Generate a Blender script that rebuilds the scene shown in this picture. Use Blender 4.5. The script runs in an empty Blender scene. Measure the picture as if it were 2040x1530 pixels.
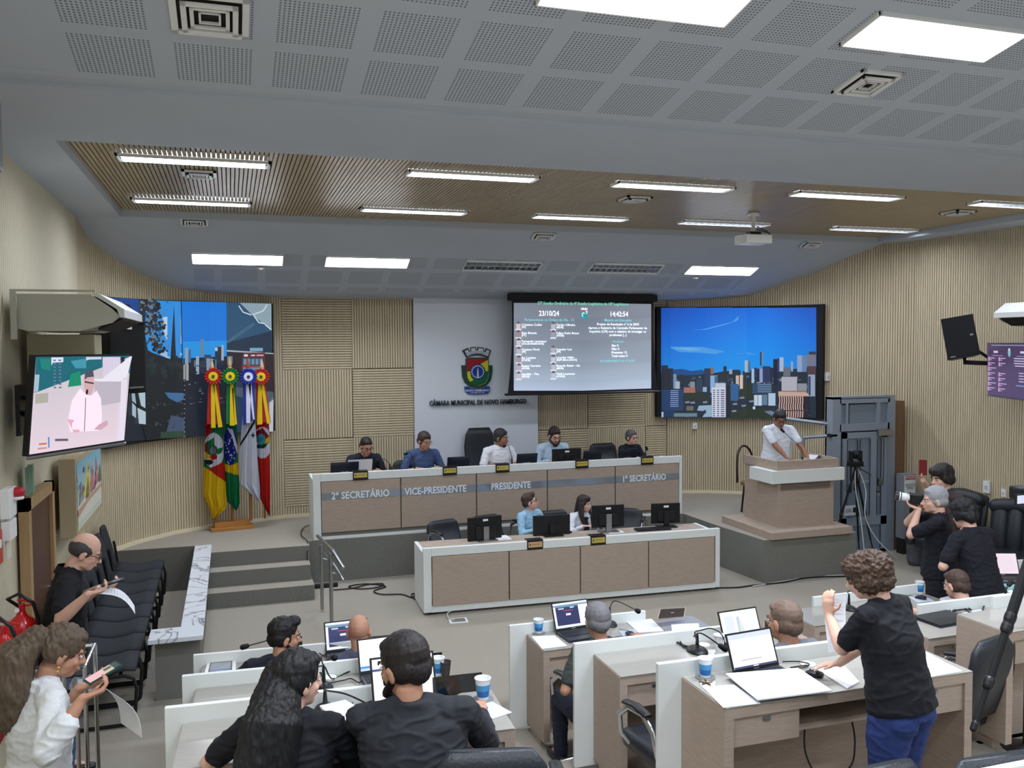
import bpy, bmesh, math, random
from mathutils import Vector, Matrix, noise
R_ = random.Random(7)
PI = math.pi
scene = bpy.context.scene
C = scene.collection
# ---------------------------------------------------------------- camera
CAMH = 3.0
cam_d = bpy.data.cameras.new('camera'); cam_d.sensor_width = 36; cam_d.lens = 1750/2040*36; cam_d.clip_start = .05
cam = bpy.data.objects.new('camera', cam_d); C.objects.link(cam)
# room axes expressed in camera axes (right, up, forward): x = lateral, y = into the room, z = up
RX = Vector((0.9524087, 0.0203343, 0.3041451)); RY = Vector((-0.3047555, 0.0423468, 0.9514888)); RZ = Vector((-0.0064683, 0.998896, -0.0465284))
right = Vector((RX[0], RY[0], RZ[0])); up = Vector((RX[1], RY[1], RZ[1])); fwd = Vector((RX[2], RY[2], RZ[2]))
m = Matrix(((right[0], up[0], -fwd[0], 0), (right[1], up[1], -fwd[1], 0), (right[2], up[2], -fwd[2], CAMH), (0, 0, 0, 1)))
cam.matrix_world = m
scene.camera = cam
# ---------------------------------------------------------------- world, exposure
w = bpy.data.worlds.new('world'); scene.world = w; w.use_nodes = True
w.node_tree.nodes['Background'].inputs[0].default_value = (.55, .6, .7, 1)
w.node_tree.nodes['Background'].inputs[1].default_value = .05
scene.view_settings.view_transform = 'Standard'; scene.view_settings.look = 'None'
scene.view_settings.exposure = 0.24; scene.view_settings.gamma = 1; scene.view_settings.use_curve_mapping = False
LP = .62   # overall lamp level
# ---------------------------------------------------------------- surveying helpers: where a sight line meets a plane of the room
def ray(px, py):
    d = Vector((px-1020, 765-py, 1750))
    return Vector((RX.dot(d), RY.dot(d), RZ.dot(d)))
def oz(px, py, z):
    d = ray(px, py); t = (z-CAMH)/d.z; return Vector((d.x*t, d.y*t, z))
def oy(px, py, y):
    d = ray(px, py); t = y/d.y; return Vector((d.x*t, y, CAMH+d.z*t))
def ox(px, py, x):
    d = ray(px, py); t = x/d.x; return Vector((x, d.y*t, CAMH+d.z*t))
def pd(px, py, dep):
    d = ray(px, py)*(dep/1750); return Vector((d.x, d.y, CAMH+d.z))
# ---------------------------------------------------------------- materials
def lin(c):
    return tuple(((v/255)/12.92 if v/255 <= .04045 else ((v/255+.055)/1.055)**2.4) for v in c)+(1,)
MATS = {}
def mat(name, col, rough=.6, metal=0, noise_=0, scale=40, bump=0, spec=.4, emit=0, stretch=None, alpha=1, trans=0, coat=0):
    if name in MATS: return MATS[name]
    mt = bpy.data.materials.new(name); MATS[name] = mt; mt.use_nodes = True
    nt = mt.node_tree; b = nt.nodes['Principled BSDF']
    c = lin(col); b.inputs['Base Color'].default_value = c
    b.inputs['Roughness'].default_value = rough; b.inputs['Metallic'].default_value = metal
    b.inputs['Specular IOR Level'].default_value = spec
    if coat: b.inputs['Coat Weight'].default_value = coat
    if trans: b.inputs['Transmission Weight'].default_value = trans
    if alpha < 1: b.inputs['Alpha'].default_value = alpha
    if emit:
        b.inputs['Emission Color'].default_value = c; b.inputs['Emission Strength'].default_value = emit
    if noise_ or bump:
        tc = nt.nodes.new('ShaderNodeTexCoord'); nz = nt.nodes.new('ShaderNodeTexNoise')
        nz.inputs['Scale'].default_value = scale; nz.inputs['Detail'].default_value = 4
        src = tc.outputs['Object']
        if stretch:
            mp = nt.nodes.new('ShaderNodeMapping'); mp.inputs['Scale'].default_value = stretch
            nt.links.new(src, mp.inputs[0]); src = mp.outputs[0]
        nt.links.new(src, nz.inputs['Vector'])
        if noise_:
            mx = nt.nodes.new('ShaderNodeMix'); mx.data_type = 'RGBA'
            lo = tuple(max(0, v*(1-noise_)) for v in c[:3])+(1,); hi = tuple(min(1, v*(1+noise_)) for v in c[:3])+(1,)
            mr = nt.nodes.new('ShaderNodeMapRange'); mr.inputs['From Min'].default_value = .3; mr.inputs['From Max'].default_value = .7
            nt.links.new(nz.outputs['Fac'], mr.inputs[0]); nt.links.new(mr.outputs[0], mx.inputs['Factor'])
            mx.inputs['A'].default_value = lo; mx.inputs['B'].default_value = hi
            nt.links.new(mx.outputs['Result'], b.inputs['Base Color'])
        if bump:
            bp = nt.nodes.new('ShaderNodeBump'); bp.inputs['Strength'].default_value = bump; bp.inputs['Distance'].default_value = .01
            nt.links.new(nz.outputs['Fac'], bp.inputs['Height']); nt.links.new(bp.outputs[0], b.inputs['Normal'])
    return mt
def emis_attr(name, strength=1.0, gloss=.3):
    "screen material: colour comes from the mesh's own colour attribute"
    if name in MATS: return MATS[name]
    mt = bpy.data.materials.new(name); MATS[name] = mt; mt.use_nodes = True
    nt = mt.node_tree; b = nt.nodes['Principled BSDF']
    at = nt.nodes.new('ShaderNodeAttribute'); at.attribute_name = 'Col'
    b.inputs['Base Color'].default_value = (.01, .01, .01, 1); b.inputs['Roughness'].default_value = gloss
    nt.links.new(at.outputs['Color'], b.inputs['Emission Color']); b.inputs['Emission Strength'].default_value = strength
    return mt
def diff_attr(name, rough=.8):
    if name in MATS: return MATS[name]
    mt = bpy.data.materials.new(name); MATS[name] = mt; mt.use_nodes = True
    nt = mt.node_tree; b = nt.nodes['Principled BSDF']
    at = nt.nodes.new('ShaderNodeAttribute'); at.attribute_name = 'Col'
    b.inputs['Roughness'].default_value = rough; b.inputs['Specular IOR Level'].default_value = .2
    nt.links.new(at.outputs['Color'], b.inputs['Base Color'])
    return mt
# ---------------------------------------------------------------- objects
WM = {}
def wm(o):
    return WM.get(o.name, Matrix.Identity(4)) if o else Matrix.Identity(4)
def tag(o, label=None, cat=None, group=None, kind=None):
    if label: o['label'] = label
    if cat: o['category'] = cat
    if group: o['group'] = group
    if kind: o['kind'] = kind
    return o
def thing(name, label, cat, loc=(0, 0, 0), rz=0, group=None, kind=None):
    o = bpy.data.objects.new(name, None); C.objects.link(o)
    o.empty_display_size = .1
    o.location = loc; o.rotation_euler = (0, 0, rz)
    WM[o.name] = Matrix.Translation(Vector(loc)) @ Matrix.Rotation(rz, 4, 'Z')
    return tag(o, label, cat, group, kind)
def sub(o, ch_label): o['label'] = ch_label; return o
class MB:
    def __init__(s, M=None):
        s.bm = bmesh.new(); s.M = M if M else Matrix.Identity(4); s.cl = None
    def v(s, p): return s.bm.verts.new(s.M @ Vector(p))
    def face(s, pts, mi=0):
        f = s.bm.faces.new([s.v(p) for p in pts]); f.material_index = mi; return f
    def box(s, x0, x1, y0, y1, z0, z1, bev=0, mi=0):
        vs = [s.v((x, y, z)) for z in (z0, z1) for y in (y0, y1) for x in (x0, x1)]
        fs = [s.bm.faces.new([vs[i] for i in q]) for q in ((0, 2, 3, 1), (4, 5, 7, 6), (0, 1, 5, 4), (1, 3, 7, 5), (3, 2, 6, 7), (2, 0, 4, 6))]
        for f in fs: f.material_index = mi
        if bev:
            es = list({e for f in fs for e in f.edges})
            bmesh.ops.bevel(s.bm, geom=es, offset=bev, segments=2, affect='EDGES', profile=.6)
        return s
    def cbox(s, c, sx, sy, sz, bev=0, rot=None, mi=0):
        "box centred at c, turned by rot (Matrix 3x3/4x4)"
        old = s.M; s.M = old @ Matrix.Translation(Vector(c)) @ (rot.to_4x4() if rot else Matrix.Identity(4))
        s.box(-sx/2, sx/2, -sy/2, sy/2, -sz/2, sz/2, bev, mi); s.M = old; return s
    def prism(s, poly, z0, z1, mi=0):
        a = [s.v((p[0], p[1], z0)) for p in poly]; b = [s.v((p[0], p[1], z1)) for p in poly]
        n = len(poly)
        fs = [s.bm.faces.new(a[::-1]), s.bm.faces.new(b)]
        for i in range(n): fs.append(s.bm.faces.new([a[i], a[(i+1) % n], b[(i+1) % n], b[i]]))
        for f in fs: f.material_index = mi
        return s
    def rings(s, rings, cap=True, closed=False, mi=0):
        rr = [[s.v(p) for p in r] for r in rings]; n = len(rr[0])
        ks = range(len(rr)) if closed else range(len(rr)-1)
        for k in ks:
            A, B = rr[k], rr[(k+1) % len(rr)]
            for i in range(n):
                f = s.bm.faces.new([A[i], A[(i+1) % n], B[(i+1) % n], B[i]]); f.material_index = mi
        if cap and not closed:
            f = s.bm.faces.new(rr[0][::-1]); f.material_index = mi; f = s.bm.faces.new(rr[-1]); f.material_index = mi
        return s
    def loft(s, pts, rads, seg=12, xa=None, round_=True, mi=0, closed=False):
        "tube through pts; rads = number or (rx, ry); xa = direction of the rx axis"
        P = [Vector(p) for p in pts]; n = len(P)
        if not isinstance(rads, (list,)): rads = [rads]*n
        rads = [(r, r) if not isinstance(r, (tuple, list)) else r for r in rads]
        out = []; prev = Vector(xa).normalized() if xa is not None else None
        for i in range(n):
            if closed: t = P[(i+1) % n]-P[i-1]
            else: t = (P[min(i+1, n-1)]-P[max(i-1, 0)])
            t.normalize()
            ref = prev if prev is not None else (Vector((0, 0, 1)) if abs(t.z) < .9 else Vector((1, 0, 0)))
            x = ref - t*ref.dot(t)
            if x.length < 1e-4: x = t.orthogonal()
            x.normalize()
            if xa is None: prev = x
            y = t.cross(x)
            out.append((P[i], t, x, y, rads[i]))
        rg = []
        def ring(c, x, y, rx, ry): return [c + x*(rx*math.cos(2*PI*k/seg)) + y*(ry*math.sin(2*PI*k/seg)) for k in range(seg)]
        if closed:
            for c, t, x, y, r in out: rg.append(ring(c, x, y, *r))
            return s.rings(rg, closed=True, mi=mi)
        if round_:
            c, t, x, y, r = out[0]; rm = min(r)
            for a in (80, 50, 25): 
                a = math.radians(a); rg.append(ring(c-t*rm*math.sin(a), x, y, r[0]*math.cos(a), r[1]*math.cos(a)))
        for c, t, x, y, r in out: rg.append(ring(c, x, y, *r))
        if round_:
            c, t, x, y, r = out[-1]; rm = min(r)
            for a in (25, 50, 80):
                a = math.radians(a); rg.append(ring(c+t*rm*math.sin(a), x, y, r[0]*math.cos(a), r[1]*math.cos(a)))
        return s.rings(rg, mi=mi)
    def cyl(s, p0, p1, r0, r1=None, seg=16, mi=0):
        return s.loft([p0, p1], [r0, r0 if r1 is None else r1], seg, round_=False, mi=mi)
    def ell(s, c, r, seg=14, rg=9, rot=None, mi=0):
        c = Vector(c); rr = []
        Rm = rot.to_3x3() if rot else Matrix.Identity(3)
        for i in range(1, rg):
            a = -PI/2+PI*i/rg
            rr.append([c + Rm @ Vector((r[0]*math.cos(a)*math.cos(2*PI*k/seg), r[1]*math.cos(a)*math.sin(2*PI*k/seg), r[2]*math.sin(a))) for k in range(seg)])
        rr = [[p for p in r_] for r_ in rr]
        rows = [[s.v(p) for p in r_] for r_ in rr]
        b = s.v(c+Rm@Vector((0, 0, -r[2]))); t = s.v(c+Rm@Vector((0, 0, r[2])))
        for i in range(len(rows)-1):
            for k in range(seg): s.bm.faces.new([rows[i][k], rows[i][(k+1) % seg], rows[i+1][(k+1) % seg], rows[i+1][k]]).material_index = mi
        for k in range(seg):
            s.bm.faces.new([b, rows[0][(k+1) % seg], rows[0][k]]).material_index = mi
            s.bm.faces.new([rows[-1][k], rows[-1][(k+1) % seg], t]).material_index = mi
        return s
    def lathe(s, prof, c=(0, 0, 0), seg=20, mi=0):
        c = Vector(c)
        return s.rings([[c+Vector((r*math.cos(2*PI*k/seg), r*math.sin(2*PI*k/seg), z)) for k in range(seg)] for r, z in prof], mi=mi)
    def build(s, name, mt, parent=None, smooth=False, world=False, fixn=True):
        if world and parent is not None:
            s.bm.transform(wm(parent).inverted())
        if fixn: bmesh.ops.recalc_face_normals(s.bm, faces=s.bm.faces[:])
        me = bpy.data.meshes.new(name); s.bm.to_mesh(me); s.bm.free()
        for q in (mt if isinstance(mt, (list, tuple)) else [mt]): me.materials.append(q)
        if smooth: me.shade_smooth() if smooth is True else None
        o = bpy.data.objects.new(name, me); C.objects.link(o)
        if smooth == 'auto':
            me.shade_smooth()
            me.set_sharp_from_angle(angle=math.radians(35))
        if parent is not None:
            o.parent = parent; WM[o.name] = wm(parent)
        return o
def centre(o):
    "move a top-level mesh's origin to the middle of its base"
    me = o.data; xs = [v.co for v in me.vertices]
    c = Vector((sum(v.x for v in xs)/len(xs), sum(v.y for v in xs)/len(xs), min(v.z for v in xs)))
    me.transform(Matrix.Translation(-c)); o.location = c; WM[o.name] = Matrix.Translation(c); return o
def single(mb, name, mt, label, cat, group=None, smooth=False):
    o = mb.build(name, mt, smooth=smooth); centre(o); return tag(o, label, cat, group)
def struct(mb, name, mt, smooth=False, label=None):
    o = mb.build(name, mt, smooth=smooth); o['kind'] = 'structure'
    if label: o['label'] = label
    return o
def dup(root, loc=None, rz=None, label=None, group=None, hide=()):
    def cp(o, par):
        c = o.copy(); C.objects.link(c)
        if par is not None: c.parent = par
        for ch in [q for q in C.objects if q.parent == o]:
            cp(ch, c)
        return c
    r = cp(root, None)
    if loc is not None: r.location = loc
    if rz is not None: r.rotation_euler = (0, 0, rz)
    WM[r.name] = Matrix.Translation(r.location) @ Matrix.Rotation(r.rotation_euler.z, 4, 'Z')
    if label: r['label'] = label
    if group: r['group'] = group
    return r
def text_bm(mb, s, size, M, extrude=.002, align='LEFT', mi=0, bold=0, xs=1.0):
    "adds the letters of s to mb; M places the text plane (x right, y up)"
    cu = bpy.data.curves.new('t', 'FONT'); cu.body = s; cu.size = size; cu.extrude = extrude; cu.align_x = align; cu.align_y = 'CENTER'
    cu.offset = bold; cu.resolution_u = 2
    o = bpy.data.objects.new('t', cu); C.objects.link(o)
    dg = bpy.context.evaluated_depsgraph_get(); me = bpy.data.meshes.new_from_object(o.evaluated_get(dg))
    me.transform(mb.M @ M @ Matrix.Diagonal((xs, 1, 1, 1)))
    n0 = len(mb.bm.faces); mb.bm.from_mesh(me); mb.bm.faces.ensure_lookup_table()
    for f in mb.bm.faces[n0:]: f.material_index = mi
    bpy.data.objects.remove(o); bpy.data.curves.remove(cu); bpy.data.meshes.remove(me)
def frameM(o, x, y):
    "matrix with origin o, x axis, y axis"
    x = Vector(x).normalized(); z = x.cross(Vector(y)).normalized(); y = z.cross(x)
    return Matrix(((x[0], y[0], z[0], o[0]), (x[1], y[1], z[1], o[1]), (x[2], y[2], z[2], o[2]), (0, 0, 0, 1)))
class Pic:
    "a flat coloured picture: polygons in (u, v), each painted over the last; becomes one mesh with a colour attribute"
    def __init__(s): s.p = []
    def poly(s, pts, *cols):
        s.p.append(([tuple(q) for q in pts], [lin(c) for c in (cols if len(cols) == len(pts) else [cols[0]]*len(pts))])); return s
    def rect(s, u0, v0, u1, v1, c, c2=None):
        c2 = c2 or c; return s.poly([(u0, v0), (u1, v0), (u1, v1), (u0, v1)], c, c, c2, c2)
    def circ(s, u, v, r, c, ry=None, n=14):
        ry = ry or r; return s.poly([(u+r*math.cos(2*PI*k/n), v+ry*math.sin(2*PI*k/n)) for k in range(n)], c)
    def line(s, a, b, w, c):
        d = Vector((b[0]-a[0], b[1]-a[1])); n = Vector((-d.y, d.x)).normalized()*w/2
        return s.poly([(a[0]+n.x, a[1]+n.y), (b[0]+n.x, b[1]+n.y), (b[0]-n.x, b[1]-n.y), (a[0]-n.x, a[1]-n.y)], c)
    def build(s, name, mt, fn, parent=None, cuts=None, step=.00025, world=False):
        "fn(u, v, lift) -> 3D point; cuts = u values at which polygons are cut so they can follow a curve"
        bm = bmesh.new(); cl = bm.loops.layers.float_color.new('Col')
        for k, (pts, cols) in enumerate(s.p):
            parts = [list(zip(pts, cols))]
            if cuts:
                parts = []
                us = [q[0] for q in pts]; lo, hi = min(us), max(us)
                edges = [-1e9]+[c for c in cuts if lo < c < hi]+[1e9]
                for a, b in zip(edges[:-1], edges[1:]):
                    poly = list(zip(pts, cols))
                    for lim, sg in ((a, 1), (b, -1)):
                        out = []
                        for i in range(len(poly)):
                            (p, c), (q, d) = poly[i-1], poly[i]
                            ip, iq = sg*(p[0]-lim) >= 0, sg*(q[0]-lim) >= 0
                            if ip != iq:
                                t = (lim-p[0])/(q[0]-p[0]); out.append(((lim, p[1]+t*(q[1]-p[1])), tuple(c[j]+t*(d[j]-c[j]) for j in range(4))))
                            if iq: out.append((q, d))
                        poly = out
                        if len(poly) < 3: break
                    if len(poly) >= 3: parts.append(poly)
            for poly in parts:
                try: f = bm.faces.new([bm.verts.new(fn(q[0][0], q[0][1], (k+1)*step)) for q in poly])
                except ValueError: continue
                for l, q in zip(f.loops, poly): l[cl] = q[1]
        if world and parent is not None: bm.transform(wm(parent).inverted())
        me = bpy.data.meshes.new(name); bm.to_mesh(me); bm.free(); me.materials.append(mt)
        o = bpy.data.objects.new(name, me); C.objects.link(o)
        if parent is not None: o.parent = parent; WM[o.name] = wm(parent)
        return o
# ---------------------------------------------------------------- shared materials
M_white = mat('white_laminate', (222, 226, 224), .45)
M_wallwood = mat('slat_wood', (202, 187, 158), .6, noise_=.08, scale=3, stretch=(6, 6, .6))
M_plaster = mat('ceiling_plaster', (186, 194, 205), .85, noise_=.02, scale=2)
M_tan = mat('ceiling_slat_wood', (176, 158, 126), .4, noise_=.12, scale=4, stretch=(8, .5, 1))
M_carpet = mat('grey_carpet', (158, 151, 140), .95, noise_=.22, scale=170, bump=.5, spec=.1)
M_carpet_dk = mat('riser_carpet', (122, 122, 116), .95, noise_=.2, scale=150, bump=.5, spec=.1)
M_greige = mat('greige_wood_laminate', (170, 153, 139), .5, noise_=.09, scale=5, stretch=(2, 2, 22))
M_glass_top = mat('glass_over_wood', (158, 154, 147), .12, noise_=.05, scale=4, stretch=(2, 20, 2), spec=.6)
M_black = mat('black_plastic', (22, 23, 26), .4)
M_blackm = mat('matt_black', (14, 15, 17), .75)
M_leather = mat('black_leather', (34, 38, 45), .38, bump=.25, scale=90)
M_chrome = mat('chrome', (200, 202, 205), .2, metal=1)
M_steel = mat('brushed_steel', (165, 168, 170), .32, metal=1)
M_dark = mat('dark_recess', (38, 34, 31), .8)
M_paper = mat('paper', (232, 234, 240), .8)
M_white_p = mat('white_plastic', (232, 233, 232), .4)
M_cable = mat('cable_black', (18, 18, 20), .5)
# ================================================================ ceiling lamps
ZT = 4.485; ZB = 4.41       # slatted recess, beam underside
# sloping ceilings: upper (behind the beam) and front
UP0 = Vector((0, 5.38, ZB)); UPS = .192      # rises towards the audience
def z_up(y): return ZB + (5.38-y)*UPS
FY0, FZ0, FY1, FZ1 = 10.62, ZB, 12.22, 3.735     # front ceiling slopes down to the wall
def z_fr(y): return FZ0 + (FZ1-FZ0)*(y-FY0)/(FY1-FY0)
M_lampw = mat('lamp_tube', (255, 255, 255), emit=5.5)
M_lamplo = mat('lamp_tube_small', (240, 247, 255), emit=1.5)
M_refl = mat('lamp_reflector', (225, 230, 235), .25, metal=.6)
M_off = mat('unlit_tube', (150, 155, 160), .4)
def make_lamp(x0, x1, y0, y1, pitch, zc, label, group, lit=1, power=40):
    "recessed louvre luminaire; pitch tilts it with its ceiling about x"
    cx, cy = (x0+x1)/2, (y0+y1)/2; L = x1-x0; W = y1-y0
    t = thing('ceiling_light', label, 'ceiling light', (cx, cy, zc), 0, group)
    Mx = Matrix.Rotation(pitch, 4, 'X')
    mb = MB(Mx); f = .012
    for a in ((-L/2, L/2, -W/2, -W/2+f), (-L/2, L/2, W/2-f, W/2), (-L/2, -L/2+f, -W/2, W/2), (L/2-f, L/2, -W/2, W/2)): mb.box(*a, -.012, .012)
    mb.build('frame', M_white_p, t)
    mb = MB(Mx); mb.box(-L/2+f, L/2-f, -W/2+f, W/2-f, .055, .06)
    mb.build('reflector', M_refl, t)
    mb = MB(Mx)
    for s in (-1, 1): mb.cyl((-L/2+.04, s*W*.22, .035), (L/2-.04, s*W*.22, .035), .013, seg=8)
    mb.build('tube', {0: M_off, 1: M_lamplo, 2: M_lampw}[lit], t)
    if lit == 2:
        mb = MB(Mx); mb.box(-L/2+f, L/2-f, -W/2+f, W/2-f, .0, .004)
        mb.build('diffuser', M_lampw, t)
    else:
        mb = MB(Mx); n = int(L/.085)
        for i in range(1, n): mb.box(-L/2+i*L/n-.002, -L/2+i*L/n+.002, -W/2+f, W/2-f, .0, .03)
        mb.box(-L/2+f, L/2-f, -.003, .003, 0, .03)
        mb.build('louvre', M_refl, t)
        if lit == 1:
            mb = MB(Mx); mb.box(-L/2+f, L/2-f, -W/2+f, W/2-f, .048, .05); mb.build('lit_backplate', mat('lit_back', (235, 243, 255), emit=.9), t)
    if power:
        ld = bpy.data.lights.new('lamp', 'AREA'); ld.shape = 'RECTANGLE'; ld.size = L*.94; ld.size_y = W*.85; ld.energy = power*LP; ld.color = (.83, .90, 1)
        lo = bpy.data.objects.new('lamp', ld); C.objects.link(lo); lo.parent = t; lo.location = Mx @ Vector((0, 0, -.006)); lo.rotation_euler = (pitch, 0, 0)
        ld.spread = math.radians(165); lo.visible_camera = False if False else True
    return t
def lamp_cover(): pass
TG = 'lamps recessed in the slatted wood ceiling'
def tan_lamp(pa, pb, y0, y1, label, power=26):
    a = oz(*pa, ZT); b = oz(*pb, ZT); return make_lamp(a.x, b.x, y0, y1, 0, ZT-.014, label, TG, 1, power)
tan_lamp((230, 305), (538, 320), 7.44, 7.66, 'long lit louvre lamp at far left of the near row in the slatted ceiling')
tan_lamp((813, 338), (1072, 353), 7.44, 7.66, 'lit louvre lamp second from left in the near row of the slatted ceiling')
tan_lamp((1218, 365), (1450, 377), 7.44, 7.66, 'lit louvre lamp third from left in the near row of the slatted ceiling')
tan_lamp((1575, 384), (1784, 395), 7.44, 7.66, 'lit louvre lamp fourth from left in the near row of the slatted ceiling')
tan_lamp((1934, 403), (2110, 411), 7.44, 7.66, 'lit louvre lamp cut by the right edge in the near row of the slatted ceiling')
tan_lamp((262, 395), (500, 405), 9.60, 9.82, 'lit louvre lamp at far left of the far row in the slatted ceiling')
tan_lamp((720, 413), (925, 425), 9.60, 9.82, 'lit louvre lamp second from left in the far row of the slatted ceiling')
tan_lamp((1053, 432), (1238, 439), 9.60, 9.82, 'lit louvre lamp in the middle of the far row in the slatted ceiling')
tan_lamp((1347, 442), (1520, 449), 9.60, 9.82, 'lit louvre lamp behind the ceiling projector in the far row')
tan_lamp((1655, 453), (1814, 460), 9.60, 9.82, 'lit louvre lamp at far right of the far row in the slatted ceiling')
fp = math.atan2(FZ1-FZ0, FY1-FY0)
def opl(px, py, p0, n):
    d = ray(px, py); o = Vector((0, 0, CAMH)); return o + d*(n.dot(p0-o)/n.dot(d))
FN = Vector((0, -(FZ1-FZ0), FY1-FY0)).normalized(); FP = Vector((0, FY0, FZ0))
def fr_lamp(pa, pb, label, lit, power):
    a = opl(*pa, FP, FN); b = opl(*pb, FP, FN); cy = (a.y+b.y)/2
    return make_lamp(a.x, b.x, cy-.135, cy+.135, fp, z_fr(cy)-.01, label, 'lamps in the sloping front ceiling', lit, power)
fr_lamp((381, 514), (565, 516), 'bright lamp at far left of the sloping front ceiling', 2, 40)
fr_lamp((647, 520), (815, 522), 'bright lamp in the front ceiling left of the two unlit lamps', 2, 40)
fr_lamp((924, 528), (1076, 531), 'unlit lamp above the left edge of the projection screen', 0, 0)
fr_lamp((1175, 533), (1317, 535), 'unlit lamp above the right half of the projection screen', 0, 0)
fr_lamp((1368, 537), (1505, 538), 'bright lamp above the right city video wall', 2, 40)
UN = Vector((0, UPS, 1)).normalized()
up_pitch = -math.atan(UPS)
def up_lamp(x0, x1, cy, label, power=110, wdt=.33):
    return make_lamp(x0, x1, cy-wdt/2, cy+wdt/2, up_pitch, z_up(cy)-.01, label, 'large lamps in the perforated ceiling', 2, power)
a = opl(1072, 5, UP0, UN); b = opl(1440, 47, UP0, UN)
up_lamp(1.44, 2.49, 3.945, 'big bright lamp cut by the top edge above the middle of the hall')
up_lamp(3.24, 4.25, 3.99, 'big bright lamp in the upper right corner of the perforated ceiling')
for i, (x, y) in enumerate(((-.3, 2.0), (5.6, 3.9), (2.0, .6), (5.0, .6), (2.0, -2.6), (5.0, -2.6), (-.6, -1.2), (7.6, 1.0))):
    t = up_lamp(x-.55, x+.55, y, 'large lamp in the perforated ceiling above the audience', 100)
# ================================================================ ceiling surfaces
def perf_mat(name, base, dot, px, py, wx, wy, ox_, oy_, nx, ny):
    mt = bpy.data.materials.new(name); mt.use_nodes = True; nt = mt.node_tree; b = nt.nodes['Principled BSDF']
    b.inputs['Roughness'].default_value = .85; b.inputs['Specular IOR Level'].default_value = .2
    tc = nt.nodes.new('ShaderNodeTexCoord'); sp = nt.nodes.new('ShaderNodeSeparateXYZ'); nt.links.new(tc.outputs['Object'], sp.inputs[0])
    def mth(op, a, bb=None, c=None):
        n = nt.nodes.new('ShaderNodeMath'); n.operation = op
        for i, q in enumerate((a, bb, c)):
            if q is None: continue
            if isinstance(q, (int, float)): n.inputs[i].default_value = q
            else: nt.links.new(q, n.inputs[i])
        return n.outputs[0]
    def axis(s, o, p, wd, n):
        u = mth('FRACT', mth('DIVIDE', mth('SUBTRACT', s, o), p)); u = mth('MULTIPLY', u, p)
        ins = mth('LESS_THAN', u, wd)
        k = mth('ABSOLUTE', mth('SUBTRACT', mth('FRACT', mth('DIVIDE', u, wd/n)), .5))
        return ins, mth('MULTIPLY', k, 2.0)
    i1, d1 = axis(sp.outputs[0], ox_, px, wx, nx); i2, d2 = axis(sp.outputs[1], oy_, py, wy, ny)
    dist = mth('SQRT', mth('ADD', mth('MULTIPLY', d1, d1), mth('MULTIPLY', d2, d2)))
    hole = mth('MULTIPLY', mth('MULTIPLY', i1, i2), mth('LESS_THAN', dist, .55))
    mx = nt.nodes.new('ShaderNodeMix'); mx.data_type = 'RGBA'; nt.links.new(hole, mx.inputs['Factor'])
    mx.inputs['A'].default_value = lin(base); mx.inputs['B'].default_value = lin(dot); nt.links.new(mx.outputs['Result'], b.inputs['Base Color'])
    return mt
M_perf = perf_mat('perforated_plaster', (186, 194, 205), (112, 118, 126), .494, .48, .39, .39, 1.728-.494*8, 5.183-.39-.48*24, 18, 18)
M_perf2 = perf_mat('perforated_plaster_front', (186, 194, 205), (128, 133, 141), .535, .435, .44, .33, -.62-.535*4, 11.26-.435*4, 20, 14)
XL, XR = -1.56, 9.4
def lamp_holes(bm_add, y0, y1, zf, x0, x1, holes, ymat):
    "ceiling strip with rectangular openings left for the lamps"
    ys = sorted({y0, y1} | {h[2] for h in holes} | {h[3] for h in holes}); xs = sorted({x0, x1} | {h[0] for h in holes} | {h[1] for h in holes})
    for a, b in zip(ys[:-1], ys[1:]):
        for c, d in zip(xs[:-1], xs[1:]):
            mx, my = (c+d)/2, (a+b)/2
            if any(h[0] < mx < h[1] and h[2] < my < h[3] for h in holes): continue
            bm_add.face([(c, a, zf(a)), (d, a, zf(a)), (d, b, zf(b)), (c, b, zf(b))], ymat(mx, my))
def holes_of(grp, m=.006):
    out = []
    for o in C.objects:
        if o.get('group') == grp and o.parent is None:
            fr = [c for c in C.objects if c.parent == o and c.name.startswith('frame')][0]
            xs = [v.co.x for v in fr.data.vertices]; ys = [v.co.y for v in fr.data.vertices]
            out.append((o.location.x+min(xs)+m, o.location.x+max(xs)-m, o.location.y+min(ys)+m, o.location.y+max(ys)-m))
    return out
mb = MB(); hs = holes_of('large lamps in the perforated ceiling')
lamp_holes(mb, -5.2, 5.25, lambda y: z_up(y), XL-.3, XR+.3, hs+[(XL, -.84, 5.19, 5.191)], lambda x, y: 1 if (-.84 < x < 8.7 and y < 5.19) else 0)
mb.face([(XL-.3, 5.25, z_up(5.25)), (XR+.3, 5.25, z_up(5.25)), (XR+.3, 5.38, z_up(5.25)), (XL-.3, 5.38, z_up(5.25))])
mb.face([(XL-.3, 5.38, z_up(5.25)), (XR+.3, 5.38, z_up(5.25)), (XR+.3, 5.38, ZB), (XL-.3, 5.38, ZB)])
struct(mb, 'ceiling', [M_plaster, M_perf], label='perforated plaster ceiling over the audience')
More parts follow.
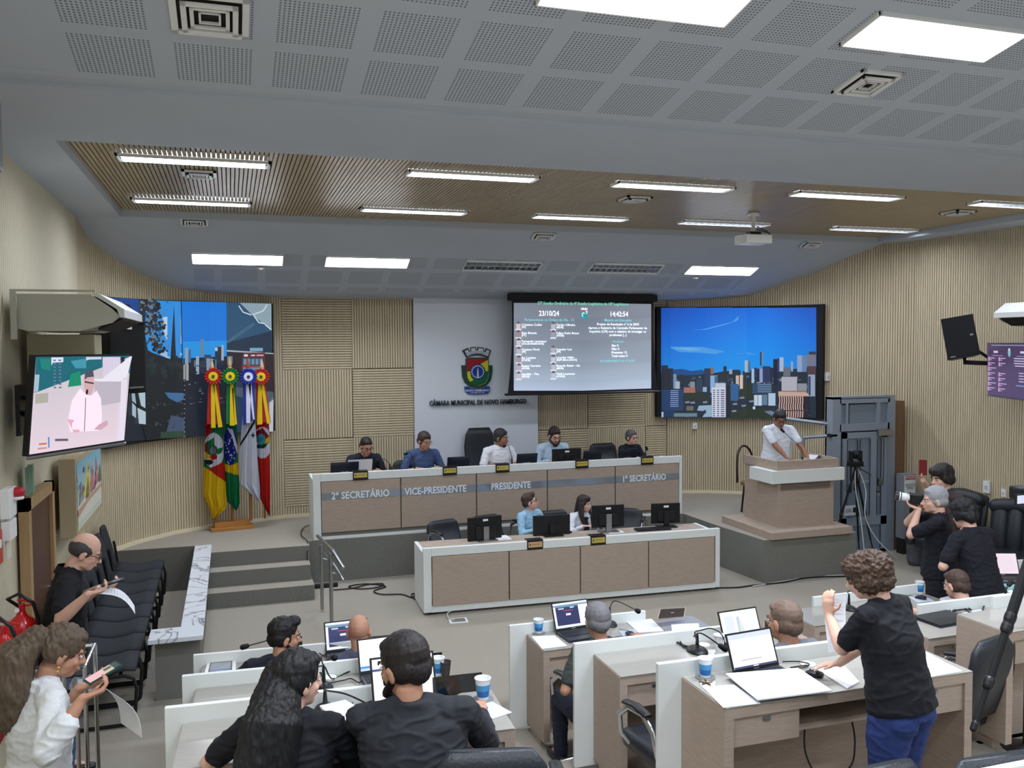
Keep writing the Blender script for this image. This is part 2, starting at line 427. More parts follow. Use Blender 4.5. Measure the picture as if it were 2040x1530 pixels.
# beam with the opening of the slatted recess
TX0, TX1, TY0, TY1 = -1.12, 8.9, 6.76, 10.5
mb = MB()
lamp_holes(mb, 5.38, FY0, lambda y: ZB, XL-.3, XR+.3, [(TX0, TX1, TY0, TY1)], lambda x, y: 0)
for a, b in (((TX0, TY0), (TX1, TY0)), ((TX1, TY0), (TX1, TY1)), ((TX1, TY1), (TX0, TY1)), ((TX0, TY1), (TX0, TY0))):
    mb.face([(a[0], a[1], ZB), (b[0], b[1], ZB), (b[0], b[1], ZT+.05), (a[0], a[1], ZT+.05)])
struct(mb, 'ceiling', M_plaster, label='smooth white ceiling beam around the slatted recess')
mb = MB(); hs = [(a, b, c, d) for a, b, c, d in holes_of(TG)]
n = int((TX1-TX0)/.036); prof = []
for i in range(n):
    x0 = TX0+i*(TX1-TX0)/n; x1 = x0+(TX1-TX0)/n; g = .009
    segs = [(TY0, TY1)]
    for h in hs:
        if x1-g > h[0] and x0 < h[1]:
            new = []
            for a, b in segs:
                if h[2] > a and h[3] < b: new += [(a, h[2]), (h[3], b)]
                else: new.append((a, b))
            segs = new
    for a, b in segs:
        mb.face([(x0, a, ZT), (x1-g, a, ZT), (x1-g, b, ZT), (x0, b, ZT)])
        mb.face([(x0, a, ZT), (x0, b, ZT), (x0, b, ZT+.015), (x0, a, ZT+.015)])
        mb.face([(x1-g, a, ZT), (x1-g, b, ZT), (x1-g, b, ZT+.015), (x1-g, a, ZT+.015)])
mb.face([(TX0, TY0, ZT+.09), (TX1, TY0, ZT+.09), (TX1, TY1, ZT+.09), (TX0, TY1, ZT+.09)], 1)
struct(mb, 'ceiling', [M_tan, mat('slat_backing', (70, 60, 46), .9)], label='slatted wood ceiling in the shallow recess')
# front sloping ceiling
mb = MB(); hs = holes_of('lamps in the sloping front ceiling')
lamp_holes(mb, FY0, FY1, z_fr, XL-.3, XR+.3, hs, lambda x, y: 1 if (-.66 < x < 8.0 and 10.99 < y < 12.06) else 0)
mb.face([(XL-.3, FY1, FZ1), (XR+.3, FY1, FZ1), (XR+.3, 13.2, 3.60), (XL-.3, 13.2, 3.60)])
struct(mb, 'ceiling', [M_plaster, M_perf2], label='sloping perforated ceiling above the dais')
# ================================================================ walls
curveL = [(-1.58, 10.6), (-1.52, 11.05), (-1.37, 11.38), (-1.12, 11.77), (-.75, 12.15), (-.3, 12.42), (.2, 12.6), (.69, 12.78)]
curveR = [(9.38, 9.4), (9.28, 10.2), (9.0, 10.75), (8.82, 10.98), (8.52, 11.52), (8.2, 11.92), (7.87, 12.27), (7.35, 12.58), (6.72, 12.78)]
def slat_wall(mb, pts, z0, z1, pitch, gap, depth, side):
    "vertical battens along a plan polyline; side = +1 battens stand to the left of travel"
    P = [Vector((p[0], p[1], 0)) for p in pts]; L = [0]
    for a, b in zip(P[:-1], P[1:]): L.append(L[-1]+(b-a).length)
    def at(s):
        s = min(max(s, 0), L[-1])
        for i in range(len(P)-1):
            if s <= L[i+1] or i == len(P)-2:
                t = (P[i+1]-P[i]).normalized(); q = P[i]+t*(s-L[i]); return q, Vector((-t.y, t.x, 0))*side
    n = max(1, round(L[-1]/pitch)); pit = L[-1]/n
    def q(p, a, b, mi=0): mb.face([(a.x, a.y, z0), (b.x, b.y, z0), (b.x, b.y, z1), (a.x, a.y, z1)], mi)
    for i in range(n):
        a, na = at(i*pit); b, nb = at((i+1)*pit-gap); c, nc = at((i+1)*pit)
        q(0, a, b); q(0, b, b-nb*depth); q(0, b-nb*depth, c-nc*depth, 1); q(0, c-nc*depth, c)
M_groove = mat('wood_groove', (120, 104, 78), .85)
mb = MB(); slat_wall(mb, [(-1.42, -5.2)] + curveL[:1], 0, 6.4, .06, .005, .004, -1)
struct(mb, 'wall_left', [mat('painted_wall', (208, 199, 174), .7, noise_=.02, scale=1), mat('painted_wall_groove', (198, 189, 164), .8)], label='cream left wall with the brown door')
mb = MB(); slat_wall(mb, curveL, 0, 4.6, .037, .009, .012, -1); struct(mb, 'wall_left', [M_wallwood, M_groove], label='curved left wall of thin vertical wood slats')
mr = curveR[::-1]
mb = MB(); slat_wall(mb, [(9.42, -5.2), (9.38, 9.4)], 0, 6.4, .037, .009, .012, 1); slat_wall(mb, curveR, 0, 4.6, .037, .009, .012, 1)
struct(mb, 'wall_right', [M_wallwood, M_groove], label='right wall of thin vertical wood slats, curved at the far end')
# chequered back wall: square tiles of horizontal and vertical battens
mb = MB(); Y0 = 12.78
xsl = [.69, 1.67, 2.56]; xsr = [4.48, 5.34, 6.34, 6.72]; zs = [.54, .70, 1.655, 2.65, 3.9]
def tile(x0, x1, z0, z1, hor):
    if hor:
        n = round((z1-z0)/.036)
        for i in range(n):
            a = z0+(z1-z0)*i/n; b = z0+(z1-z0)*(i+1)/n-.009; c = b+.009
            mb.face([(x0, Y0, a), (x1, Y0, a), (x1, Y0, b), (x0, Y0, b)])
            mb.face([(x0, Y0, b), (x1, Y0, b), (x1, Y0+.012, b), (x0, Y0+.012, b)]); mb.face([(x0, Y0+.012, b), (x1, Y0+.012, b), (x1, Y0+.012, c), (x0, Y0+.012, c)], 1)
            mb.face([(x0, Y0, c), (x1, Y0, c), (x1, Y0+.012, c), (x0, Y0+.012, c)])
    else:
        slat_wall(mb, [(x0, Y0), (x1, Y0)], z0, z1, .037, .009, .012, -1)
for xs_, ph in ((xsl, 0), (xsr, 0)):
    for i in range(len(xs_)-1):
        for j in range(len(zs)-1): tile(xs_[i], xs_[i+1]-.006, zs[j], zs[j+1]-.006, (i+j+(1 if j == 0 else 0)) % 2 == (0 if j else 1) if False else (i+j) % 2 == 1)
struct(mb, 'wall_back', [M_wallwood, M_groove], label='back wall of wood batten tiles laid in alternating directions')
mb = MB(); mb.box(2.56, 4.48, 12.72, 12.8, .54, 3.9); struct(mb, 'wall_back', mat('white_panel', (214, 219, 228), .35), label='tall white wall panel bearing the crest')
mb = MB(); mb.box(-1.7, 9.6, 12.82, 12.95, 0, 4.6); mb.box(-1.7, 9.6, -5.35, -5.2, 0, 6.6); struct(mb, 'wall_back', M_plaster, label='plain wall behind')
# baseboards on the stage
def strip(pts, h, th, z, side):
    mb = MB()
    for a, b in zip(pts[:-1], pts[1:]):
        t = Vector((b[0]-a[0], b[1]-a[1], 0)).normalized(); n = Vector((-t.y, t.x, 0))*side
        A, B = Vector((a[0], a[1], 0)), Vector((b[0], b[1], 0))
        q = [A, B, B+n*th, A+n*th]; mb.prism([(p.x, p.y) for p in q], z, z+h)
    return mb
M_base = mat('cream_skirting', (226, 214, 186), .5)
struct(strip(curveL[2:], .045, .02, .54, -1), 'baseboard_left', M_base); struct(strip(curveR[3:], .045, .02, .54, 1), 'baseboard_right', M_base)
struct(strip([(.69, 12.78), (6.72, 12.78)], .045, .02, .54, -1), 'baseboard_back', M_base)
# ================================================================ floor, tiers, stage
mb = MB(); mb.box(-1.8, 9.6, -5.3, 13, -.2, 0); struct(mb, 'floor', M_carpet, label='grey beige carpet of the chamber floor')
mb = MB(); mb.box(-.5, 9.36, -5.2, 5.3, 0, .25); mb.box(-.5, 9.36, -5.2, 4.24, .25, .5); mb.box(-.5, 9.36, -5.2, 2.6, .5, .75)
struct(mb, 'floor', M_carpet, label='carpeted tiers rising under the council desks')
SE = 11.17
stage = [(-1.65, 11.39), (-.47, 11.36), (-.47, 10.92), (.87, 10.92), (.87, SE), (6.14, SE), (6.17, 10.2), (6.25, 9.33), (7.62, 9.33), (7.7, 10.05), (7.9, 10.1), (7.9, 11.3), (9.2, 11.3), (9.2, 12.9), (-1.65, 12.9)]
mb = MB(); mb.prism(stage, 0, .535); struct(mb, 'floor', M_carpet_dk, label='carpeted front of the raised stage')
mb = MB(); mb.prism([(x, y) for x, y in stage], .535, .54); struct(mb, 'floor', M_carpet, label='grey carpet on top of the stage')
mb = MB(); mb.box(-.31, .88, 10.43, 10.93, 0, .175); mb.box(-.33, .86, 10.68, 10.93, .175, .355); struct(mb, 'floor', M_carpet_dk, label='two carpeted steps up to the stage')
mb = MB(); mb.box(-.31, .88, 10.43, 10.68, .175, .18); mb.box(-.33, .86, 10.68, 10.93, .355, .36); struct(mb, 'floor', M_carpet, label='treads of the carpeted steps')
# ================================================================ dais and secretaries' desk
def line_seams(mb, xs, y, z0, z1): 
    for x in xs: mb.box(x-.006, x+.006, y-.004, y+.01, z0, z1)
M_lblw = mat('lettering_white', (226, 232, 238), .3)
M_strip = mat('glossy_grey_strip', (146, 154, 164), .12, spec=.7, metal=.35)
dais = thing('dais_desk', 'long white framed dais desk on the stage with five titled panels', 'desk', (3.53, 11.4, .54))
X0, X1, Y = .945, 6.12, 11.17
mb = MB(); t = .095
mb.box(X0, X0+t, Y, Y+.05, .54, 1.375, .006); mb.box(X1-t+.05, X1, Y, Y+.05, .54, 1.375, .006); mb.box(X0+t, X1-.045, Y, Y+.05, 1.275, 1.375, .006); mb.box(X0, X0+.04, Y+.05, Y+.62, .54, 1.30); mb.box(X1-.04, X1, Y+.05, Y+.62, .54, 1.30); mb.box(X0+t, X1-.045, Y, Y+.06, .54, .575)
mb.build('frame', M_white, dais, world=True)
mb = MB(); mb.box(X0+t, X1-.045, Y+.03, Y+.06, .575, 1.275); mb.build('backing_board', M_carpet_dk, dais, world=True)
mb = MB(); mb.box(X0+.04, X1-.04, Y+.05, Y+.62, 1.26, 1.285); mb.build('work_surface', M_greige, dais, world=True)
pxs = [1.04, 2.055, 3.068, 4.068, 5.077, 6.075]
for i in range(5):
    mb = MB(); mb.box(pxs[i]+.008, pxs[i+1]-.008, Y+.004, Y+.03, .625, 1.27, .003)
    pn = mb.build('front_panel', M_greige, dais, world=True)
    mb = MB(); mb.box(pxs[i]+.008, pxs[i+1]-.008, Y+.001, Y+.004, 1.04, 1.13); mb.build('title_strip', M_strip, pn, world=True)
    s = ['2º SECRETÁRIO', 'VICE-PRESIDENTE', 'PRESIDENTE', '', '1º SECRETÁRIO'][i]
    if s:
        mb = MB(); text_bm(mb, s, .125, frameM((pxs[i]+[.13, .05, .20, 0, .10][i], Y-.001, 1.083), (1, 0, 0), (0, 0, 1)), .001, bold=.003, xs=[.86, .84, .82, 1, .80][i]); mb.build('title_lettering', M_lblw, pn, world=True)
# name plates hanging over the white edge
M_gold = mat('brass_plate', (205, 184, 96), .35, metal=.3); M_inkp = mat('plate_ink', (60, 50, 20), .6)
def nameplate(x, y, ztop, label, name, w=.19, h=.105, tone=None):
    t = thing('name_plate', label, 'name plate', (x, y, ztop-h), 0, 'brass name plates hung over the desk edges')
    mb = MB(); mb.box(-w/2, w/2, -.014, -.002, 0, h); mb.box(-w/2, w/2, -.014, .10, h, h+.006); mb.build('black_holder', M_black, t)
    mb = MB(); mb.box(-w/2+.012, w/2-.012, -.018, -.014, .028, .028+.062); pl = mb.build('brass_plate', tone or M_gold, t)
    mb = MB(); text_bm(mb, name, .02, frameM((-w/2+.055, -.0185, .062), (1, 0, 0), (0, 0, 1)), .0004, xs=.8); mb.ell((-w/2+.033, -.0185, .06), (.008, .001, .012)); mb.build('engraved_name', M_inkp, pl)
NPY = 11.17
for px, lb, nm in ((718, 'brass name plate below the laptop of the man at far left of the dais', 'Gerson Peteffi'), (896, 'brass name plate under the VICE-PRESIDENTE end of the dais edge', 'Ricardo Ritter - Ica'), (1001, 'brass name plate in front of the president in the white shirt', 'Ito Luciano'), (1159, 'brass name plate in front of the bearded man on the dais', 'Felipe Kuhn Braun'), (1289, 'brass name plate in front of the woman at right end of the dais', 'Lourdes Valim')):
    p = oy(px, 940, NPY); nameplate(p.x, NPY, 1.383, lb, nm)
# secretaries' desk, turned a little
sd = thing('secretary_desk', 'long white framed desk with four wood panels standing before the dais', 'desk', (1.968, 9.40, 0), -.04)
L = 3.62
mb = MB(); mb.box(0, .09, 0, .05, .03, .75, .006); mb.box(L-.06, L, 0, .05, .03, .75, .006); mb.box(.09, L-.06, 0, .05, .655, .75, .006); mb.box(0, .04, .05, .62, .03, .695); mb.box(L-.04, L, .05, .62, .03, .695); mb.box(.09, L-.06, 0, .05, .03, .10)
mb.build('frame', M_white, sd)
mb = MB(); mb.box(.04, L-.04, .05, .62, .66, .69); mb.build('work_surface', M_greige, sd)
sx = [.092, .975, 1.827, 2.68, L-.075]
for i in range(4):
    mb = MB(); mb.box(sx[i]+.006, sx[i+1]-.006, -.012, .02, .10, .65, .004); mb.build('front_panel', M_greige, sd)
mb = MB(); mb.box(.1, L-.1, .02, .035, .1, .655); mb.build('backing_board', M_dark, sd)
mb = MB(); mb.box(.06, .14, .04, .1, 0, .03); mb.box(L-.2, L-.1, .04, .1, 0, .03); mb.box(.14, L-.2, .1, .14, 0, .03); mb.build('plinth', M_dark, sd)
nameplate(oy(1066, 1088, 9.35).x, 9.358, .757, 'copper toned name plate in front of the man in light blue', 'Fernanda Luft', tone=mat('copper_plate', (216, 176, 126), .35, metal=.3))
nameplate(oy(1193, 1080, 9.30).x, 9.328, .757, 'brass name plate in front of the young woman with the black ribbon', 'Daniele Silva')
# ================================================================ podium
pod = thing('podium', 'boxy speaker podium of greige wood with a white band on a low plinth', 'podium', (7.05, 9.9, .54))
mb = MB(); mb.box(6.33, 7.53, 9.285, 10.45, .54, .63, .004); mb.build('plinth', M_greige, pod, world=True)
mb = MB(); mb.box(6.59, 7.44, 9.55, 9.58, .63, 1.37); mb.box(6.59, 6.62, 9.58, 10.3, .63, 1.37); mb.box(7.41, 7.44, 9.58, 10.3, .63, 1.37); mb.build('body', M_greige, pod, world=True)
mb = MB(); mb.box(6.64, 7.38, 9.542, 9.55, 1.10, 1.19); mb.build('painted_shadow_strip', mat('greige_dark', (118, 106, 97), .55, noise_=.08, scale=5, stretch=(2, 2, 22)), pod, world=True)  # raised strip in darker greige, shade below the white band put into its colour
mb = MB(); mb.prism([(6.47, 9.49), (7.56, 9.49), (7.56, 9.55), (6.59, 9.55), (6.59, 10.0), (6.47, 10.0)], 1.20, 1.36); mb.build('white_band', M_white, pod, world=True)
mb = MB(); mb.box(6.57, 7.5, 9.53, 9.56, 1.36, 1.48, .003); mb.box(6.57, 6.60, 9.56, 10.3, 1.36, 1.48, .003); mb.box(7.47, 7.5, 9.56, 10.3, 1.36, 1.48, .003); mb.build('rim', M_greige, pod, world=True)
mb = MB(); mb.box(6.60, 7.47, 9.56, 10.1, 1.385, 1.405); mb.build('reading_top', M_greige, pod, world=True)
# ================================================================ wheelchair lift
M_lift = mat('lift_grey_paint', (140, 150, 163), .4); M_liftgl = mat('lift_pane', (122, 136, 152), .15, spec=.6); M_liftd = mat('lift_joint', (40, 48, 58), .5)
lift = thing('wheelchair_lift', 'tall grey steel wheelchair lift with a paned door beside the podium', 'lift', (8.45, 10.28, 0))
LX0, LX1, LY = 8.04, 8.98, 10.2
mb = MB()
mb.box(LX0-.12, LX0+.02, LY, LY+.06, 0, 2.22); mb.box(LX1-.13, LX1, LY, LY+.06, 0, 2.18)
mb.box(LX0, LX1-.1, LY, LY+.06, 2.13, 2.2); mb.box(LX0, LX1-.1, LY, LY+.06, 1.74, 1.84)
mb.box(LX0+.10, LX0+.14, LY, LY+.05, 1.84, 2.13); mb.box(LX1-.32, LX1-.26, LY, LY+.05, 1.84, 2.13)
mb.box(LX0-.12, LX0-.09, LY+.06, LY+.16, 0, 2.22); mb.box(LX1-.03, LX1, LY+.06, LY+.16, 0, 2.18); mb.box(LX0-.12, LX1, LY+.13, LY+.16, 0, 2.2); mb.box(LX0-.12, LX1, LY, LY+.16, 2.19, 2.23)
mb.build('cabin_frame', M_lift, lift, world=True)
mb = MB(); mb.box(LX0, LX1-.1, LY+.03, LY+.04, 1.84, 2.13)
mb.build('transom_pane', M_liftgl, lift, world=True)
dr = MB(); x0, x1 = LX0+.05, LX1-.15
dr.box(x0, x0+.06, LY-.02, LY+.02, .02, 1.72); dr.box(x1-.1, x1, LY-.02, LY+.02, .02, 1.72); dr.box(x0, x1, LY-.02, LY+.02, 1.64, 1.72); dr.box(x0, x1, LY-.02, LY+.02, .40, .52); dr.box(x0+.45, x0+.56, LY-.02, LY+.02, .52, 1.64)
dr.box(x0+.56, x1-.1, LY-.01, LY+.02, .80, .86); dr.box(x0, x1, LY-.02, LY+.02, .02, .05); dr.box(x0+.24, x0+.27, LY-.01, LY+.02, 1.0, 1.64); dr.box(x0+.68, x0+.70, LY-.01, LY+.02, 1.0, 1.64); dr.box(x0+.10, x0+.45, LY-.01, LY+.02, 1.0, 1.04)
door = dr.build('door', M_lift, lift, world=True)
mb = MB(); mb.box(x0+.05, x1-.05, LY, LY+.008, .5, 1.66); mb.build('pane', M_liftgl, door, world=True)
mb = MB(); mb.box(x0+.05, x1-.05, LY, LY+.008, .04, .42); mb.build('kick_panel', mat('lift_panel', (126, 138, 152), .5), door, world=True)
mb = MB()
for a in ((x0+.06, .55, 1.62), (x0+.235, 1.0, 1.62), (x0+.275, 1.0, 1.62), (x0+.445, .55, 1.62), (x0+.565, .55, 1.62), (x0+.675, .98, 1.62), (x1-.105, .55, 1.62), (x1-.105, .05, .40)): mb.box(a[0]-.005, a[0]+.005, LY-.024, LY-.018, a[1], a[2])
mb.box(x0+.57, x1-.12, LY-.024, LY-.018, .86, .875); mb.build('rubber_seal', M_liftd, door, world=True)
mb = MB(); mb.box(x0+.55, x0+.80, LY-.07, LY-.02, 1.66, 1.75, .012); mb.box(x0+.74, x1+.04, LY-.05, LY-.03, 1.745, 1.76); mb.build('door_closer', M_steel, door, world=True)
mb = MB(); mb.box(x0+.58, x0+.66, LY-.04, LY-.02, .96, 1.06); mb.box(x0+.58, x1-.1, LY-.06, LY-.04, 1.02, 1.05); mb.build('handle', M_steel, door, world=True)
for s in (0, 1):
    mb = MB(); a = (LX0+.02, LX0+.12) if s == 0 else (LX0+.16, LX1-.34)
    mb.box(a[0], a[0]+.012, LY+.02, LY+.029, 1.85, 2.12); mb.box(a[0], a[1], LY+.02, LY+.029, 2.11, 2.125); mb.build('transom_seal', M_liftd, lift, world=True)
mb = MB(); mb.box(x0+.02, x0+.22, LY-.03, LY-.022, .56, .70); sg = mb.build('notice', mat('notice_white', (214, 220, 228), .5), door, world=True)
mb = MB(); mb.box(x0+.16, x0+.21, LY-.033, LY-.03, .60, .67); text_bm(mb, 'ACESSO\nRESTRITO', .03, frameM((x0+.03, LY-.031, .63), (1, 0, 0), (0, 0, 1)), .0005); mb.build('notice_print', M_liftd, sg, world=True)
# control column with its warning sign
col = thing('lift_column', 'narrow grey steel column with a red and white warning sign beside the lift', 'lift column', (9.02, 10.0, 0))
mb = MB(); mb.box(8.92, 9.12, 9.95, 10.1, .22, 1.13, .004); mb.build('casing', mat('column_grey', (132, 138, 146), .4), col, world=True)
mb = MB(); mb.box(8.93, 9.11, 9.96, 10.09, 0, .22); mb.build('foot', M_dark, col, world=True)
mb = MB(); mb.box(8.93, 9.11, 9.942, 9.95, .84, 1.11); sg = mb.build('warning_sign', mat('sign_white', (226, 228, 232), .4), col, world=True)
mb = MB(); mb.box(8.935, 9.105, 9.939, 9.942, 1.055, 1.105); mb.build('red_header', mat('sign_red', (176, 62, 60), .4), sg, world=True)
mb = MB(); text_bm(mb, 'ATENÇÃO', .035, frameM((9.02, 9.938, 1.08), (1, 0, 0), (0, 0, 1)), .0004, 'CENTER'); mb.build('header_lettering', M_lblw, sg, world=True)
mb = MB(); text_bm(mb, 'USO EXCLUSIVO\nDE PESSOAS COM\nMOBILIDADE\nREDUZIDA', .022, frameM((9.02, 9.938, .96), (1, 0, 0), (0, 0, 1)), .0004, 'CENTER'); mb.box(9.01, 9.03, 9.938, 9.942, .86, .88); mb.build('sign_text', M_inkp, sg, world=True)
# wooden door case behind the lift
mb = MB(); mb.box(9.0, 9.15, 10.22, 10.38, 0, 2.14); struct(mb, 'trim_1', mat('brown_door_case', (122, 92, 66), .5, noise_=.1, scale=6, stretch=(6, 6, .6)), label='brown wooden door case beside the lift')
# guard rail of the lift on the stage
gr = thing('guard_rail', 'grey lift guard rail with a sloping top bar behind the podium', 'rail', (7.5, 10.4, .54))
a = oy(1549, 832, 10.6); b = oy(1658, 846, 10.3)
mb = MB(); mb.loft([a, b], .026, 4, round_=False); c = oy(1600, 872, 10.5); d = oy(1656, 868, 10.3); mb.loft([c, d], .022, 4, round_=False)
mb.box(a.x-.02, a.x+.02, a.y-.02, a.y+.02, .54, a.z); mb.box(b.x-.02, b.x+.02, b.y-.02, b.y+.02, .54, b.z); mb.box(c.x-.015, c.x+.015, c.y-.015, c.y+.015, .54, c.z)
mb.build('bars', M_lift, gr, world=True)
mb = MB(); mb.box(d.x-.10, d.x+.03, d.y-.1, d.y-.03, d.z-.01, d.z+.035, .008); mb.build('call_box', M_black, gr, world=True)
# ================================================================ marble topped low wall and its carpeted end
M_marble = mat('white_marble', (222, 226, 234), .2, noise_=.10, scale=3.2, stretch=(1, 1.8, 1), spec=.5)
def marble_veins(mt):
    nt = mt.node_tree; b = nt.nodes['Principled BSDF']; tc = nt.nodes.new('ShaderNodeTexCoord'); wv = nt.nodes.new('ShaderNodeTexNoise'); wv.inputs['Scale'].default_value = 2.3; wv.inputs['Detail'].default_value = 8; wv.inputs['Distortion'].default_value = 1.6
    nt.links.new(tc.outputs['Object'], wv.inputs['Vector']); cr = nt.nodes.new('ShaderNodeValToRGB')
    e = cr.color_ramp.elements; e[0].position = .47; e[0].color = lin((224, 228, 236)); e[1].position = .53; e[1].color = lin((224, 228, 236)); m_ = cr.color_ramp.elements.new(.5); m_.color = lin((128, 132, 142))
    nt.links.new(wv.outputs['Fac'], cr.inputs[0]); nt.links.new(cr.outputs[0], b.inputs['Base Color'])
marble_veins(M_marble)
lw = thing('low_wall', 'low carpeted wall topped with a white marble slab beside the stage steps', 'low wall', (-.4, 9.5, 0))
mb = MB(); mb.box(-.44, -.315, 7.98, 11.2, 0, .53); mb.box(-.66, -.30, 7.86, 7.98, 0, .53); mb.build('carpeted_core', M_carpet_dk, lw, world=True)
mb = MB(); mb.prism([(-.70, 7.72), (-.27, 7.72), (-.27, 11.26), (-.46, 11.26), (-.46, 8.02), (-.70, 8.02)], .53, .565); mb.build('marble_slab', M_marble, lw, world=True)
# handrail beside the steps
hr = thing('handrail', 'brushed steel handrail on two posts at the right of the stage steps', 'handrail', (.92, 9.6, 0))
p1 = oz(642, 1218, 0); p2 = oz(661, 1262, 0); T1 = pd(633, 1066, (p1.x*.304+p1.y*.951)+.1); 
z1 = oy(646, 1085, p1.y).z; z2 = oy(660, 1102, p2.y).z
mb = MB(); mb.loft([(p1.x, p1.y, .02), (p1.x, p1.y, z1)], .02, 10, round_=False); mb.loft([(p2.x, p2.y, 0), (p2.x, p2.y, z2)], .02, 10, round_=False); mb.build('post', M_steel, hr, world=True)
e1 = oy(633, 1068, p1.y+.15); e2 = oy(663, 1098, p2.y+.02); e3 = oy(683, 1130, p2.y-.10)
g = [e1, e1.lerp(e2, .5), e2.lerp(e1, .1), e2, e2.lerp(e3, .3), e3]
mb = MB(); mb.loft(g, .021, 10); d = Vector((0, 0, -.13)); mb.loft([p+d+(Vector((0, 0, .0))) for p in [e1.lerp(e2, .35), e2, e3]], .014, 10); mb.build('rail', M_steel, hr, world=True)
mb = MB(); mb.loft([(p1.x, p1.y, z1-.15), (p1.x+.06, p1.y, z1-.17), (p1.x+.07, p1.y, z1-.14)], .008, 8); mb.loft([(p2.x, p2.y, z2-.2), (p2.x+.06, p2.y, z2-.22), (p2.x+.07, p2.y, z2-.19)], .008, 8); mb.build('bracket', M_steel, hr, world=True)
# ================================================================ council desks
def council_desk(x, y, z0, rz, Lw, D, pa, pb, label, lid=None):
    t = thing('council_desk', label, 'desk', (x, y, z0), rz, 'council desks in rows')
    mb = MB(); mb.box(pa, pb, 0, .03, .02, .83, .004); mb.build('privacy_panel', M_white, t)
    mb = MB(); mb.box(0, Lw, -D, 0, .69, .744); tp = mb.build('tabletop', M_greige, t)
    mb = MB(); mb.box(.004, Lw-.004, -D-.004, -.002, .744, .75, .002); mb.build('glass_sheet', M_glass_top, tp)
    for a in (0, Lw-.05):
        mb = MB(); mb.box(a, a+.05, -D, 0, .06, .69); mb.build('side_panel', M_greige, t)
    mb = MB(); mb.box(.05, Lw-.05, -.12, -.09, .0, .69); mb.build('back_panel', M_greige, t)
    mb = MB(); mb.box(.01, .04, -D+.1, -.06, 0, .06); mb.box(Lw-.04, Lw-.01, -D+.1, -.06, 0, .06); mb.build('foot', M_greige, t)
    for s in (0, 1):
        a = .05 if s == 0 else Lw-.05-.38
        mb = MB(); mb.box(a, a+.38, -D+.015, -.12, .54, .69, .002); dw = mb.build('drawer', M_greige, t)
        mb = MB(); mb.box(a+.17, a+.21, -D+.005, -D+.016, .655, .672, .002); mb.build('lock', M_steel, dw)
    mb = MB(); mb.box(.44, Lw-.44, -D+.06, -.12, .55, .565); mb.build('cable_shelf', M_greige, t)
    return t
DK = {}
DK['R3'] = council_desk(2.215, 4.045, .5, 0, 1.495, .425, -.135, 1.38, 'nearest council desk on the right, with the woman standing at its chair side')
DK['R2'] = council_desk(2.18, 5.14, .25, 0, 1.5, .405, -.13, 1.1, 'middle council desk on the right with a laptop and the balding man')
DK['R1'] = council_desk(2.133, 6.35, 0, 0, 1.443, .39, -.135, 1.02, 'farthest council desk on the right where the grey haired man sits')
DK['L3'] = council_desk(-.25, 4.27, .5, -.05, 1.475, .46, -.075, 1.1, 'nearest council desk on the left shared by the woman with long hair')
DK['L2'] = council_desk(-.235, 5.36, .25, -.055, 1.475, .44, -.075, 1.1, 'middle council desk on the left with an empty left half')
DK['L1'] = council_desk(-.235, 6.45, 0, -.06, 1.475, .42, -.06, 1.1, 'farthest council desk on the left where two men sit')
DK['RR1'] = council_desk(4.34, 6.22, 0, .03, 1.5, .42, .33, 1.53, 'far right council desk with a paper cup on its raised panel end')
DK['RR2'] = council_desk(4.42, 5.10, .25, .01, 1.6, .41, .31, 1.7, 'right council desk carrying the closed black laptop')
DK['RR3'] = council_desk(4.39, 4.42, .5, .02, 1.5, .38, .31, 1.6, 'council desk cut by the right edge behind the black monopod')
DK['RR0'] = council_desk(6.42, 6.75, 0, -.12, 1.5, .55, .3, 1.6, 'council desk near the right wall under the pale blue mat')
mb = MB(); mb.box(4.37, 9.36, 4.2, 4.5, .25, .5); struct(mb, 'floor', M_carpet, label='edge of the second tier under the right desks')
DK['R4'] = council_desk(2.05, 2.22, .75, 0, 1.5, .42, -.13, 1.5, 'council desk whose white panel top shows in the bottom right corner')
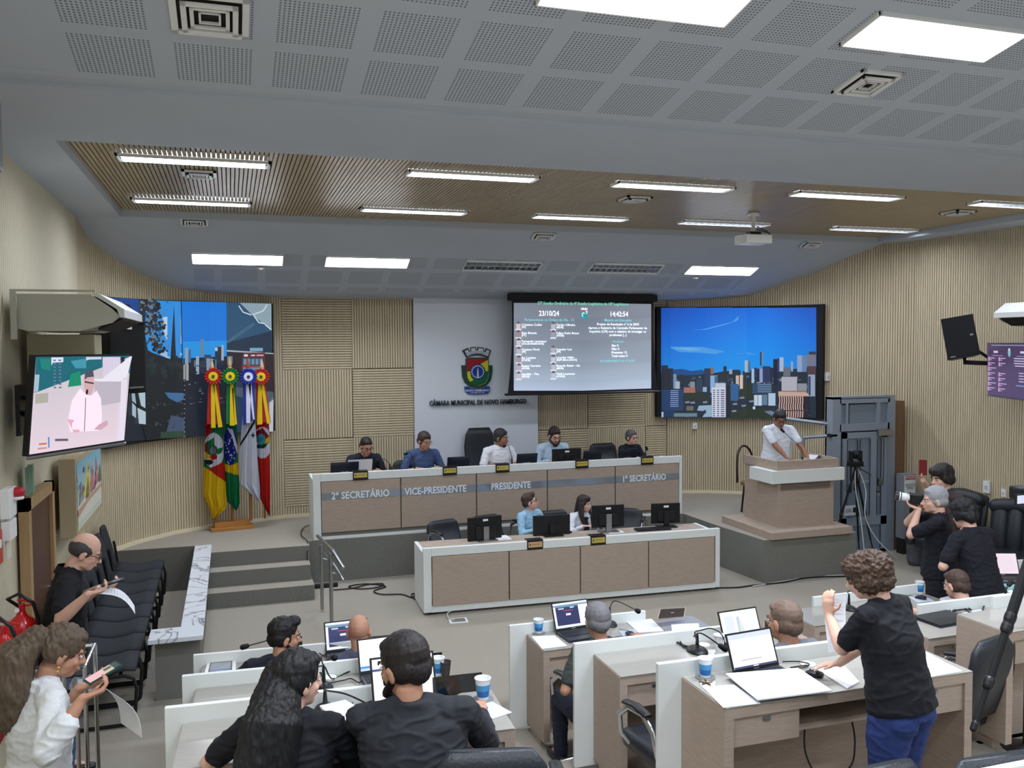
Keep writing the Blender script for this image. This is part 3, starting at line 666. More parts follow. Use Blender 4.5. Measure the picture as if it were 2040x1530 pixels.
# ================================================================ office chairs
def office_chair(label, loc, rz, high=0, group='black leather swivel chairs'):
    t = thing('office_chair', label, 'chair', loc, rz, group)
    H = .46; bh = .50+high
    mb = MB(); mb.cbox((0, .02, H-.03), .50, .50, .11, .045); mb.build('seat', M_leather, t, smooth=True)
    mb = MB()
    rg = []
    for k in range(9):
        v = k/8; z = H+.02+bh*v; wd = .25-.05*max(0, v-.6)/.4-.03*(1-v); y = -.24-.10*v-.03*math.sin(v*PI); th = .05-.015*v
        if k == 8: wd *= .8; th *= .6
        rg.append([Vector((wd*math.copysign(abs(math.cos(a))**.5, math.cos(a)), y+th*math.copysign(abs(math.sin(a))**.7, math.sin(a)), z)) for a in [2*PI*i/20 for i in range(20)]])
    mb.rings(rg); mb.build('backrest', M_leather, t, smooth=True)
    for s in (-1, 1):
        mb = MB(); mb.loft([(s*.22, -.22, H-.04), (s*.29, -.2, H+.04), (s*.30, -.17, H+.17), (s*.29, -.05, H+.225), (s*.29, .10, H+.215), (s*.29, .2, H+.14), (s*.28, .2, H+.02), (s*.23, .16, H-.05)], [(.012, .022)]*8, 8, xa=(1, 0, 0)); ar = mb.build('armrest', M_chrome, t, smooth=True)
        mb = MB(); mb.loft([(s*.29, -.10, H+.238), (s*.29, .02, H+.25), (s*.29, .13, H+.232)], [(.03, .014)]*3, 10, xa=(1, 0, 0)); mb.build('arm_pad', M_black, ar, smooth=True)
    mb = MB(); mb.cyl((0, 0, .1), (0, 0, H-.07), .028); mb.cbox((0, 0, H-.09), .2, .22, .03, .005); mb.build('gas_lift', M_black, t)
    mb = MB()
    for k in range(5):
        a = 2*PI*k/5+.3; mb.loft([(0, 0, .10), (.16*math.cos(a), .16*math.sin(a), .095), (.29*math.cos(a), .29*math.sin(a), .065)], [(.025, .018), (.02, .014), (.014, .01)], 8, xa=(-math.sin(a), math.cos(a), 0))
    mb.build('star_base', M_chrome, t)
    for k in range(5):
        a = 2*PI*k/5+.3; c = Vector((.29*math.cos(a), .29*math.sin(a), .03)); tdir = Vector((-math.sin(a), math.cos(a), 0))
        mb = MB(); mb.cyl(c-tdir*.022, c+tdir*.022, .03, seg=12); mb.build('caster', M_black, t)
    return t
OC = office_chair('black swivel chair pushed between the two right desks with its chrome arms showing', (2.42, 4.42, .25), .1)
def chair(loc, rz, label): return dup(OC, loc, rz, label)
chair((2.44, 5.60, 0), .12, 'black swivel chair under the grey haired man at the far right desk')
chair((4.20, 4.36, .25), .25, 'black swivel chair with one chrome arm behind the right desk and the monopod')
chair((3.22, 4.38, .25), -.1, 'black swivel chair of the balding man at the middle right desk')
chair((2.15, 2.87, .5), .05, 'empty black chair whose rounded back rises at the bottom edge below the woman')
chair((2.66, 2.80, .5), -.05, 'empty black chair in the bottom right corner')
chair((.98, 3.42, .5), -.25, 'grey black leather chair under the man in the dark suit')
chair((.25, 3.42, .5), -.1, 'black chair under the woman with long black hair')
chair((.55, 5.62, 0), 0, 'black chair under the bald man at the far left desk')
chair((.02, 5.66, 0), 0, 'black chair under the bearded man at the far left desk')
chair((5.6, 5.35, 0), .1, 'black chair under the person with short brown hair')
# chairs of the dais and of the secretaries face the audience
CX_ = [oy(q, 900, 12.0).x for q in (722, 838, 991, 1100, 1254)]
DC = office_chair('tall black leather chair behind the president in the white shirt', (CX_[2]-.10, 12.27, .54), PI, .22, 'leather chairs behind the dais')
LC = office_chair('black leather chair hidden behind the man at far left of the dais', (CX_[0], 12.3, .54), PI, -.22, 'leather chairs behind the dais')
dup(LC, (CX_[1]-.06, 12.3, .54), PI, 'black leather chair behind the man in the blue T shirt'); dup(LC, (CX_[3], 12.34, .54), PI, 'black leather chair behind the bearded man on the dais')
dup(LC, (CX_[4]-.16, 12.3, .54), PI, 'black leather chair behind the woman at right end of the dais').scale = (1, 1, 1.16)
def low_chair(loc, rz, label): return dup(LC, loc, rz, label, 'chairs behind the secretary desk')
low_chair((3.22, 10.62, 0), PI+.3, 'dark chair behind the man in light blue at the secretary desk')
low_chair((4.05, 10.62, 0), PI, 'dark chair behind the young woman at the secretary desk')
low_chair((4.86, 10.5, 0), PI-.6, 'empty black leather chair between the two right monitors of the secretary desk')
low_chair((2.62, 10.5, 0), PI+.3, 'empty dark chair behind the leftmost monitor of the secretary desk')
# ================================================================ row of linked visitor chairs at the left wall
def visitor_chair(label, loc):
    t = thing('visitor_chair', label, 'chair', loc, 0, 'black visitor chairs along the left wall')
    fab = M_fab
    mb = MB(); rg = []
    for k in range(7):
        v = k/6; x = -.24+.5*v
        zc = .45+.02*math.cos(v*PI*2)-.02*(v > .9)
        rg.append([Vector((x, .215*math.copysign(abs(math.cos(a))**.6, math.cos(a)), zc+.035*math.sin(a))) for a in [2*PI*i/16 for i in range(16)]])
    mb.rings(rg); mb.build('seat', fab, t, smooth=True)
    mb = MB(); mb.loft([(-.27, 0, .50), (-.31, 0, .66), (-.35, 0, .82), (-.37, 0, .93)], [(.19, .03), (.215, .035), (.21, .035), (.15, .028)], 18, xa=(0, 1, 0)); mb.build('backrest', fab, t, smooth=True)
    for s in (-1, 1):
        mb = MB(); mb.loft([(-.28, s*.2, .72), (-.25, s*.21, .5), (-.22, s*.21, .41), (.18, s*.21, .41), (.25, s*.21, .38), (.27, s*.21, .30), (.25, s*.21, .06), (.20, s*.21, .02), (-.22, s*.21, .02)], .014, 8); mb.build('frame', M_blackm, t, smooth=True)
    mb = MB(); mb.cyl((-.2, -.21, .02), (-.2, .21, .02), .012); mb.build('cross_bar', M_blackm, t); mb = MB(); mb.cyl((.15, -.21, .41), (.15, .21, .41), .012); mb.build('cross_bar', M_blackm, t)
    return t
M_fab = mat('black_fabric', (40, 44, 50), .85, noise_=.15, scale=120, bump=.3)
VC = visitor_chair('black visitor chair nearest the camera in the row along the left wall', (-1.03, 7.6, 0))
names = ['second', 'third', 'fourth', 'fifth', 'sixth', 'seventh', 'last']
for i, n_ in enumerate(names):
    lb = 'black visitor chair, %s from the camera in the row along the left wall' % n_ if n_ != 'last' else 'black visitor chair next to the stage, last in the row along the left wall'
    dup(VC, (-1.03-.005*i, 7.6+.465*(i+1), 0), 0, lb)
# ================================================================ two leather armchairs by the right wall
def armchair(label, loc, rz):
    t = thing('leather_armchair', label, 'armchair', loc, rz, 'leather armchairs by the right wall')
    mb = MB(); mb.cbox((0, 0, .40), .58, .58, .16, .06); mb.build('seat', M_leather, t, smooth=True)
    for s in (-1, 0, 1):
        mb = MB(); mb.loft([(s*.17, -.24, .46), (s*.17, -.27, .7), (s*.17, -.33, .92)], [(.10, .07)]*3, 14, xa=(1, 0, 0)); mb.build('back_cushion', M_leather, t, smooth=True)
    mb = MB(); mb.loft([(-.22, -.34, .96), (0, -.35, .99), (.22, -.34, .96)], [(.09, .09)]*3, 14); mb.build('head_roll', M_leather, t, smooth=True)
    mb = MB(); mb.loft([(0, -.33, .3), (0, -.36, .6), (0, -.43, .98)], [(.30, .06)]*3, 16, xa=(1, 0, 0)); mb.build('back_shell', M_leather, t, smooth=True)
    for s in (-1, 1):
        mb = MB(); mb.loft([(s*.31, -.3, .56), (s*.33, 0, .62), (s*.32, .26, .58), (s*.31, .3, .4)], [(.055, .05)]*4, 12, xa=(1, 0, 0)); mb.build('armrest', M_leather, t, smooth=True)
    mb = MB(); mb.cyl((0, 0, .06), (0, 0, .34), .03); 
    for k in range(5):
        a = 2*PI*k/5; mb.loft([(0, 0, .08), (.3*math.cos(a), .3*math.sin(a), .03)], [.02, .02], 8)
    mb.build('base', M_black, t)
    return t
AC_ = armchair('big tufted black leather armchair against the right wall', (8.75, 8.05, 0), PI/2+.5)
dup(AC_, (8.70, 8.95, 0), PI/2+.2, 'black leather armchair half hidden behind the photographer in the black T shirt')
# ================================================================ curved video walls
def proj(P):
    d = Vector((P[0], P[1], P[2]-CAMH)); cx = right.dot(d); cy = up.dot(d); cz = fwd.dot(d)
    return 1020+1750*cx/cz, 765-1750*cy/cz
def offset_path(pts, off, side):
    P = [Vector((p[0], p[1])) for p in pts]; out = []
    for i, p in enumerate(P):
        t = (P[min(i+1, len(P)-1)]-P[max(i-1, 0)]).normalized(); out.append(p+Vector((-t.y, t.x))*side*off)
    return out
def surf_hit(path, px, py, lift=0):
    "point of the curved screen surface on the sight line"
    d = ray(px, py); best = None
    for a, b in zip(path[:-1], path[1:]):
        e = b-a; den = d.x*e.y-d.y*e.x
        if abs(den) < 1e-9: continue
        t = (a.x*e.y-a.y*e.x)/den; s = (a.x*d.y-a.y*d.x)/den
        if t > 0 and -.02 <= s <= 1.02: best = (t, e); break
    if best is None:
        a, b = (path[0], path[1]) if px < proj((*path[0], 2.5))[0] or True else (path[-2], path[-1])
        cands = []
        for a, b in ((path[0], path[1]), (path[-2], path[-1])):
            e = b-a; den = d.x*e.y-d.y*e.x; t = (a.x*e.y-a.y*e.x)/den; s = (a.x*d.y-a.y*d.x)/den
            cands.append((min(abs(s), abs(s-1)), t, e))
        cands.sort(key=lambda q: q[0]); best = (cands[0][1], cands[0][2])
    t, e = best; p = Vector((d.x*t, d.y*t, CAMH+d.z*t)); n = Vector((-e.y, e.x, 0)).normalized()
    if n.dot(Vector((-d.x, -d.y, 0))) < 0: n = -n
    return p+n*lift
def clip_path(path, pxa, pxb, z=2.6, n=24):
    "n+1 plan points of the path between two sight lines"
    return [Vector(surf_hit(path, pxa+(pxb-pxa)*i/n, 660)[:2]) for i in range(n+1)]
def video_wall(path, pxa, pxb, z0, z1, label, pic, mgn):
    pts = clip_path(path, pxa, pxb); m_ = pts[len(pts)//2]
    t = thing('video_wall', label, 'video wall', (m_.x, m_.y, z0), 0, 'curved video walls')
    back = []
    for i, p in enumerate(pts):
        tt = (pts[min(i+1, len(pts)-1)]-pts[max(i-1, 0)]).normalized(); n = Vector((-tt.y, tt.x))
        if n.dot(Vector((3.8, 8))-p) > 0: n = -n
        back.append(p+n*.07)
    mb = MB(); rg = [[(p.x, p.y, z0), (p.x, p.y, z1), (b.x, b.y, z1), (b.x, b.y, z0)] for p, b in zip(pts, back)]
    mb.rings(rg); mb.build('casing', M_blackm, t, world=True)
    cuts = [pxa+(pxb-pxa)*i/24 for i in range(1, 24)]
    pic.build('picture', emis_attr('video_wall_picture', .95), lambda u, v, l: surf_hit(path, u, v, .004+l*2), t, cuts=cuts, step=.00003, world=True)
    return t
pathR = offset_path([(6.2, 12.78)] + curveR[::-1], .09, -1)
pathR = [Vector((p.x, p.y)) for p in pathR]
pathL = offset_path(curveL + [(1.2, 12.78)], .09, -1)
def z8(x, y): return (1300+x/5.667, 590+y/5.667)
pc = Pic()
def R8(x0, y0, x1, y1, c, c2=None):
    pc.poly([z8(x0, y1), z8(x1, y1), z8(x1, y0), z8(x0, y0)], *( [c2 or c, c2 or c, c, c]))
def P8(pts, c): pc.poly([z8(*p) for p in pts], c)
xs = [95, 500, 900, 1300, 1850]
sky_t = [(6, 66, 160), (8, 80, 185), (6, 92, 200), (4, 96, 205), (10, 70, 175)]; sky_m = [(8, 92, 190), (6, 104, 205), (2, 118, 215), (0, 122, 220), (6, 100, 200)]; sky_b = [(20, 120, 205), (16, 130, 212), (14, 138, 216), (14, 138, 216), (18, 118, 205)]
for i in range(4):
    pc.poly([z8(xs[i], 480), z8(xs[i+1], 480), z8(xs[i+1], 128), z8(xs[i], 132)], sky_m[i], sky_m[i+1], sky_t[i+1], sky_t[i])
    pc.poly([z8(xs[i], 900), z8(xs[i+1], 900), z8(xs[i+1], 480), z8(xs[i], 480)], sky_b[i], sky_b[i+1], sky_m[i+1], sky_m[i])
for q in ([(170, 570), (560, 572), (820, 625), (700, 655), (560, 640), (300, 630)], [(420, 380), (560, 375), (900, 290), (980, 215), (960, 275), (800, 330), (600, 380)], [(930, 650), (1060, 638), (1180, 650), (1060, 662)]): P8(q, (66, 142, 208))
P8([(225, 585), (420, 580), (560, 605), (420, 615)], (96, 158, 212))
P8([(95, 860), (220, 830), (330, 820), (440, 845), (560, 830), (600, 860), (600, 960), (95, 960)], (22, 66, 122))
P8([(95, 900), (500, 890), (740, 860), (820, 845), (1000, 850), (1300, 800), (1500, 830), (1850, 800), (1850, 1375), (95, 1372)], (26, 38, 54))
rr = random.Random(3)
for i in range(150):
    x = rr.uniform(100, 1800); y = 880+abs(rr.gauss(0, 1))*220; y = min(y, 1340); w_ = rr.uniform(10, 45); h_ = rr.uniform(8, 34); k = rr.choice([(60, 82, 108), (96, 112, 132), (38, 52, 44), (30, 44, 40), (128, 140, 158), (20, 30, 44), (70, 60, 58), (44, 66, 92)])
    R8(x, y, min(x+w_, 1848), min(y+h_, 1368), k)
for x, y, a, b in ((350, 1080, 640, 1180), (980, 980, 1150, 1160), (880, 1260, 1400, 1370), (1840, 900, 1850, 1370)): P8([(x, b), (b and a, b), (a-20, y+18), ((x+a)/2, y-8), (x+15, y+22)], (32, 44, 36))
B = [(95, 780, 170, 1050, (38, 44, 58)), (100, 815, 232, 1050, (30, 36, 50)), (130, 845, 180, 1045, (156, 164, 184)), (232, 880, 268, 1045, (104, 130, 162)), (255, 962, 306, 1045, (152, 162, 178)), (582, 815, 655, 1010, (34, 46, 66)), (650, 800, 692, 880, (120, 92, 92)), (800, 790, 836, 880, (26, 34, 52)), (865, 825, 900, 880, (130, 148, 172)), (900, 830, 990, 900, (30, 38, 52)), (1040, 725, 1080, 860, (150, 168, 186)), (1052, 740, 1068, 850, (60, 70, 80)), (1080, 735, 1108, 860, (60, 100, 150)), (1215, 630, 1235, 785, (36, 60, 96)), (1235, 628, 1256, 785, (86, 128, 168)), (1120, 820, 1150, 980, (150, 176, 204)), (1150, 808, 1180, 920, (30, 44, 76)), (1180, 830, 1210, 970, (20, 34, 66)), (1210, 815, 1246, 975, (128, 142, 178)), (1246, 790, 1330, 970, (38, 46, 86)), (1365, 710, 1412, 1000, (16, 22, 52)), (1412, 700, 1436, 860, (40, 56, 96)), (1436, 690, 1482, 850, (150, 166, 190)), (1565, 735, 1590, 850, (130, 150, 178)), (1636, 668, 1690, 855, (126, 148, 180)), (1690, 672, 1742, 855, (92, 118, 156)), (1770, 625, 1848, 700, (44, 48, 64)), (1745, 660, 1848, 790, (104, 106, 124)), (1750, 790, 1848, 880, (70, 52, 62)), (1480, 800, 1560, 905, (90, 98, 116)), (652, 895, 735, 1090, (120, 158, 196)), (700, 900, 735, 1080, (60, 88, 118)), (940, 895, 975, 1010, (182, 164, 156)), (985, 890, 1020, 1045, (196, 172, 160)), (490, 940, 560, 1080, (40, 56, 76)), (420, 965, 475, 1060, (122, 124, 136)), (350, 1030, 480, 1090, (150, 96, 84)), (95, 1055, 345, 1290, (28, 54, 92)), (870, 990, 970, 1180, (38, 84, 134)), (1130, 985, 1345, 1100, (42, 66, 96)), (1460, 910, 1635, 1070, (158, 158, 168)), (1640, 985, 1745, 1070, (126, 128, 138)), (1760, 885, 1840, 1130, (134, 146, 170)), (1765, 905, 1790, 1120, (40, 56, 82)), (1148, 1115, 1190, 1235, (168, 186, 204)), (1195, 1115, 1236, 1235, (176, 192, 208)), (1240, 1110, 1300, 1230, (84, 110, 134)), (1310, 1095, 1390, 1235, (156, 178, 200)), (1135, 1245, 1162, 1275, (190, 200, 214)), (565, 1025, 610, 1080, (128, 158, 190)), (240, 1320, 500, 1360, (92, 118, 128)), (120, 1290, 240, 1368, (26, 48, 80)), (95, 1305, 118, 1365, (150, 166, 190)), (380, 1240, 460, 1290, (96, 92, 80))]
for b in B: R8(*b)
for i in range(9): R8(168, 1062+i*22, 290, 1070+i*22, (132, 152, 196))
for i in range(5): R8(1190, 995+i*20, 1345, 1001+i*20, (120, 144, 176))
P8([(520, 1235), (680, 1228), (690, 1360), (560, 1365), (600, 1300), (500, 1290)], (132, 158, 180))
P8([(570, 1290), (640, 1270), (640, 1300), (580, 1330)], (28, 48, 68))
R8(705, 980, 826, 1040, (170, 178, 196)); R8(668, 1030, 826, 1365, (186, 192, 210)); R8(826, 1000, 880, 1368, (22, 28, 44))
for i in range(13):
    for xa, xb in ((682, 706), (728, 752), (770, 812)): R8(xa, 1056+i*24, xb, 1067+i*24, (58, 62, 84))
R8(1425, 1075, 1745, 1140, (164, 136, 126)); R8(1425, 1128, 1770, 1372, (30, 28, 40)); P8([(1425, 1075), (1760, 1095), (1775, 1130), (1425, 1120)], (176, 150, 140))
for i in range(13):
    x = 1430+i*26; P8([(x, 1125), (x+13, 1125), (x+18, 1180), (x+10, 1240), (x+18, 1300), (x+12, 1370), (x, 1370), (x+5, 1300), (x-2, 1240), (x+6, 1180)], (188, 156, 144))
R8(1425, 1285, 1770, 1296, (60, 48, 56))
P8([(1265, 1300), (1340, 1290), (1385, 1310), (1350, 1350)], (96, 112, 138)); R8(1380, 1350, 1400, 1372, (180, 184, 192))
for (x, y) in ((360, 1190), (420, 1195), (560, 1190), (900, 1210), (1000, 1230), (1090, 1180), (890, 1290), (980, 1140)): P8([(x, y), (x+50, y-8), (x+60, y+14), (x+10, y+20)], (112, 120, 132))
video_wall(pathR, 1309, 1640, 1.80, 3.56, 'wide curved video wall with a blue skyline to the right of the projection screen', pc, 0)
# left video wall: three joined views
def z9(x, y): return (200+x/4.78, 580+y/4.78)
pc = Pic()
def R9(x0, y0, x1, y1, c, c2=None): pc.poly([z9(x0, y1), z9(x1, y1), z9(x1, y0), z9(x0, y0)], *([c2 or c, c2 or c, c, c]))
def P9(pts, c): pc.poly([z9(*p) for p in pts], c)
P9([(60, 60), (500, 80), (1620, 118), (1640, 1330), (800, 1385), (60, 1450)], (24, 30, 40))
P9([(60, 60), (400, 78), (398, 440), (340, 500), (60, 400)], (20, 62, 130)); P9([(60, 90), (280, 130), (350, 330), (430, 520), (60, 500)], (18, 24, 34))
P9([(400, 84), (765, 98), (775, 690), (640, 640), (420, 560)], (40, 130, 205)); 
P9([(590, 250), (700, 232), (765, 240), (772, 500), (660, 520), (600, 400)], (168, 186, 206)); P9([(560, 600), (640, 555), (775, 590), (775, 610), (640, 640)], (150, 176, 200)); P9([(650, 300), (765, 300), (770, 420), (690, 430)], (120, 140, 168))
for i in range(260):
    t_ = rr.random(); x = 470+rr.gauss(0, 50)+60*t_; y = 90+490*t_; r_ = rr.uniform(5, 20)
    pc.circ(*z9(x, y), r_/4.78, rr.choice([(24, 28, 34), (34, 40, 44), (18, 22, 28), (96, 108, 122), (50, 58, 62)]))
P9([(395, 300), (440, 560), (560, 640), (775, 690), (798, 1390), (430, 1420), (300, 900), (300, 520)], (20, 26, 30))
for i in range(60):
    x = rr.uniform(440, 790); y = 640+abs(rr.gauss(0, 100)); pc.circ(*z9(x, y), rr.uniform(3, 7), rr.choice([(26, 36, 34), (30, 40, 46), (20, 26, 28)]))
P9([(600, 965), (785, 970), (785, 1030), (720, 1060), (640, 1020)], (58, 96, 140)); P9([(660, 1180), (790, 1210), (795, 1390), (600, 1395)], (58, 72, 98)); P9([(560, 1340), (800, 1330), (798, 1392), (560, 1400)], (40, 60, 48))
for i in range(25): pc.circ(*z9(rr.uniform(440, 780), rr.uniform(1050, 1300)), rr.uniform(1, 3), (52, 56, 66))
P9([(145, 370), (200, 470), (150, 485)], (150, 172, 182)); P9([(165, 360), (215, 350), (240, 490), (205, 430)], (146, 168, 178)); P9([(215, 350), (265, 320), (345, 460), (310, 505), (265, 500)], (160, 182, 192)); P9([(280, 320), (300, 310), (335, 380)], (150, 170, 180))
P9([(280, 965), (310, 965), (325, 1075), (285, 1045)], (140, 160, 172)); P9([(345, 970), (412, 930), (415, 1115), (370, 1090)], (158, 178, 188)); P9([(285, 1060), (322, 1100), (322, 1210), (285, 1180)], (150, 170, 182)); P9([(335, 1110), (418, 1150), (418, 1268), (350, 1262)], (160, 180, 190))
P9([(765, 98), (1195, 108), (1200, 640), (775, 690)], (10, 108, 200)); P9([(775, 480), (1198, 470), (1200, 640), (780, 690)], (28, 134, 208))
P9([(780, 640), (1200, 620), (1200, 760), (1130, 1000), (1000, 1380), (800, 1385)], (20, 28, 40))
for b in ((945, 455, 975, 625, (96, 118, 140)), (795, 540, 828, 700, (120, 146, 168)), (828, 555, 852, 680, (52, 92, 140)), (900, 620, 930, 790, (130, 152, 176)), (980, 605, 1060, 720, (44, 58, 82)), (1000, 640, 1040, 780, (118, 136, 158)), (1085, 530, 1165, 700, (26, 40, 62)), (1085, 535, 1110, 570, (160, 176, 190)), (1145, 515, 1168, 660, (140, 158, 176)), (1060, 650, 1100, 760, (70, 90, 116)), (780, 700, 800, 840, (140, 142, 150)), (806, 700, 830, 850, (150, 146, 148)), (880, 660, 900, 720, (80, 92, 110)), (940, 660, 990, 780, (36, 46, 66)), (1110, 690, 1150, 850, (24, 34, 54))): R9(*b)
for i in range(26): R9(785, 850+i*22, 797, 858+i*22, (120, 126, 140)) if i % 2 == 0 else None
for i in range(40):
    x = rr.uniform(810, 1180); y = rr.uniform(700, 1080); R9(x, y, x+rr.uniform(8, 40), y+rr.uniform(5, 18), rr.choice([(50, 58, 72), (84, 90, 100), (30, 36, 48)]))
P9([(1195, 108), (1620, 120), (1632, 1330), (1400, 1340), (1190, 1345), (1195, 600)], (30, 52, 76)); P9([(1195, 108), (1330, 112), (1560, 300), (1625, 380), (1625, 560), (1200, 520)], (38, 74, 104)); P9([(1320, 112), (1620, 120), (1622, 370), (1440, 230)], (128, 150, 162))
P9([(1200, 490), (1620, 380), (1622, 585), (1200, 560)], (26, 44, 66))
for i in range(10): pc.circ(*z9(1210+i*26, 480-i*18), 2.6, (88, 120, 146)); pc.circ(*z9(1210+i*26, 480-i*18), 1.5, (30, 56, 82))
for a, b in (((1310, 140), (1350, 200)), ((1350, 200), (1430, 228)), ((1450, 230), (1500, 300)), ((1500, 300), (1560, 310)), ((1560, 320), (1620, 370)), ((1440, 225), (1540, 190)), ((1540, 190), (1580, 130))): pc.line(z9(*a), z9(*b), 2.2, (190, 204, 212))
P9([(1195, 560), (1640, 590), (1640, 600), (1195, 575)], (150, 160, 172)); P9([(1195, 580), (1640, 604), (1640, 1000), (1195, 800)], (36, 26, 36)); R9(1415, 540, 1538, 572, (110, 150, 176)); P9([(1350, 585), (1560, 585), (1560, 745), (1330, 750)], (84, 34, 46))
R9(1345, 635, 1545, 705, (40, 60, 84))
for i in range(5): R9(1355+i*38, 645, 1382+i*38, 700, (96, 128, 156))
R9(1340, 712, 1550, 722, (140, 60, 66)); R9(1350, 725, 1540, 750, (100, 120, 138)); R9(1200, 620, 1250, 690, (96, 120, 140)); R9(1360, 602, 1395, 622, (200, 206, 214)); R9(1425, 606, 1465, 618, (190, 196, 206)); R9(1478, 604, 1545, 618, (190, 150, 160))
P9([(1190, 900), (1640, 960), (1640, 1100), (1500, 1060), (1300, 1000)], (70, 78, 92)); P9([(1400, 1340), (1640, 1000), (1632, 1332)], (96, 104, 116)); P9([(1600, 1060), (1640, 1030), (1636, 1335), (1600, 1336)], (168, 174, 182))
video_wall(pathL, 205, 544.5, 1.80, 3.57, 'wide curved video wall of three joined views behind the flags at the left', pc, 0)
# ================================================================ crest and hall name on the white panel
cr = thing('city_crest', 'painted city crest with crown, red and green shield on the white wall panel', 'crest', (3.52, 12.7, 2.2))
def zc(x, y): p = oy(820+x/8.5, 670+y/8.5, 12.70); return (p.x, p.z)
def relief(name, pts, d, mt):
    mb = MB(Matrix(((1, 0, 0, 0), (0, 0, 1, 0), (0, 1, 0, 0), (0, 0, 0, 1))))
    mb.prism([zc(*p) for p in pts], 12.72-d, 12.72); return mb.build(name, mt, cr, world=True)
def upic(name, par, d):
    return None
crown_o = [(858, 240), (955, 195), (975, 250), (1005, 240), (990, 190), (1085, 178), (1090, 225), (1115, 225), (1120, 180), (1225, 195), (1215, 240), (1245, 250), (1262, 200), (1342, 238), (1300, 370), (1200, 330), (1110, 318), (1010, 330), (930, 365)]
o1 = relief('mural_crown', crown_o, .03, mat('crest_black', (22, 32, 44), .4))
shield_o = [(845, 490), (918, 490), (918, 375), (1000, 360), (1215, 360), (1302, 375), (1302, 490), (1365, 490), (1366, 600), (1340, 740), (1280, 820), (1190, 868), (1110, 880), (1000, 860), (905, 790), (860, 690)]
o2 = relief('shield', shield_o, .03, mat('crest_dark_green', (20, 62, 46), .4))
ban_o = [(898, 850), (960, 848), (1000, 880), (1110, 895), (1200, 880), (1260, 848), (1322, 846), (1326, 925), (1290, 970), (1110, 985), (960, 980), (905, 935)]
o3 = relief('banner', ban_o, .03, mat('crest_blue', (24, 62, 140), .4))
pm = diff_attr('crest_paint', .4)
def cpic(name, par, polys, d0):
    p_ = Pic()
    for pts, c in polys: p_.poly([zc(*q) for q in pts], c)
    p_.build(name, pm, lambda u, v, l: Vector((u, 12.72-d0-l*3, v)), par, world=True)
cw = [([(895, 248), (950, 225), (965, 262), (1010, 250), (1000, 205), (1075, 195), (1078, 238), (1125, 238), (1130, 195), (1212, 210), (1205, 252), (1250, 265), (1272, 225), (1318, 248), (1290, 340), (1200, 305), (1110, 292), (1015, 305), (940, 340)], (196, 202, 208))]
for k in range(3): cw.append(([(915+k*12, 285+k*18), (1000, 262+k*17), (1110, 252+k*17), (1215, 262+k*17), (1300-k*10, 285+k*18), (1300-k*10, 289+k*18), (1215, 267+k*17), (1110, 257+k*17), (1000, 267+k*17), (915+k*12, 290+k*18)], (90, 96, 104)))
cpic('crown_masonry', o1, cw, .03)
def arc(cx, cy, r, a0, a1, n=8): return [(cx+r*math.cos(math.radians(a0+(a1-a0)*i/n)), cy-r*math.sin(math.radians(a0+(a1-a0)*i/n))) for i in range(n+1)]
sh = [([(930, 385), (1290, 385), (1295, 600), (1285, 700), (1240, 780), (1110, 830), (990, 790), (935, 700)], (20, 92, 66)),
      ([(930, 385), (1290, 385), (1160, 470), (1010, 560), (930, 605)], (150, 26, 36)),
      ([(1165, 470), (1290, 398), (1295, 580), (1255, 600), (1235, 540), (1200, 500)], (196, 196, 40)), ([(935, 605), (985, 590), (1000, 680), (1045, 738), (985, 770), (945, 700)], (196, 196, 40)),
      (arc(1113, 600, 128, 0, 345, 20), (24, 44, 110))]
for k in range(16):
    a = math.radians(k*22.5); sh.append(([(1113+104*math.cos(a-.1), 600+104*math.sin(a-.1)), (1113+122*math.cos(a), 600+122*math.sin(a)), (1113+104*math.cos(a+.1), 600+104*math.sin(a+.1))], (176, 192, 216)))
sh += [(arc(1113, 600, 106, 0, 345, 20), (170, 188, 214)), (arc(1113, 600, 92, 0, 345, 20), (28, 60, 136)), ([(1095, 710), (1104, 560), (1113, 520), (1122, 560), (1134, 710)], (186, 194, 204))]
sh.append(([(1302, 600), (1308, 500), (1302, 640), (1280, 730), (1240, 795), (1110, 845), (1110, 838), (1236, 788), (1275, 725)], (150, 170, 60)))
cpic('shield_painting', o2, sh, .03)
mb = MB(); a = zc(1110, 918); text_bm(mb, 'NOVO HAMBURGO', .042, frameM((a[0], 12.688, a[1]), (1, 0, 0), (0, 0, 1)), .0006, 'CENTER', bold=.0008); a = zc(1110, 955); text_bm(mb, '5 DE ABRIL DE 1927', .026, frameM((a[0], 12.688, a[1]), (1, 0, 0), (0, 0, 1)), .0006, 'CENTER'); mb.build('banner_lettering', M_lblw, o3, world=True)
tt = thing('wall_lettering', 'dark raised letters CÂMARA MUNICIPAL DE NOVO HAMBURGO on the white panel', 'lettering', (3.5, 12.7, 2.06))
mb = MB(); text_bm(mb, 'CÂMARA MUNICIPAL DE NOVO HAMBURGO', .108, frameM((2.775, 12.69, 2.115), (1, 0, -.006), (0, 0, 1)), .012, bold=.0015, xs=.69); mb.build('letters', mat('letter_dark', (44, 50, 60), .35), tt, world=True)
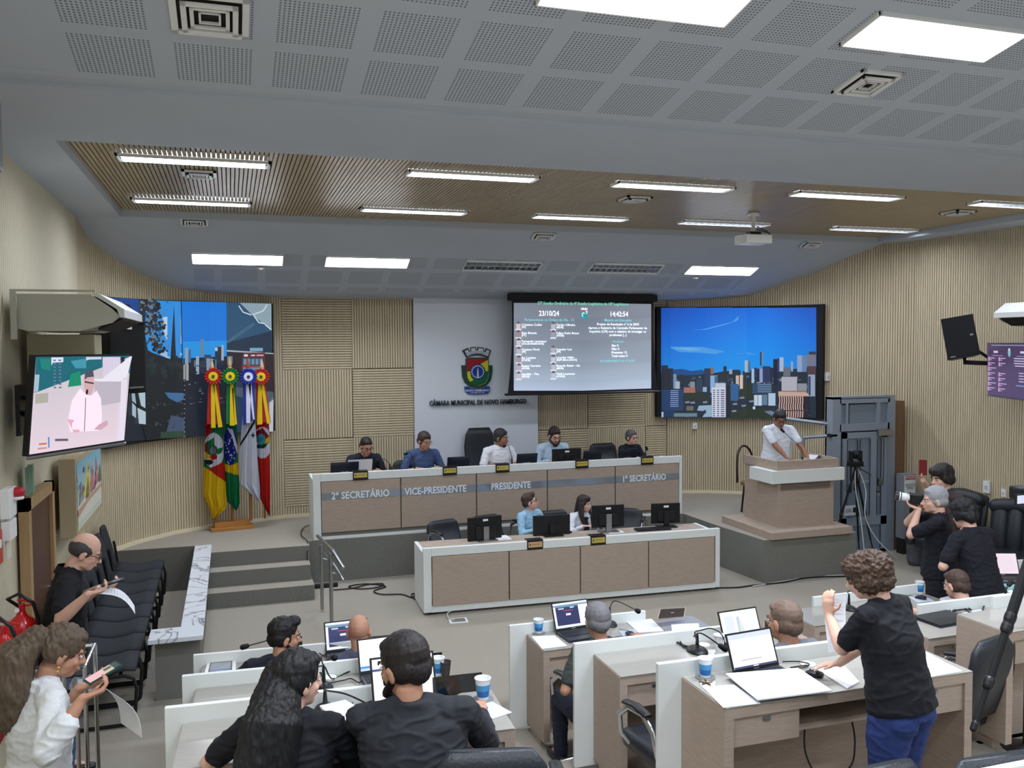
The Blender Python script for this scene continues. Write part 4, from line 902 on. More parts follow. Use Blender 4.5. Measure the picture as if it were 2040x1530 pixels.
# ================================================================ projection screen
ps = thing('projection_screen', 'pulled down projection screen with black borders showing the session list', 'projection screen', (5.05, 12.2, 2.2))
SY = 12.2
mb = MB(); mb.box(3.86, 6.24, SY-.03, SY+.09, 3.62, 3.72, .01); mb.build('housing', M_blackm, ps, world=True)
def bord(v):   # side curve of the tensioned cloth, v 0 bottom .. 1 top
    return .06*math.sin(v*PI)
n = 14; L_ = []; Rr = []
for i in range(n+1):
    v = i/n; z = 2.262+(3.63-2.262)*v; L_.append((3.835+.07*v+bord(v)*.5, z)); Rr.append((6.255-.07*v-bord(v)*.5, z))
mb = MB(Matrix(((1, 0, 0, 0), (0, 0, 1, 0), (0, 1, 0, 0), (0, 0, 0, 1)))); mb.prism(L_[::1]+Rr[::-1], SY, SY+.004); mb.build('black_border', mat('screen_border', (12, 14, 26), .7), ps, world=True)
mb = MB(); mb.loft([(3.80, SY, 2.25), (6.29, SY, 2.24)], .018, 10); mb.build('weight_bar', M_black, ps, world=True)
pc = Pic()
def zs(x, y): p = oy(1020+x/6.8, 590+y/6.8, SY-.002); return (p.x, p.z)
rows = [(92, (120, 127, 140)), (300, (122, 130, 144)), (600, (128, 138, 152)), (900, (142, 154, 170)), (1130, (160, 174, 194)), (1280, (172, 186, 208))]
for (ya, ca), (yb, cb) in zip(rows[:-1], rows[1:]):
    def xx(y, s): t_ = (y-92)/1190; return (24+0*t_) if s == 0 else 1885
    pc.poly([zs(xx(yb, 0), yb), zs(960, yb), zs(960, ya), zs(xx(ya, 0), ya)], tuple(min(255, c+3) for c in cb), tuple(c-6 for c in cb), tuple(c-12 for c in ca), ca)
    pc.poly([zs(960, yb), zs(1885, yb-30 if yb == 1280 else yb), zs(1885, ya+15 if ya == 92 else ya), zs(960, ya)], tuple(c-6 for c in cb), tuple(min(255, c+4) for c in cb), tuple(min(255, c+10) for c in ca), tuple(c-12 for c in ca))
faces = [(85, 410), (85, 525), (88, 635), (88, 750), (90, 868), (92, 975), (88, 1085), (557, 415), (555, 525), (555, 735), (555, 860), (557, 965), (557, 1078)]
fc = [(206, 186, 190), (150, 132, 138), (196, 186, 196), (176, 172, 186), (158, 138, 152), (172, 164, 180), (190, 176, 196), (178, 178, 190), (150, 150, 162), (166, 172, 184), (186, 190, 204), (176, 184, 198), (176, 186, 202)]
for (x, y), c in zip(faces, fc):
    a = zs(x, y-10); pc.circ(a[0], a[1], .036, c, .055); a = zs(x, y+42); pc.rect(a[0]-.046, a[1]-.012, a[0]+.046, a[1]+.012, (214, 216, 226)); a = zs(x, y-50); pc.circ(a[0], a[1], .030, (96, 92, 104), .018, 8)
for pts, c in (([(930, 150), (945, 170), (958, 148), (975, 170), (990, 150), (1005, 170), (1020, 155), (1018, 190), (930, 185)], (222, 228, 236)), ([(925, 190), (1020, 195), (1020, 215), (925, 215)], (170, 90, 110)), ([(925, 215), (1022, 212), (1022, 290), (975, 320), (930, 290)], (40, 150, 160)), ([(990, 200), (1022, 200), (1010, 250)], (214, 226, 224)), ([(940, 235), (965, 215), (990, 240), (970, 290), (945, 275)], (200, 232, 230)), ([(955, 240), (985, 235), (985, 285), (960, 285)], (34, 138, 168))): pc.poly([zs(*p) for p in pts], c)
pc.build('projected_image', emis_attr('projected_picture', .93, .8), lambda u, v, l: Vector((u, SY-.002-l, v)), ps, world=True)
M_txw = mat('projected_white', (222, 228, 236), emit=1.0); M_txg = mat('projected_green', (96, 186, 158), emit=.95); M_txt = mat('projected_teal', (110, 186, 196), emit=.95)
def stext(mb, s, x, y, size, align='LEFT', xs=1.0, bold=0):
    a = zs(x, y); text_bm(mb, s, size, frameM((a[0], SY-.012, a[1]), (1, 0, -.004), (0, 0, 1)), .0004, align, xs=xs, bold=bold)
mb = MB()
stext(mb, '23/10/24', 498, 237, .105, 'CENTER', .85, .002); stext(mb, '14:42:54', 1445, 246, .105, 'CENTER', .85, .002)
for i, (y, a, b) in enumerate(((388, 'Cristiano Coller', '(PP)'), (500, 'Enio Brizola', '(PT)'), (612, 'Fernando Lourenço', '(SOLIDARIEDADE)'), (724, 'Gustavo Finck', '(PP)'), (836, 'Ito Luciano', '(PODE)'), (946, 'Raizer Ferreira', '(PSDB)'), (1058, 'Semilda - Tita', '(PSDB)'))):
    stext(mb, a, 126, y, .045, xs=1.08, bold=.0008); stext(mb, b, 126, y+34, .04, xs=1.08, bold=.0008)
for y, a, b in ((390, 'Darlan Oliveira', '(MDB)'), (502, 'Felipe Kuhn Braun', '(PSDB)'), (722, 'Inspetor Luz', '(PP)'), (832, 'Lourdes Valim', '(REPUBLICANOS)'), (944, 'Ricardo Ritter - Ica', '(MDB)'), (1054, 'Vladi Lourenço', '(PODE)')):
    stext(mb, a, 596, y, .045, xs=1.08, bold=.0008); stext(mb, b, 596, y+34, .04, xs=1.08, bold=.0008)
for y, a in ((382, 'Projeto de Resolução nº 2 de 2024'), (432, 'Aprova o Relatório da Comissão Parlamentar de'), (480, 'Inquérito (CPI) com o objetivo de investigar os'), (527, 'problemas [...]')): stext(mb, a, 1433, y, .049, 'CENTER', 1.0, .0008)
for y, a in ((670, 'Sim: 0'), (716, 'Não: 0'), (764, 'Presentes: 12'), (811, 'Total votos: 0')): stext(mb, a, 1345, y, .052, xs=.9, bold=.0008)
mb.build('white_writing', M_txw, ps, world=True)
mb = MB(); stext(mb, 'Parlamentares na Ordem do Dia - 12', 505, 322, .056, 'CENTER', .92, .0006); stext(mb, 'Matéria em Discussão', 1433, 327, .056, 'CENTER', .9, .0006); stext(mb, 'Resultado', 1436, 615, .05, 'CENTER', .9); stext(mb, 'ENCAMINHAMENTO DE VOTAÇÃO', 1430, 880, .048, 'CENTER', .75); mb.build('teal_writing', M_txt, ps, world=True)
mb = MB(); stext(mb, '57ª Sessão Ordinária da 4ª Sessão Legislativa da 18ª Legislatura', 970, 103, .062, 'CENTER', .93, .0008); mb.build('green_heading', M_txg, ps, world=True)
# ================================================================ flags
fs = thing('flag_stand', 'varnished two step wooden stand at the foot of the four flags', 'flag stand', (-.02, 12.24, .54), .16)
mb = MB(); mb.box(-.29, .27, -.11, .11, 0, .045, .004); mb.box(-.24, .22, -.06, .09, .045, .11, .004); mb.build('stepped_block', mat('varnished_wood', (176, 122, 62), .35, noise_=.12, scale=6, stretch=(1, 14, 14)), fs)
def z6(x, y): return (380+x/4.135, 700+y/4.135)
def inpoly(pt, poly):
    x, y = pt; c = False
    for i in range(len(poly)):
        (a, b), (d, e) = poly[i-1], poly[i]
        if (b > y) != (e > y) and x < (d-a)*(y-b)/(e-b)+a: c = not c
    return c
M_cloth = diff_attr('flag_cloth', .8)
def lerp_out(pts, y):
    for (x0, y0), (x1, y1) in zip(pts[:-1], pts[1:]):
        if y <= y1: return x0+(x1-x0)*(y-y0)/(y1-y0) if y > y0 else x0
    return pts[-1][0]
def flag(label, Yp, pole, rosette, lo, ro, paint, base, rib, tip, polecol):
    p0 = oy(*z6(*pole), Yp); t = thing('flag', label, 'flag', (p0.x, Yp, .65), 0, 'ceremonial flags on wooden poles')
    mb = MB(); pt = oy(*z6(pole[0], tip), Yp)
    mb.cyl((p0.x, Yp+.03, .652), (p0.x, Yp+.03, pt.z-.13), .016, seg=10); mb.build('pole', mat('flag_pole_wood', (150, 100, 62), .5), t, world=True)
    mb = MB(); mb.lathe([(.018, 0), (.03, .02), (.022, .04), (.028, .05), (.02, .10), (.002, .17)], (p0.x, Yp+.03, pt.z-.15), 10); mb.build('finial', mat('finial_'+polecol[0], polecol[1], .4), t, world=True)
    # cloth
    y0, y1 = min(lo[0][1], ro[0][1]), max(lo[-1][1], ro[-1][1]); NV = 130; NU = 54
    bm = bmesh.new(); cl = bm.loops.layers.float_color.new('Col'); G = []
    for j in range(NV+1):
        yy = y0+(y1-y0)*j/NV; a = lerp_out(lo, min(max(yy, lo[0][1]), lo[-1][1])); b = lerp_out(ro, min(max(yy, ro[0][1]), ro[-1][1]))
        row = []
        for i in range(NU+1):
            u = i/NU; x = a+(b-a)*u; q = oy(*z6(x, yy), Yp)
            d = .035*math.sin(u*PI)+.018*math.sin(u*PI*5+yy*.004)*min(1, (yy-y0)/200)+.008*math.sin(u*PI*11+yy*.01)
            row.append((bm.verts.new((q.x, q.y-d, q.z)), (x, yy)))
        G.append(row)
    for j in range(NV):
        for i in range(NU):
            q = [G[j][i], G[j+1][i], G[j+1][i+1], G[j][i+1]]; c = (sum(k[1][0] for k in q)/4, sum(k[1][1] for k in q)/4); col = base
            for poly, pc_ in paint:
                if poly[0] == 'c':
                    if ((c[0]-poly[1])/poly[3])**2+((c[1]-poly[2])/poly[4])**2 < 1: col = pc_
                elif inpoly(c, poly): col = pc_
            f = bm.faces.new([k[0] for k in q]); f.smooth = True
            for l in f.loops: l[cl] = lin(col)
    back = bmesh.ops.solidify(bm, geom=bm.faces[:], thickness=.006)
    bm.transform(wm(t).inverted()); bmesh.ops.recalc_face_normals(bm, faces=bm.faces[:]); me = bpy.data.meshes.new('cloth'); bm.to_mesh(me); bm.free(); me.materials.append(M_cloth)
    o = bpy.data.objects.new('cloth', me); C.objects.link(o); o.parent = t; WM[o.name] = wm(t)
    # rosette and ribbon tails
    oc, ic, cc = rib; c = oy(*z6(*rosette), Yp-.10); mb = MB(); N = 28
    for rad, col, yy in ((.105, 0, 0), (.062, 1, -.012), (.02, 2, -.022)):
        pr_ = []
        for k in range(N*2):
            a = PI*k/N; r = rad*(1 if k % 2 == 0 else .88); pr_.append((c.x+r*math.cos(a), c.z+r*math.sin(a)))
        old = mb.M; mb.M = Matrix(((1, 0, 0, 0), (0, 0, 1, 0), (0, 1, 0, 0), (0, 0, 0, 1))); mb.prism(pr_, c.y+yy-.012, c.y+yy, mi=col); mb.M = old
        if rad > .1:
            for k in range(16):
                a = 2*PI*k/16; mb.loft([(c.x+.05*math.cos(a), c.y-.012, c.z+.05*math.sin(a)), (c.x+.1*math.cos(a), c.y-.018, c.z+.1*math.sin(a))], [.008, .014], 6, mi=0)
    mc = [mat('ribbon_%d_%d_%d' % q, q, .45) for q in (oc, ic, cc)]
    ro_ = mb.build('rosette', mc, t, world=True)
    mb = MB()
    def tail(q, col, yy):
        P = [oy(*z6(*k), Yp-yy) for k in q]
        mb.rings([[P[0], P[1], P[1]+Vector((0, .006, 0)), P[0]+Vector((0, .006, 0))], [P[3], P[2], P[2]+Vector((0, .006, 0)), P[3]+Vector((0, .006, 0))]], mi=col)
    rx, ry = rosette
    for q in polecol[2][0]: tail(q, 0, .065)
    for q in polecol[2][1]: tail(q, 1, .08)
    mb.build('ribbon', mc, t, world=True)
    return t
RED, YEL, GRN, WHT, BLU = (186, 34, 36), (232, 196, 24), (22, 128, 74), (222, 224, 236), (30, 46, 140)
fr1 = [[(145, 262), (232, 262), (250, 600), (132, 600)]], [[(165, 265), (195, 265), (205, 630), (168, 630)], [(185, 265), (205, 265), (262, 622), (226, 628)]]
flag('flag with a yellow tail and red middle, leftmost of the four flags', 12.18, (178, 300), (185, 205), [(118, 560), (122, 700), (106, 920), (104, 1190), (150, 1290), (178, 1380), (180, 1386)], [(250, 560), (262, 700), (274, 900), (288, 1050), (296, 1285), (240, 1340), (184, 1386)],
     [([(100, 540), (190, 620), (150, 700), (100, 700)], RED), (('c', 190, 815, 86, 145), WHT), ([(112, 760), (190, 705), (195, 790), (150, 860), (110, 820)], GRN), ([(110, 770), (135, 740), (128, 840), (108, 830)], RED), (('c', 182, 815, 40, 46), (70, 92, 84)), ([(150, 860), (220, 850), (215, 885), (160, 895)], RED), ([(112, 820), (150, 850), (170, 890), (120, 880)], YEL), ([(215, 800), (270, 790), (250, 840), (222, 850)], GRN), (('c', 150, 910, 36, 22), (40, 44, 50)), (('c', 182, 815, 26, 30), (120, 136, 128)), ([(145, 968), (275, 905), (292, 1070), (290, 1078)], (196, 40, 34)), ([(100, 950), (145, 968), (290, 1078), (300, 1290), (180, 1390), (100, 1300)], (236, 200, 34))],
     GRN, (RED, YEL, (40, 90, 40)), 72, ('pale', (206, 178, 140), fr1))
fr2 = [[(295, 262), (372, 262), (372, 600), (290, 600)]], [[(325, 262), (350, 262), (360, 612), (322, 612)], [(340, 300), (352, 300), (382, 600), (360, 606)]]
flag('green flag with a starry blue disc, second from the left of the four', 12.17, (325, 300), (325, 205), [(282, 560), (275, 700), (272, 930), (290, 1150), (300, 1240), (345, 1280), (370, 1308), (372, 1312)], [(375, 560), (384, 700), (390, 950), (400, 1080), (404, 1250), (390, 1285), (374, 1312)],
     [(('c', 325, 780, 58, 158), BLU), ([(300, 628), (345, 640), (384, 780), (384, 850), (340, 700)], WHT), ([(270, 925), (330, 935), (395, 915), (395, 1020), (280, 985)], YEL)] + [(('c', rr.uniform(285, 360), rr.uniform(700, 920), 5, 6), WHT) for _ in range(22)],
     GRN, ((24, 120, 50), YEL, (30, 80, 30)), 55, ('oak', (196, 160, 110), fr2))
fr3 = [[(430, 262), (525, 262), (528, 560), (430, 610)]], [[(455, 262), (495, 262), (490, 590), (458, 590)], [(475, 262), (500, 262), (526, 560), (512, 560)]]
flag('white flag crossed by a dark diagonal line with a star, third from the left', 12.14, (475, 300), (475, 208), [(425, 560), (412, 700), (402, 900), (400, 1100), (470, 1160), (545, 1220), (570, 1236)], [(522, 540), (540, 700), (552, 900), (568, 1100), (573, 1230), (572, 1236)],
     [([(404, 765), (525, 555), (528, 590), (404, 790)], (20, 44, 48)), ([(512, 660), (520, 685), (535, 690), (520, 698), (514, 720), (506, 698), (490, 690), (506, 684)], (24, 58, 84))],
     WHT, ((36, 52, 160), (216, 220, 236), (30, 40, 90)), 65, ('dark', (150, 78, 50), fr3))
fr4 = [[(535, 262), (612, 262), (660, 590), (535, 580)]], [[(556, 262), (585, 262), (590, 600), (545, 605)], [(575, 262), (600, 262), (655, 588), (628, 598)]]
flag('red flag with a white disc and teal seal, rightmost of the four', 12.24, (590, 300), (578, 208), [(532, 560), (540, 700), (550, 900), (566, 1200), (600, 1270), (640, 1345), (644, 1352)], [(640, 560), (648, 700), (652, 900), (654, 1200), (652, 1310), (648, 1352)],
     [(('c', 590, 750, 80, 130), WHT), ([(535, 660), (590, 628), (648, 700), (600, 740), (545, 740)], (150, 30, 44)), ([(600, 730), (648, 700), (648, 750), (610, 770)], YEL), ([(545, 770), (645, 750), (600, 800), (545, 800)], (24, 84, 62)), (('c', 578, 722, 38, 46), (52, 150, 166)), (('c', 578, 722, 28, 34), (120, 180, 190)), (('c', 578, 722, 20, 26), (52, 150, 166))],
     (206, 44, 38), (RED, YEL, (40, 90, 40)), 72, ('pale', (206, 178, 140), fr4))
# ================================================================ wall television, left
def quad_panel(t, TL, TR, BR, BL, th, name, mt, inset=0):
    n = (TR-TL).cross(BL-TL).normalized()
    if n.dot(-TL+Vector((0, 0, CAMH))) < 0: n = -n
    mb = MB(); mb.rings([[TL, TR, BR, BL], [p-n*th for p in (TL, TR, BR, BL)]]); return mb.build(name, mt, t, world=True), n
TL, TR, BR, BL = pd(69, 708, 6.1), pd(263, 706, 7.0), pd(249, 880, 7.06), pd(55, 910, 6.12)
tv = thing('television', 'wall television on a swivel arm showing a man in a white shirt at a podium', 'television', (TL+BR)/2-Vector((0, 0, .36)), 0, 'wall televisions')
_, n_ = quad_panel(tv, TL, TR, BR, BL, .05, 'casing', M_black)
pc = Pic()
def zt(x, y):
    yt = 645-(x-300)*5/805; yb = 1455-(x-250)*115/805; v = (yb-y)/(yb-yt); xl = 250+50*v; xr = 1055+50*v; return ((x-xl)/(xr-xl), v)
def T_(pts, *c): pc.poly([zt(*p) for p in pts], *c)
pc.rect(0, 0, 1, 1, (214, 196, 208), (186, 182, 188))
T_([(285, 940), (1100, 780), (1105, 640), (300, 645)], (20, 96, 110)); T_([(286, 935), (700, 880), (700, 790), (290, 790)], (150, 176, 196)); T_([(415, 650), (510, 650), (500, 915), (420, 922)], (206, 210, 228)); T_([(696, 648), (830, 648), (832, 750), (700, 750)], (196, 198, 214))
for i in range(9): T_([(430, 668+i*28), (450, 668+i*28), (450, 680+i*28), (430, 680+i*28)], (90, 110, 140)); T_([(470, 668+i*28), (492, 668+i*28), (492, 680+i*28), (470, 680+i*28)], (90, 110, 140))
T_([(835, 648), (1000, 648), (995, 815), (838, 818)], (170, 158, 186))
for i in range(14): T_([(840+i*11, 650), (846+i*11, 650), (846+i*11, 815), (840+i*11, 815)], (222, 214, 230))
T_([(1000, 648), (1035, 648), (1032, 820), (996, 820)], (10, 40, 60)); T_([(560, 790), (640, 760), (650, 880), (540, 895)], (16, 130, 100)); T_([(320, 660), (400, 660), (400, 760), (330, 740)], (24, 120, 110)); T_([(560, 680), (690, 660), (690, 740), (600, 740)], (60, 140, 160))
T_([(700, 830), (1060, 820), (1075, 760), (1105, 645), (1085, 645), (1035, 820), (1005, 850), (800, 850)], (218, 214, 226)); T_([(1005, 845), (1062, 825), (1040, 1335), (990, 1345)], (214, 206, 222)); T_([(760, 850), (1005, 850), (1000, 1020), (770, 1060)], (176, 168, 180)); T_([(285, 950), (385, 940), (380, 1020), (285, 1030)], (164, 160, 150))
T_([(690, 770), (745, 750), (757, 800), (755, 900), (735, 960), (690, 965), (668, 880), (668, 810)], (196, 160, 162)); T_([(680, 770), (745, 745), (756, 810), (700, 815), (675, 835)], (70, 74, 92)); T_([(676, 845), (755, 860), (755, 872), (676, 858)], (66, 40, 60)); T_([(640, 905), (690, 960), (735, 965), (780, 925), (820, 990), (832, 1150), (815, 1260), (560, 1270), (540, 1170), (570, 1010)], (240, 218, 232)); T_([(530, 1160), (590, 1170), (640, 1270), (590, 1275)], (216, 160, 176)); T_([(760, 1250), (800, 1210), (880, 1170), (885, 1210), (820, 1255)], (196, 156, 172)); T_([(682, 985), (688, 985), (680, 1265), (674, 1265)], (90, 76, 90)); pc.circ(*zt(696, 935), .013, (40, 20, 36), .03); T_([(380, 1310), (392, 1310), (392, 1400), (382, 1400)], (60, 130, 190)); T_([(435, 1325), (540, 1325), (540, 1345), (435, 1345)], (90, 86, 110)); T_([(310, 1360), (370, 1355), (370, 1372), (310, 1376)], (190, 120, 80)); T_([(300, 1398), (372, 1392), (372, 1406), (300, 1414)], (190, 140, 140))
def tvp(u, v, l):
    u = .012+u*.976; v = .02+v*.965
    return (BL*(1-u)+BR*u)*(1-v)+(TL*(1-u)+TR*u)*v+n_*(.001+l)
pc.build('screen_image', emis_attr('television_picture', 1.0), tvp, tv, world=True)
mb = MB(); mb.loft([BL.lerp(BR, .0)+Vector((0, 0, -.012)), BR+Vector((0, 0, -.012))], .012, 6); mb.build('bottom_strip', M_steel, tv, world=True)
wp = ox(38, 820, -1.49); c0 = (TL*.7+BL*.3+(TR-TL)*.3); mb = MB(); mb.box(-1.49, -1.46, wp.y-.12, wp.y+.12, 2.35, 2.72); mb.loft([(-1.46, wp.y, 2.5), (TL*.5+BL*.5+(TR-TL)*.25)-n_*.1], .02, 8); mb.loft([(-1.46, wp.y, 2.62), (TL*.6+BL*.4+(TR-TL)*.45)-n_*.1], .016, 8); mb.build('swivel_bracket', M_black, tv, world=True)
# ================================================================ air conditioner, conduit box, speaker at the left
M_acb = mat('aged_white_casing', (200, 198, 184), .5)
def ac_unit(label, x0, y0, y1, sgn, z):
    t = thing('air_conditioner', label, 'air conditioner', (x0, (y0+y1)/2, z), 0, 'ceiling air conditioners on the side walls')
    MX = Matrix(((sgn, 0, 0, x0), (0, 0, 1, 0), (0, 1, 0, z), (0, 0, 0, 1)))
    body = [(.03, .02), (.03, .27), (.52, .27), (.66, .17), (.72, .11), (.66, .06), (.44, 0), (.10, 0)]
    mb = MB(MX); mb.prism(body, y0, y1); mb.build('casing', M_acb, t, world=True)
    mb = MB(MX); mb.prism([(.53, .275), (.58, .275), (.75, .16), (.75, .10), (.72, .10), (.70, .16)], y0-.02, y1+.02); mb.build('front_flap', M_white_p, t, world=True)
    mb = MB(MX); mb.prism([(.56, .02), (.73, .095), (.73, .085), (.56, .005)], y0+.05, y1-.05); mb.build('outlet_grille', M_dark, t, world=True)
    mb = MB(MX); mb.prism([(0, -.06), (0, .30), (.56, .30), (.56, .285), (.04, .285), (.04, -.06)], y0-.05, y0-.02); mb.build('mounting_bracket', M_acb, t, world=True)
    return t
ac_unit('bulky ceiling air conditioner with an aged grey casing on the left wall above the television', -1.50, 7.15, 8.5, 1, 3.11)
mb = MB(); mb.box(-1.5, -1.02, 7.6, 8.0, 2.55, 3.09, .01); single(mb, 'conduit_box', mat('cream_box', (206, 196, 164), .6), 'cream boxed conduit below the left air conditioner, behind the television', 'conduit box')
sp = thing('loudspeaker', 'black loudspeaker on the left wall half hidden behind the television', 'loudspeaker', (-1.05, 9.0, 2.55), .9)
mb = MB(); mb.box(-.22, .22, -.18, .18, .0, .66, .015); mb.build('cabinet', M_blackm, sp); mb = MB(); mb.box(-.24, .24, -.2, .2, .66, .68, .004); mb.build('top_plate', M_black, sp); mb = MB(); mb.box(-.03, .03, -.202, -.2, .60, .64); mb.build('badge', M_white_p, sp); mb = MB(); mb.box(-.3, -.2, -.03, .03, .25, .32); mb.box(-.12, .14, -.22, -.18, .05, .065); mb.build('bracket', M_steel, sp)
# ================================================================ right side: speaker, air conditioner, television
ac_unit('white ceiling air conditioner cut by the right edge above the right television', 9.34, 6.9, 8.15, -1, 3.16)
sp = thing('loudspeaker', 'black loudspeaker tilted on a wall arm beside the right television', 'loudspeaker', (8.7, 9.0, 2.75), 0)
a, b, c, d = pd(1874, 636, 10.9), pd(1938, 625, 10.75), pd(1953, 706, 10.7), pd(1888, 718, 10.85)
n2 = (b-a).cross(d-a).normalized(); n2 = -n2 if n2.dot(Vector((0, 0, 3))-a) < 0 else n2
mb = MB(); mb.rings([[a, b, c, d], [p-n2*.26+Vector((.0, 0, .0)) for p in (a.lerp(b, .15), b.lerp(a, .15), c.lerp(d, .15), d.lerp(c, .15))]]); mb.build('cabinet', M_black, sp, world=True)
mb = MB(); mb.rings([[p+n2*.006 for p in (a.lerp(c, .04), b.lerp(d, .04), c.lerp(a, .04), d.lerp(b, .04))], [p for p in (a.lerp(c, .03), b.lerp(d, .03), c.lerp(a, .03), d.lerp(b, .03))]]); mb.build('grille', mat('speaker_grille', (16, 18, 26), .7), sp, world=True)
def sq(u0, v0, u1, v1, h=.010): return [[(a.lerp(b, u)).lerp(d.lerp(c, u), v)+n2*(h-k) for u, v in ((u0, v0), (u1, v0), (u1, v1), (u0, v1))] for k in (0, .004)]
mb = MB(); mb.rings(sq(.80, .47, .90, .51)); mb.rings(sq(.10, .93, .26, .955)); mb.build('badge', mat('badge_grey', (150, 156, 166), .4), sp, world=True)
mb = MB(); e = pd(1922, 722, 10.9); f_ = pd(1975, 724, 11.0); mb.loft([pd(1922, 706, 10.95), e, f_, pd(1990, 722, 11.6)], .03, 8); mb.loft([pd(1950, 700, 10.95), pd(1968, 712, 11.0)], .02, 8); mb.build('wall_arm', M_black, sp, world=True)
tL = pd(1967, 683, 10.9); bLp = pd(1968, 786, 10.9); dirx = (pd(2040, 688, 9.98)-tL); dirx.z = 0; dirx.normalize(); tRr = tL+dirx*1.15; bRr = bLp+dirx*1.15
tv2 = thing('television', 'wall television with a purple session list cut by the right edge', 'television', (tL+bRr)/2-Vector((0, 0, .33)), 0, 'wall televisions')
_, n3 = quad_panel(tv2, tL, tRr, bRr, bLp, .05, 'casing', M_black)
pc = Pic(); pc.rect(0, 0, 1, 1, (74, 62, 100), (66, 50, 82)); pc.rect(.10, .945, .9, .965, (120, 130, 150)); pc.circ(.5, .82, .03, (120, 170, 180), .08); pc.rect(.485, .86, .515, .9, (210, 210, 220))
for x in (.2, .78): pc.rect(x-.05, .81, x+.05, .85, (190, 180, 205))
pc.rect(.12, .755, .36, .765, (170, 130, 190)); pc.rect(.66, .755, .9, .765, (120, 160, 190))
for i in range(7):
    for x in (.03, .27):
        if i == 2 and x > .1: continue
        y = .70-i*.095; pc.rect(x, y-.045, x+.028, y+.03, (196, 150, 196)); pc.rect(x+.035, y+.005, x+.15+.03*(i % 3 == 2), y+.02, (186, 160, 200)); pc.rect(x+.035, y-.03, x+.08, y-.015, (170, 146, 190))
for i in range(4): pc.rect(.62+.02*(i == 3), .71-i*.045, .94-.04*(i % 2), .725-i*.045, (200, 186, 214))
for i in range(4): pc.rect(.72, .45-i*.05, .82, .465-i*.05, (190, 176, 204))
pc.rect(.66, .22, .92, .24, (100, 140, 180))
pc.build('screen_image', emis_attr('television_picture', 1.0), lambda u, v, l: ((bLp*(1-u)+bRr*u)*(1-v)+(tL*(1-u)+tRr*u)*v)+n3*(.002+l), tv2, world=True)
mb = MB(); mb.loft([bLp+Vector((0, 0, -.01)), bRr+Vector((0, 0, -.01))], .01, 6); mb.build('bottom_strip', M_steel, tv2, world=True)
mb = MB(); mm = (tL+bRr)/2; mb.loft([mm-n3*.03, Vector((9.36, mm.y, mm.z))], .03, 8); mb.build('wall_arm', M_black, tv2, world=True)
# switches on the walls
def wall_box(px, py, X=None, pth=None, w=.08, h=.12, label='', name='light_switch', cat='switch', Yf=None):
    if X is not None: p = ox(px, py, X)
    elif Yf: p = oy(px, py, Yf)
    else: p = surf_hit([Vector(q) for q in curveR], px, py)
    t = thing(name, label, cat, p-Vector((0, 0, h/2)), 0)
    vertical = X is not None
    mb = MB(); s = -1 if (X or 0) > 0 else 1
    if vertical: mb.box(-.002, s*.03, -w/2, w/2, 0, h, .003)
    else: mb.box(-w/2, w/2, -.05, .01, 0, h, .003)
    mb.build('plate', M_white_p, t); mb = MB()
    if vertical: mb.box(s*.03, s*.034, -w*.2, w*.2, h*.3, h*.6)
    else: mb.box(-w*.2, w*.2, -.056, -.05, h*.3, h*.6)
    mb.build('rocker', mat('rocker_grey', (190, 192, 194), .4), t); return t
wall_box(1646, 750, label='white switch plate right beside the right video wall', w=.07, h=.13)
wall_box(1382, 848, label='small white socket below the right video wall', name='wall_socket', cat='socket', w=.07, h=.1)
wall_box(1968, 970, X=9.38, label='white switch plate on the right wall above the armchairs', w=.10, h=.16)
wall_box(2002, 982, X=9.40, label='small white wall box right of the switch plate near the armchairs', name='wall_box', cat='wall box', w=.07, h=.10)
wall_box(206, 907, X=-1.52, label='small white wall plate between the painting and the curved video wall', w=.07, h=.18)
# ================================================================ left wall: door, painting, signs, extinguishers
dY0, dY1, dZ = 7.27, 8.27, 1.86; XW = -1.495
dt = thing('door_1', None, None, (XW, (dY0+dY1)/2, 0)); dt['kind'] = 'structure'
mb = MB(); mb.box(XW-.03, XW+.04, dY0, dY0+.09, 0, dZ); mb.box(XW-.03, XW+.04, dY1-.09, dY1, 0, dZ); mb.box(XW-.03, XW+.04, dY0, dY1, dZ-.09, dZ); mb.build('door_case', mat('door_case_wood', (170, 140, 100), .5, noise_=.08, scale=5, stretch=(8, 8, .7)), dt, world=True)
mb = MB(); mb.box(XW-.02, XW+.012, dY0+.09, dY1-.09, 0, dZ-.09); mb.build('door_leaf', mat('door_brown', (84, 56, 40), .45, noise_=.12, scale=6, stretch=(8, 8, .7)), dt, world=True)
mb = MB(); mb.cyl((XW+.012, dY1-.2, 1.0), (XW+.07, dY1-.2, 1.0), .012, seg=8); mb.cyl((XW+.07, dY1-.2, 1.0), (XW+.07, dY1-.32, 1.0), .011, seg=8); mb.build('door_handle', M_steel, dt, world=True)
pt = thing('painting', 'large framed painting of pale buildings with yellow and pink facades beside the brown door', 'painting', (-1.45, 9.4, 1.25))
py0, py1, pz0, pz1 = 8.72, 10.35, 1.26, 1.98
mb = MB(); mb.box(-1.5, -1.36, py0, py1, pz0, pz1, .004); mb.build('deep_frame', mat('painting_frame', (176, 160, 130), .5), pt, world=True)
pc = Pic(); pc.rect(0, 0, 1, 1, (196, 200, 180), (120, 170, 190))
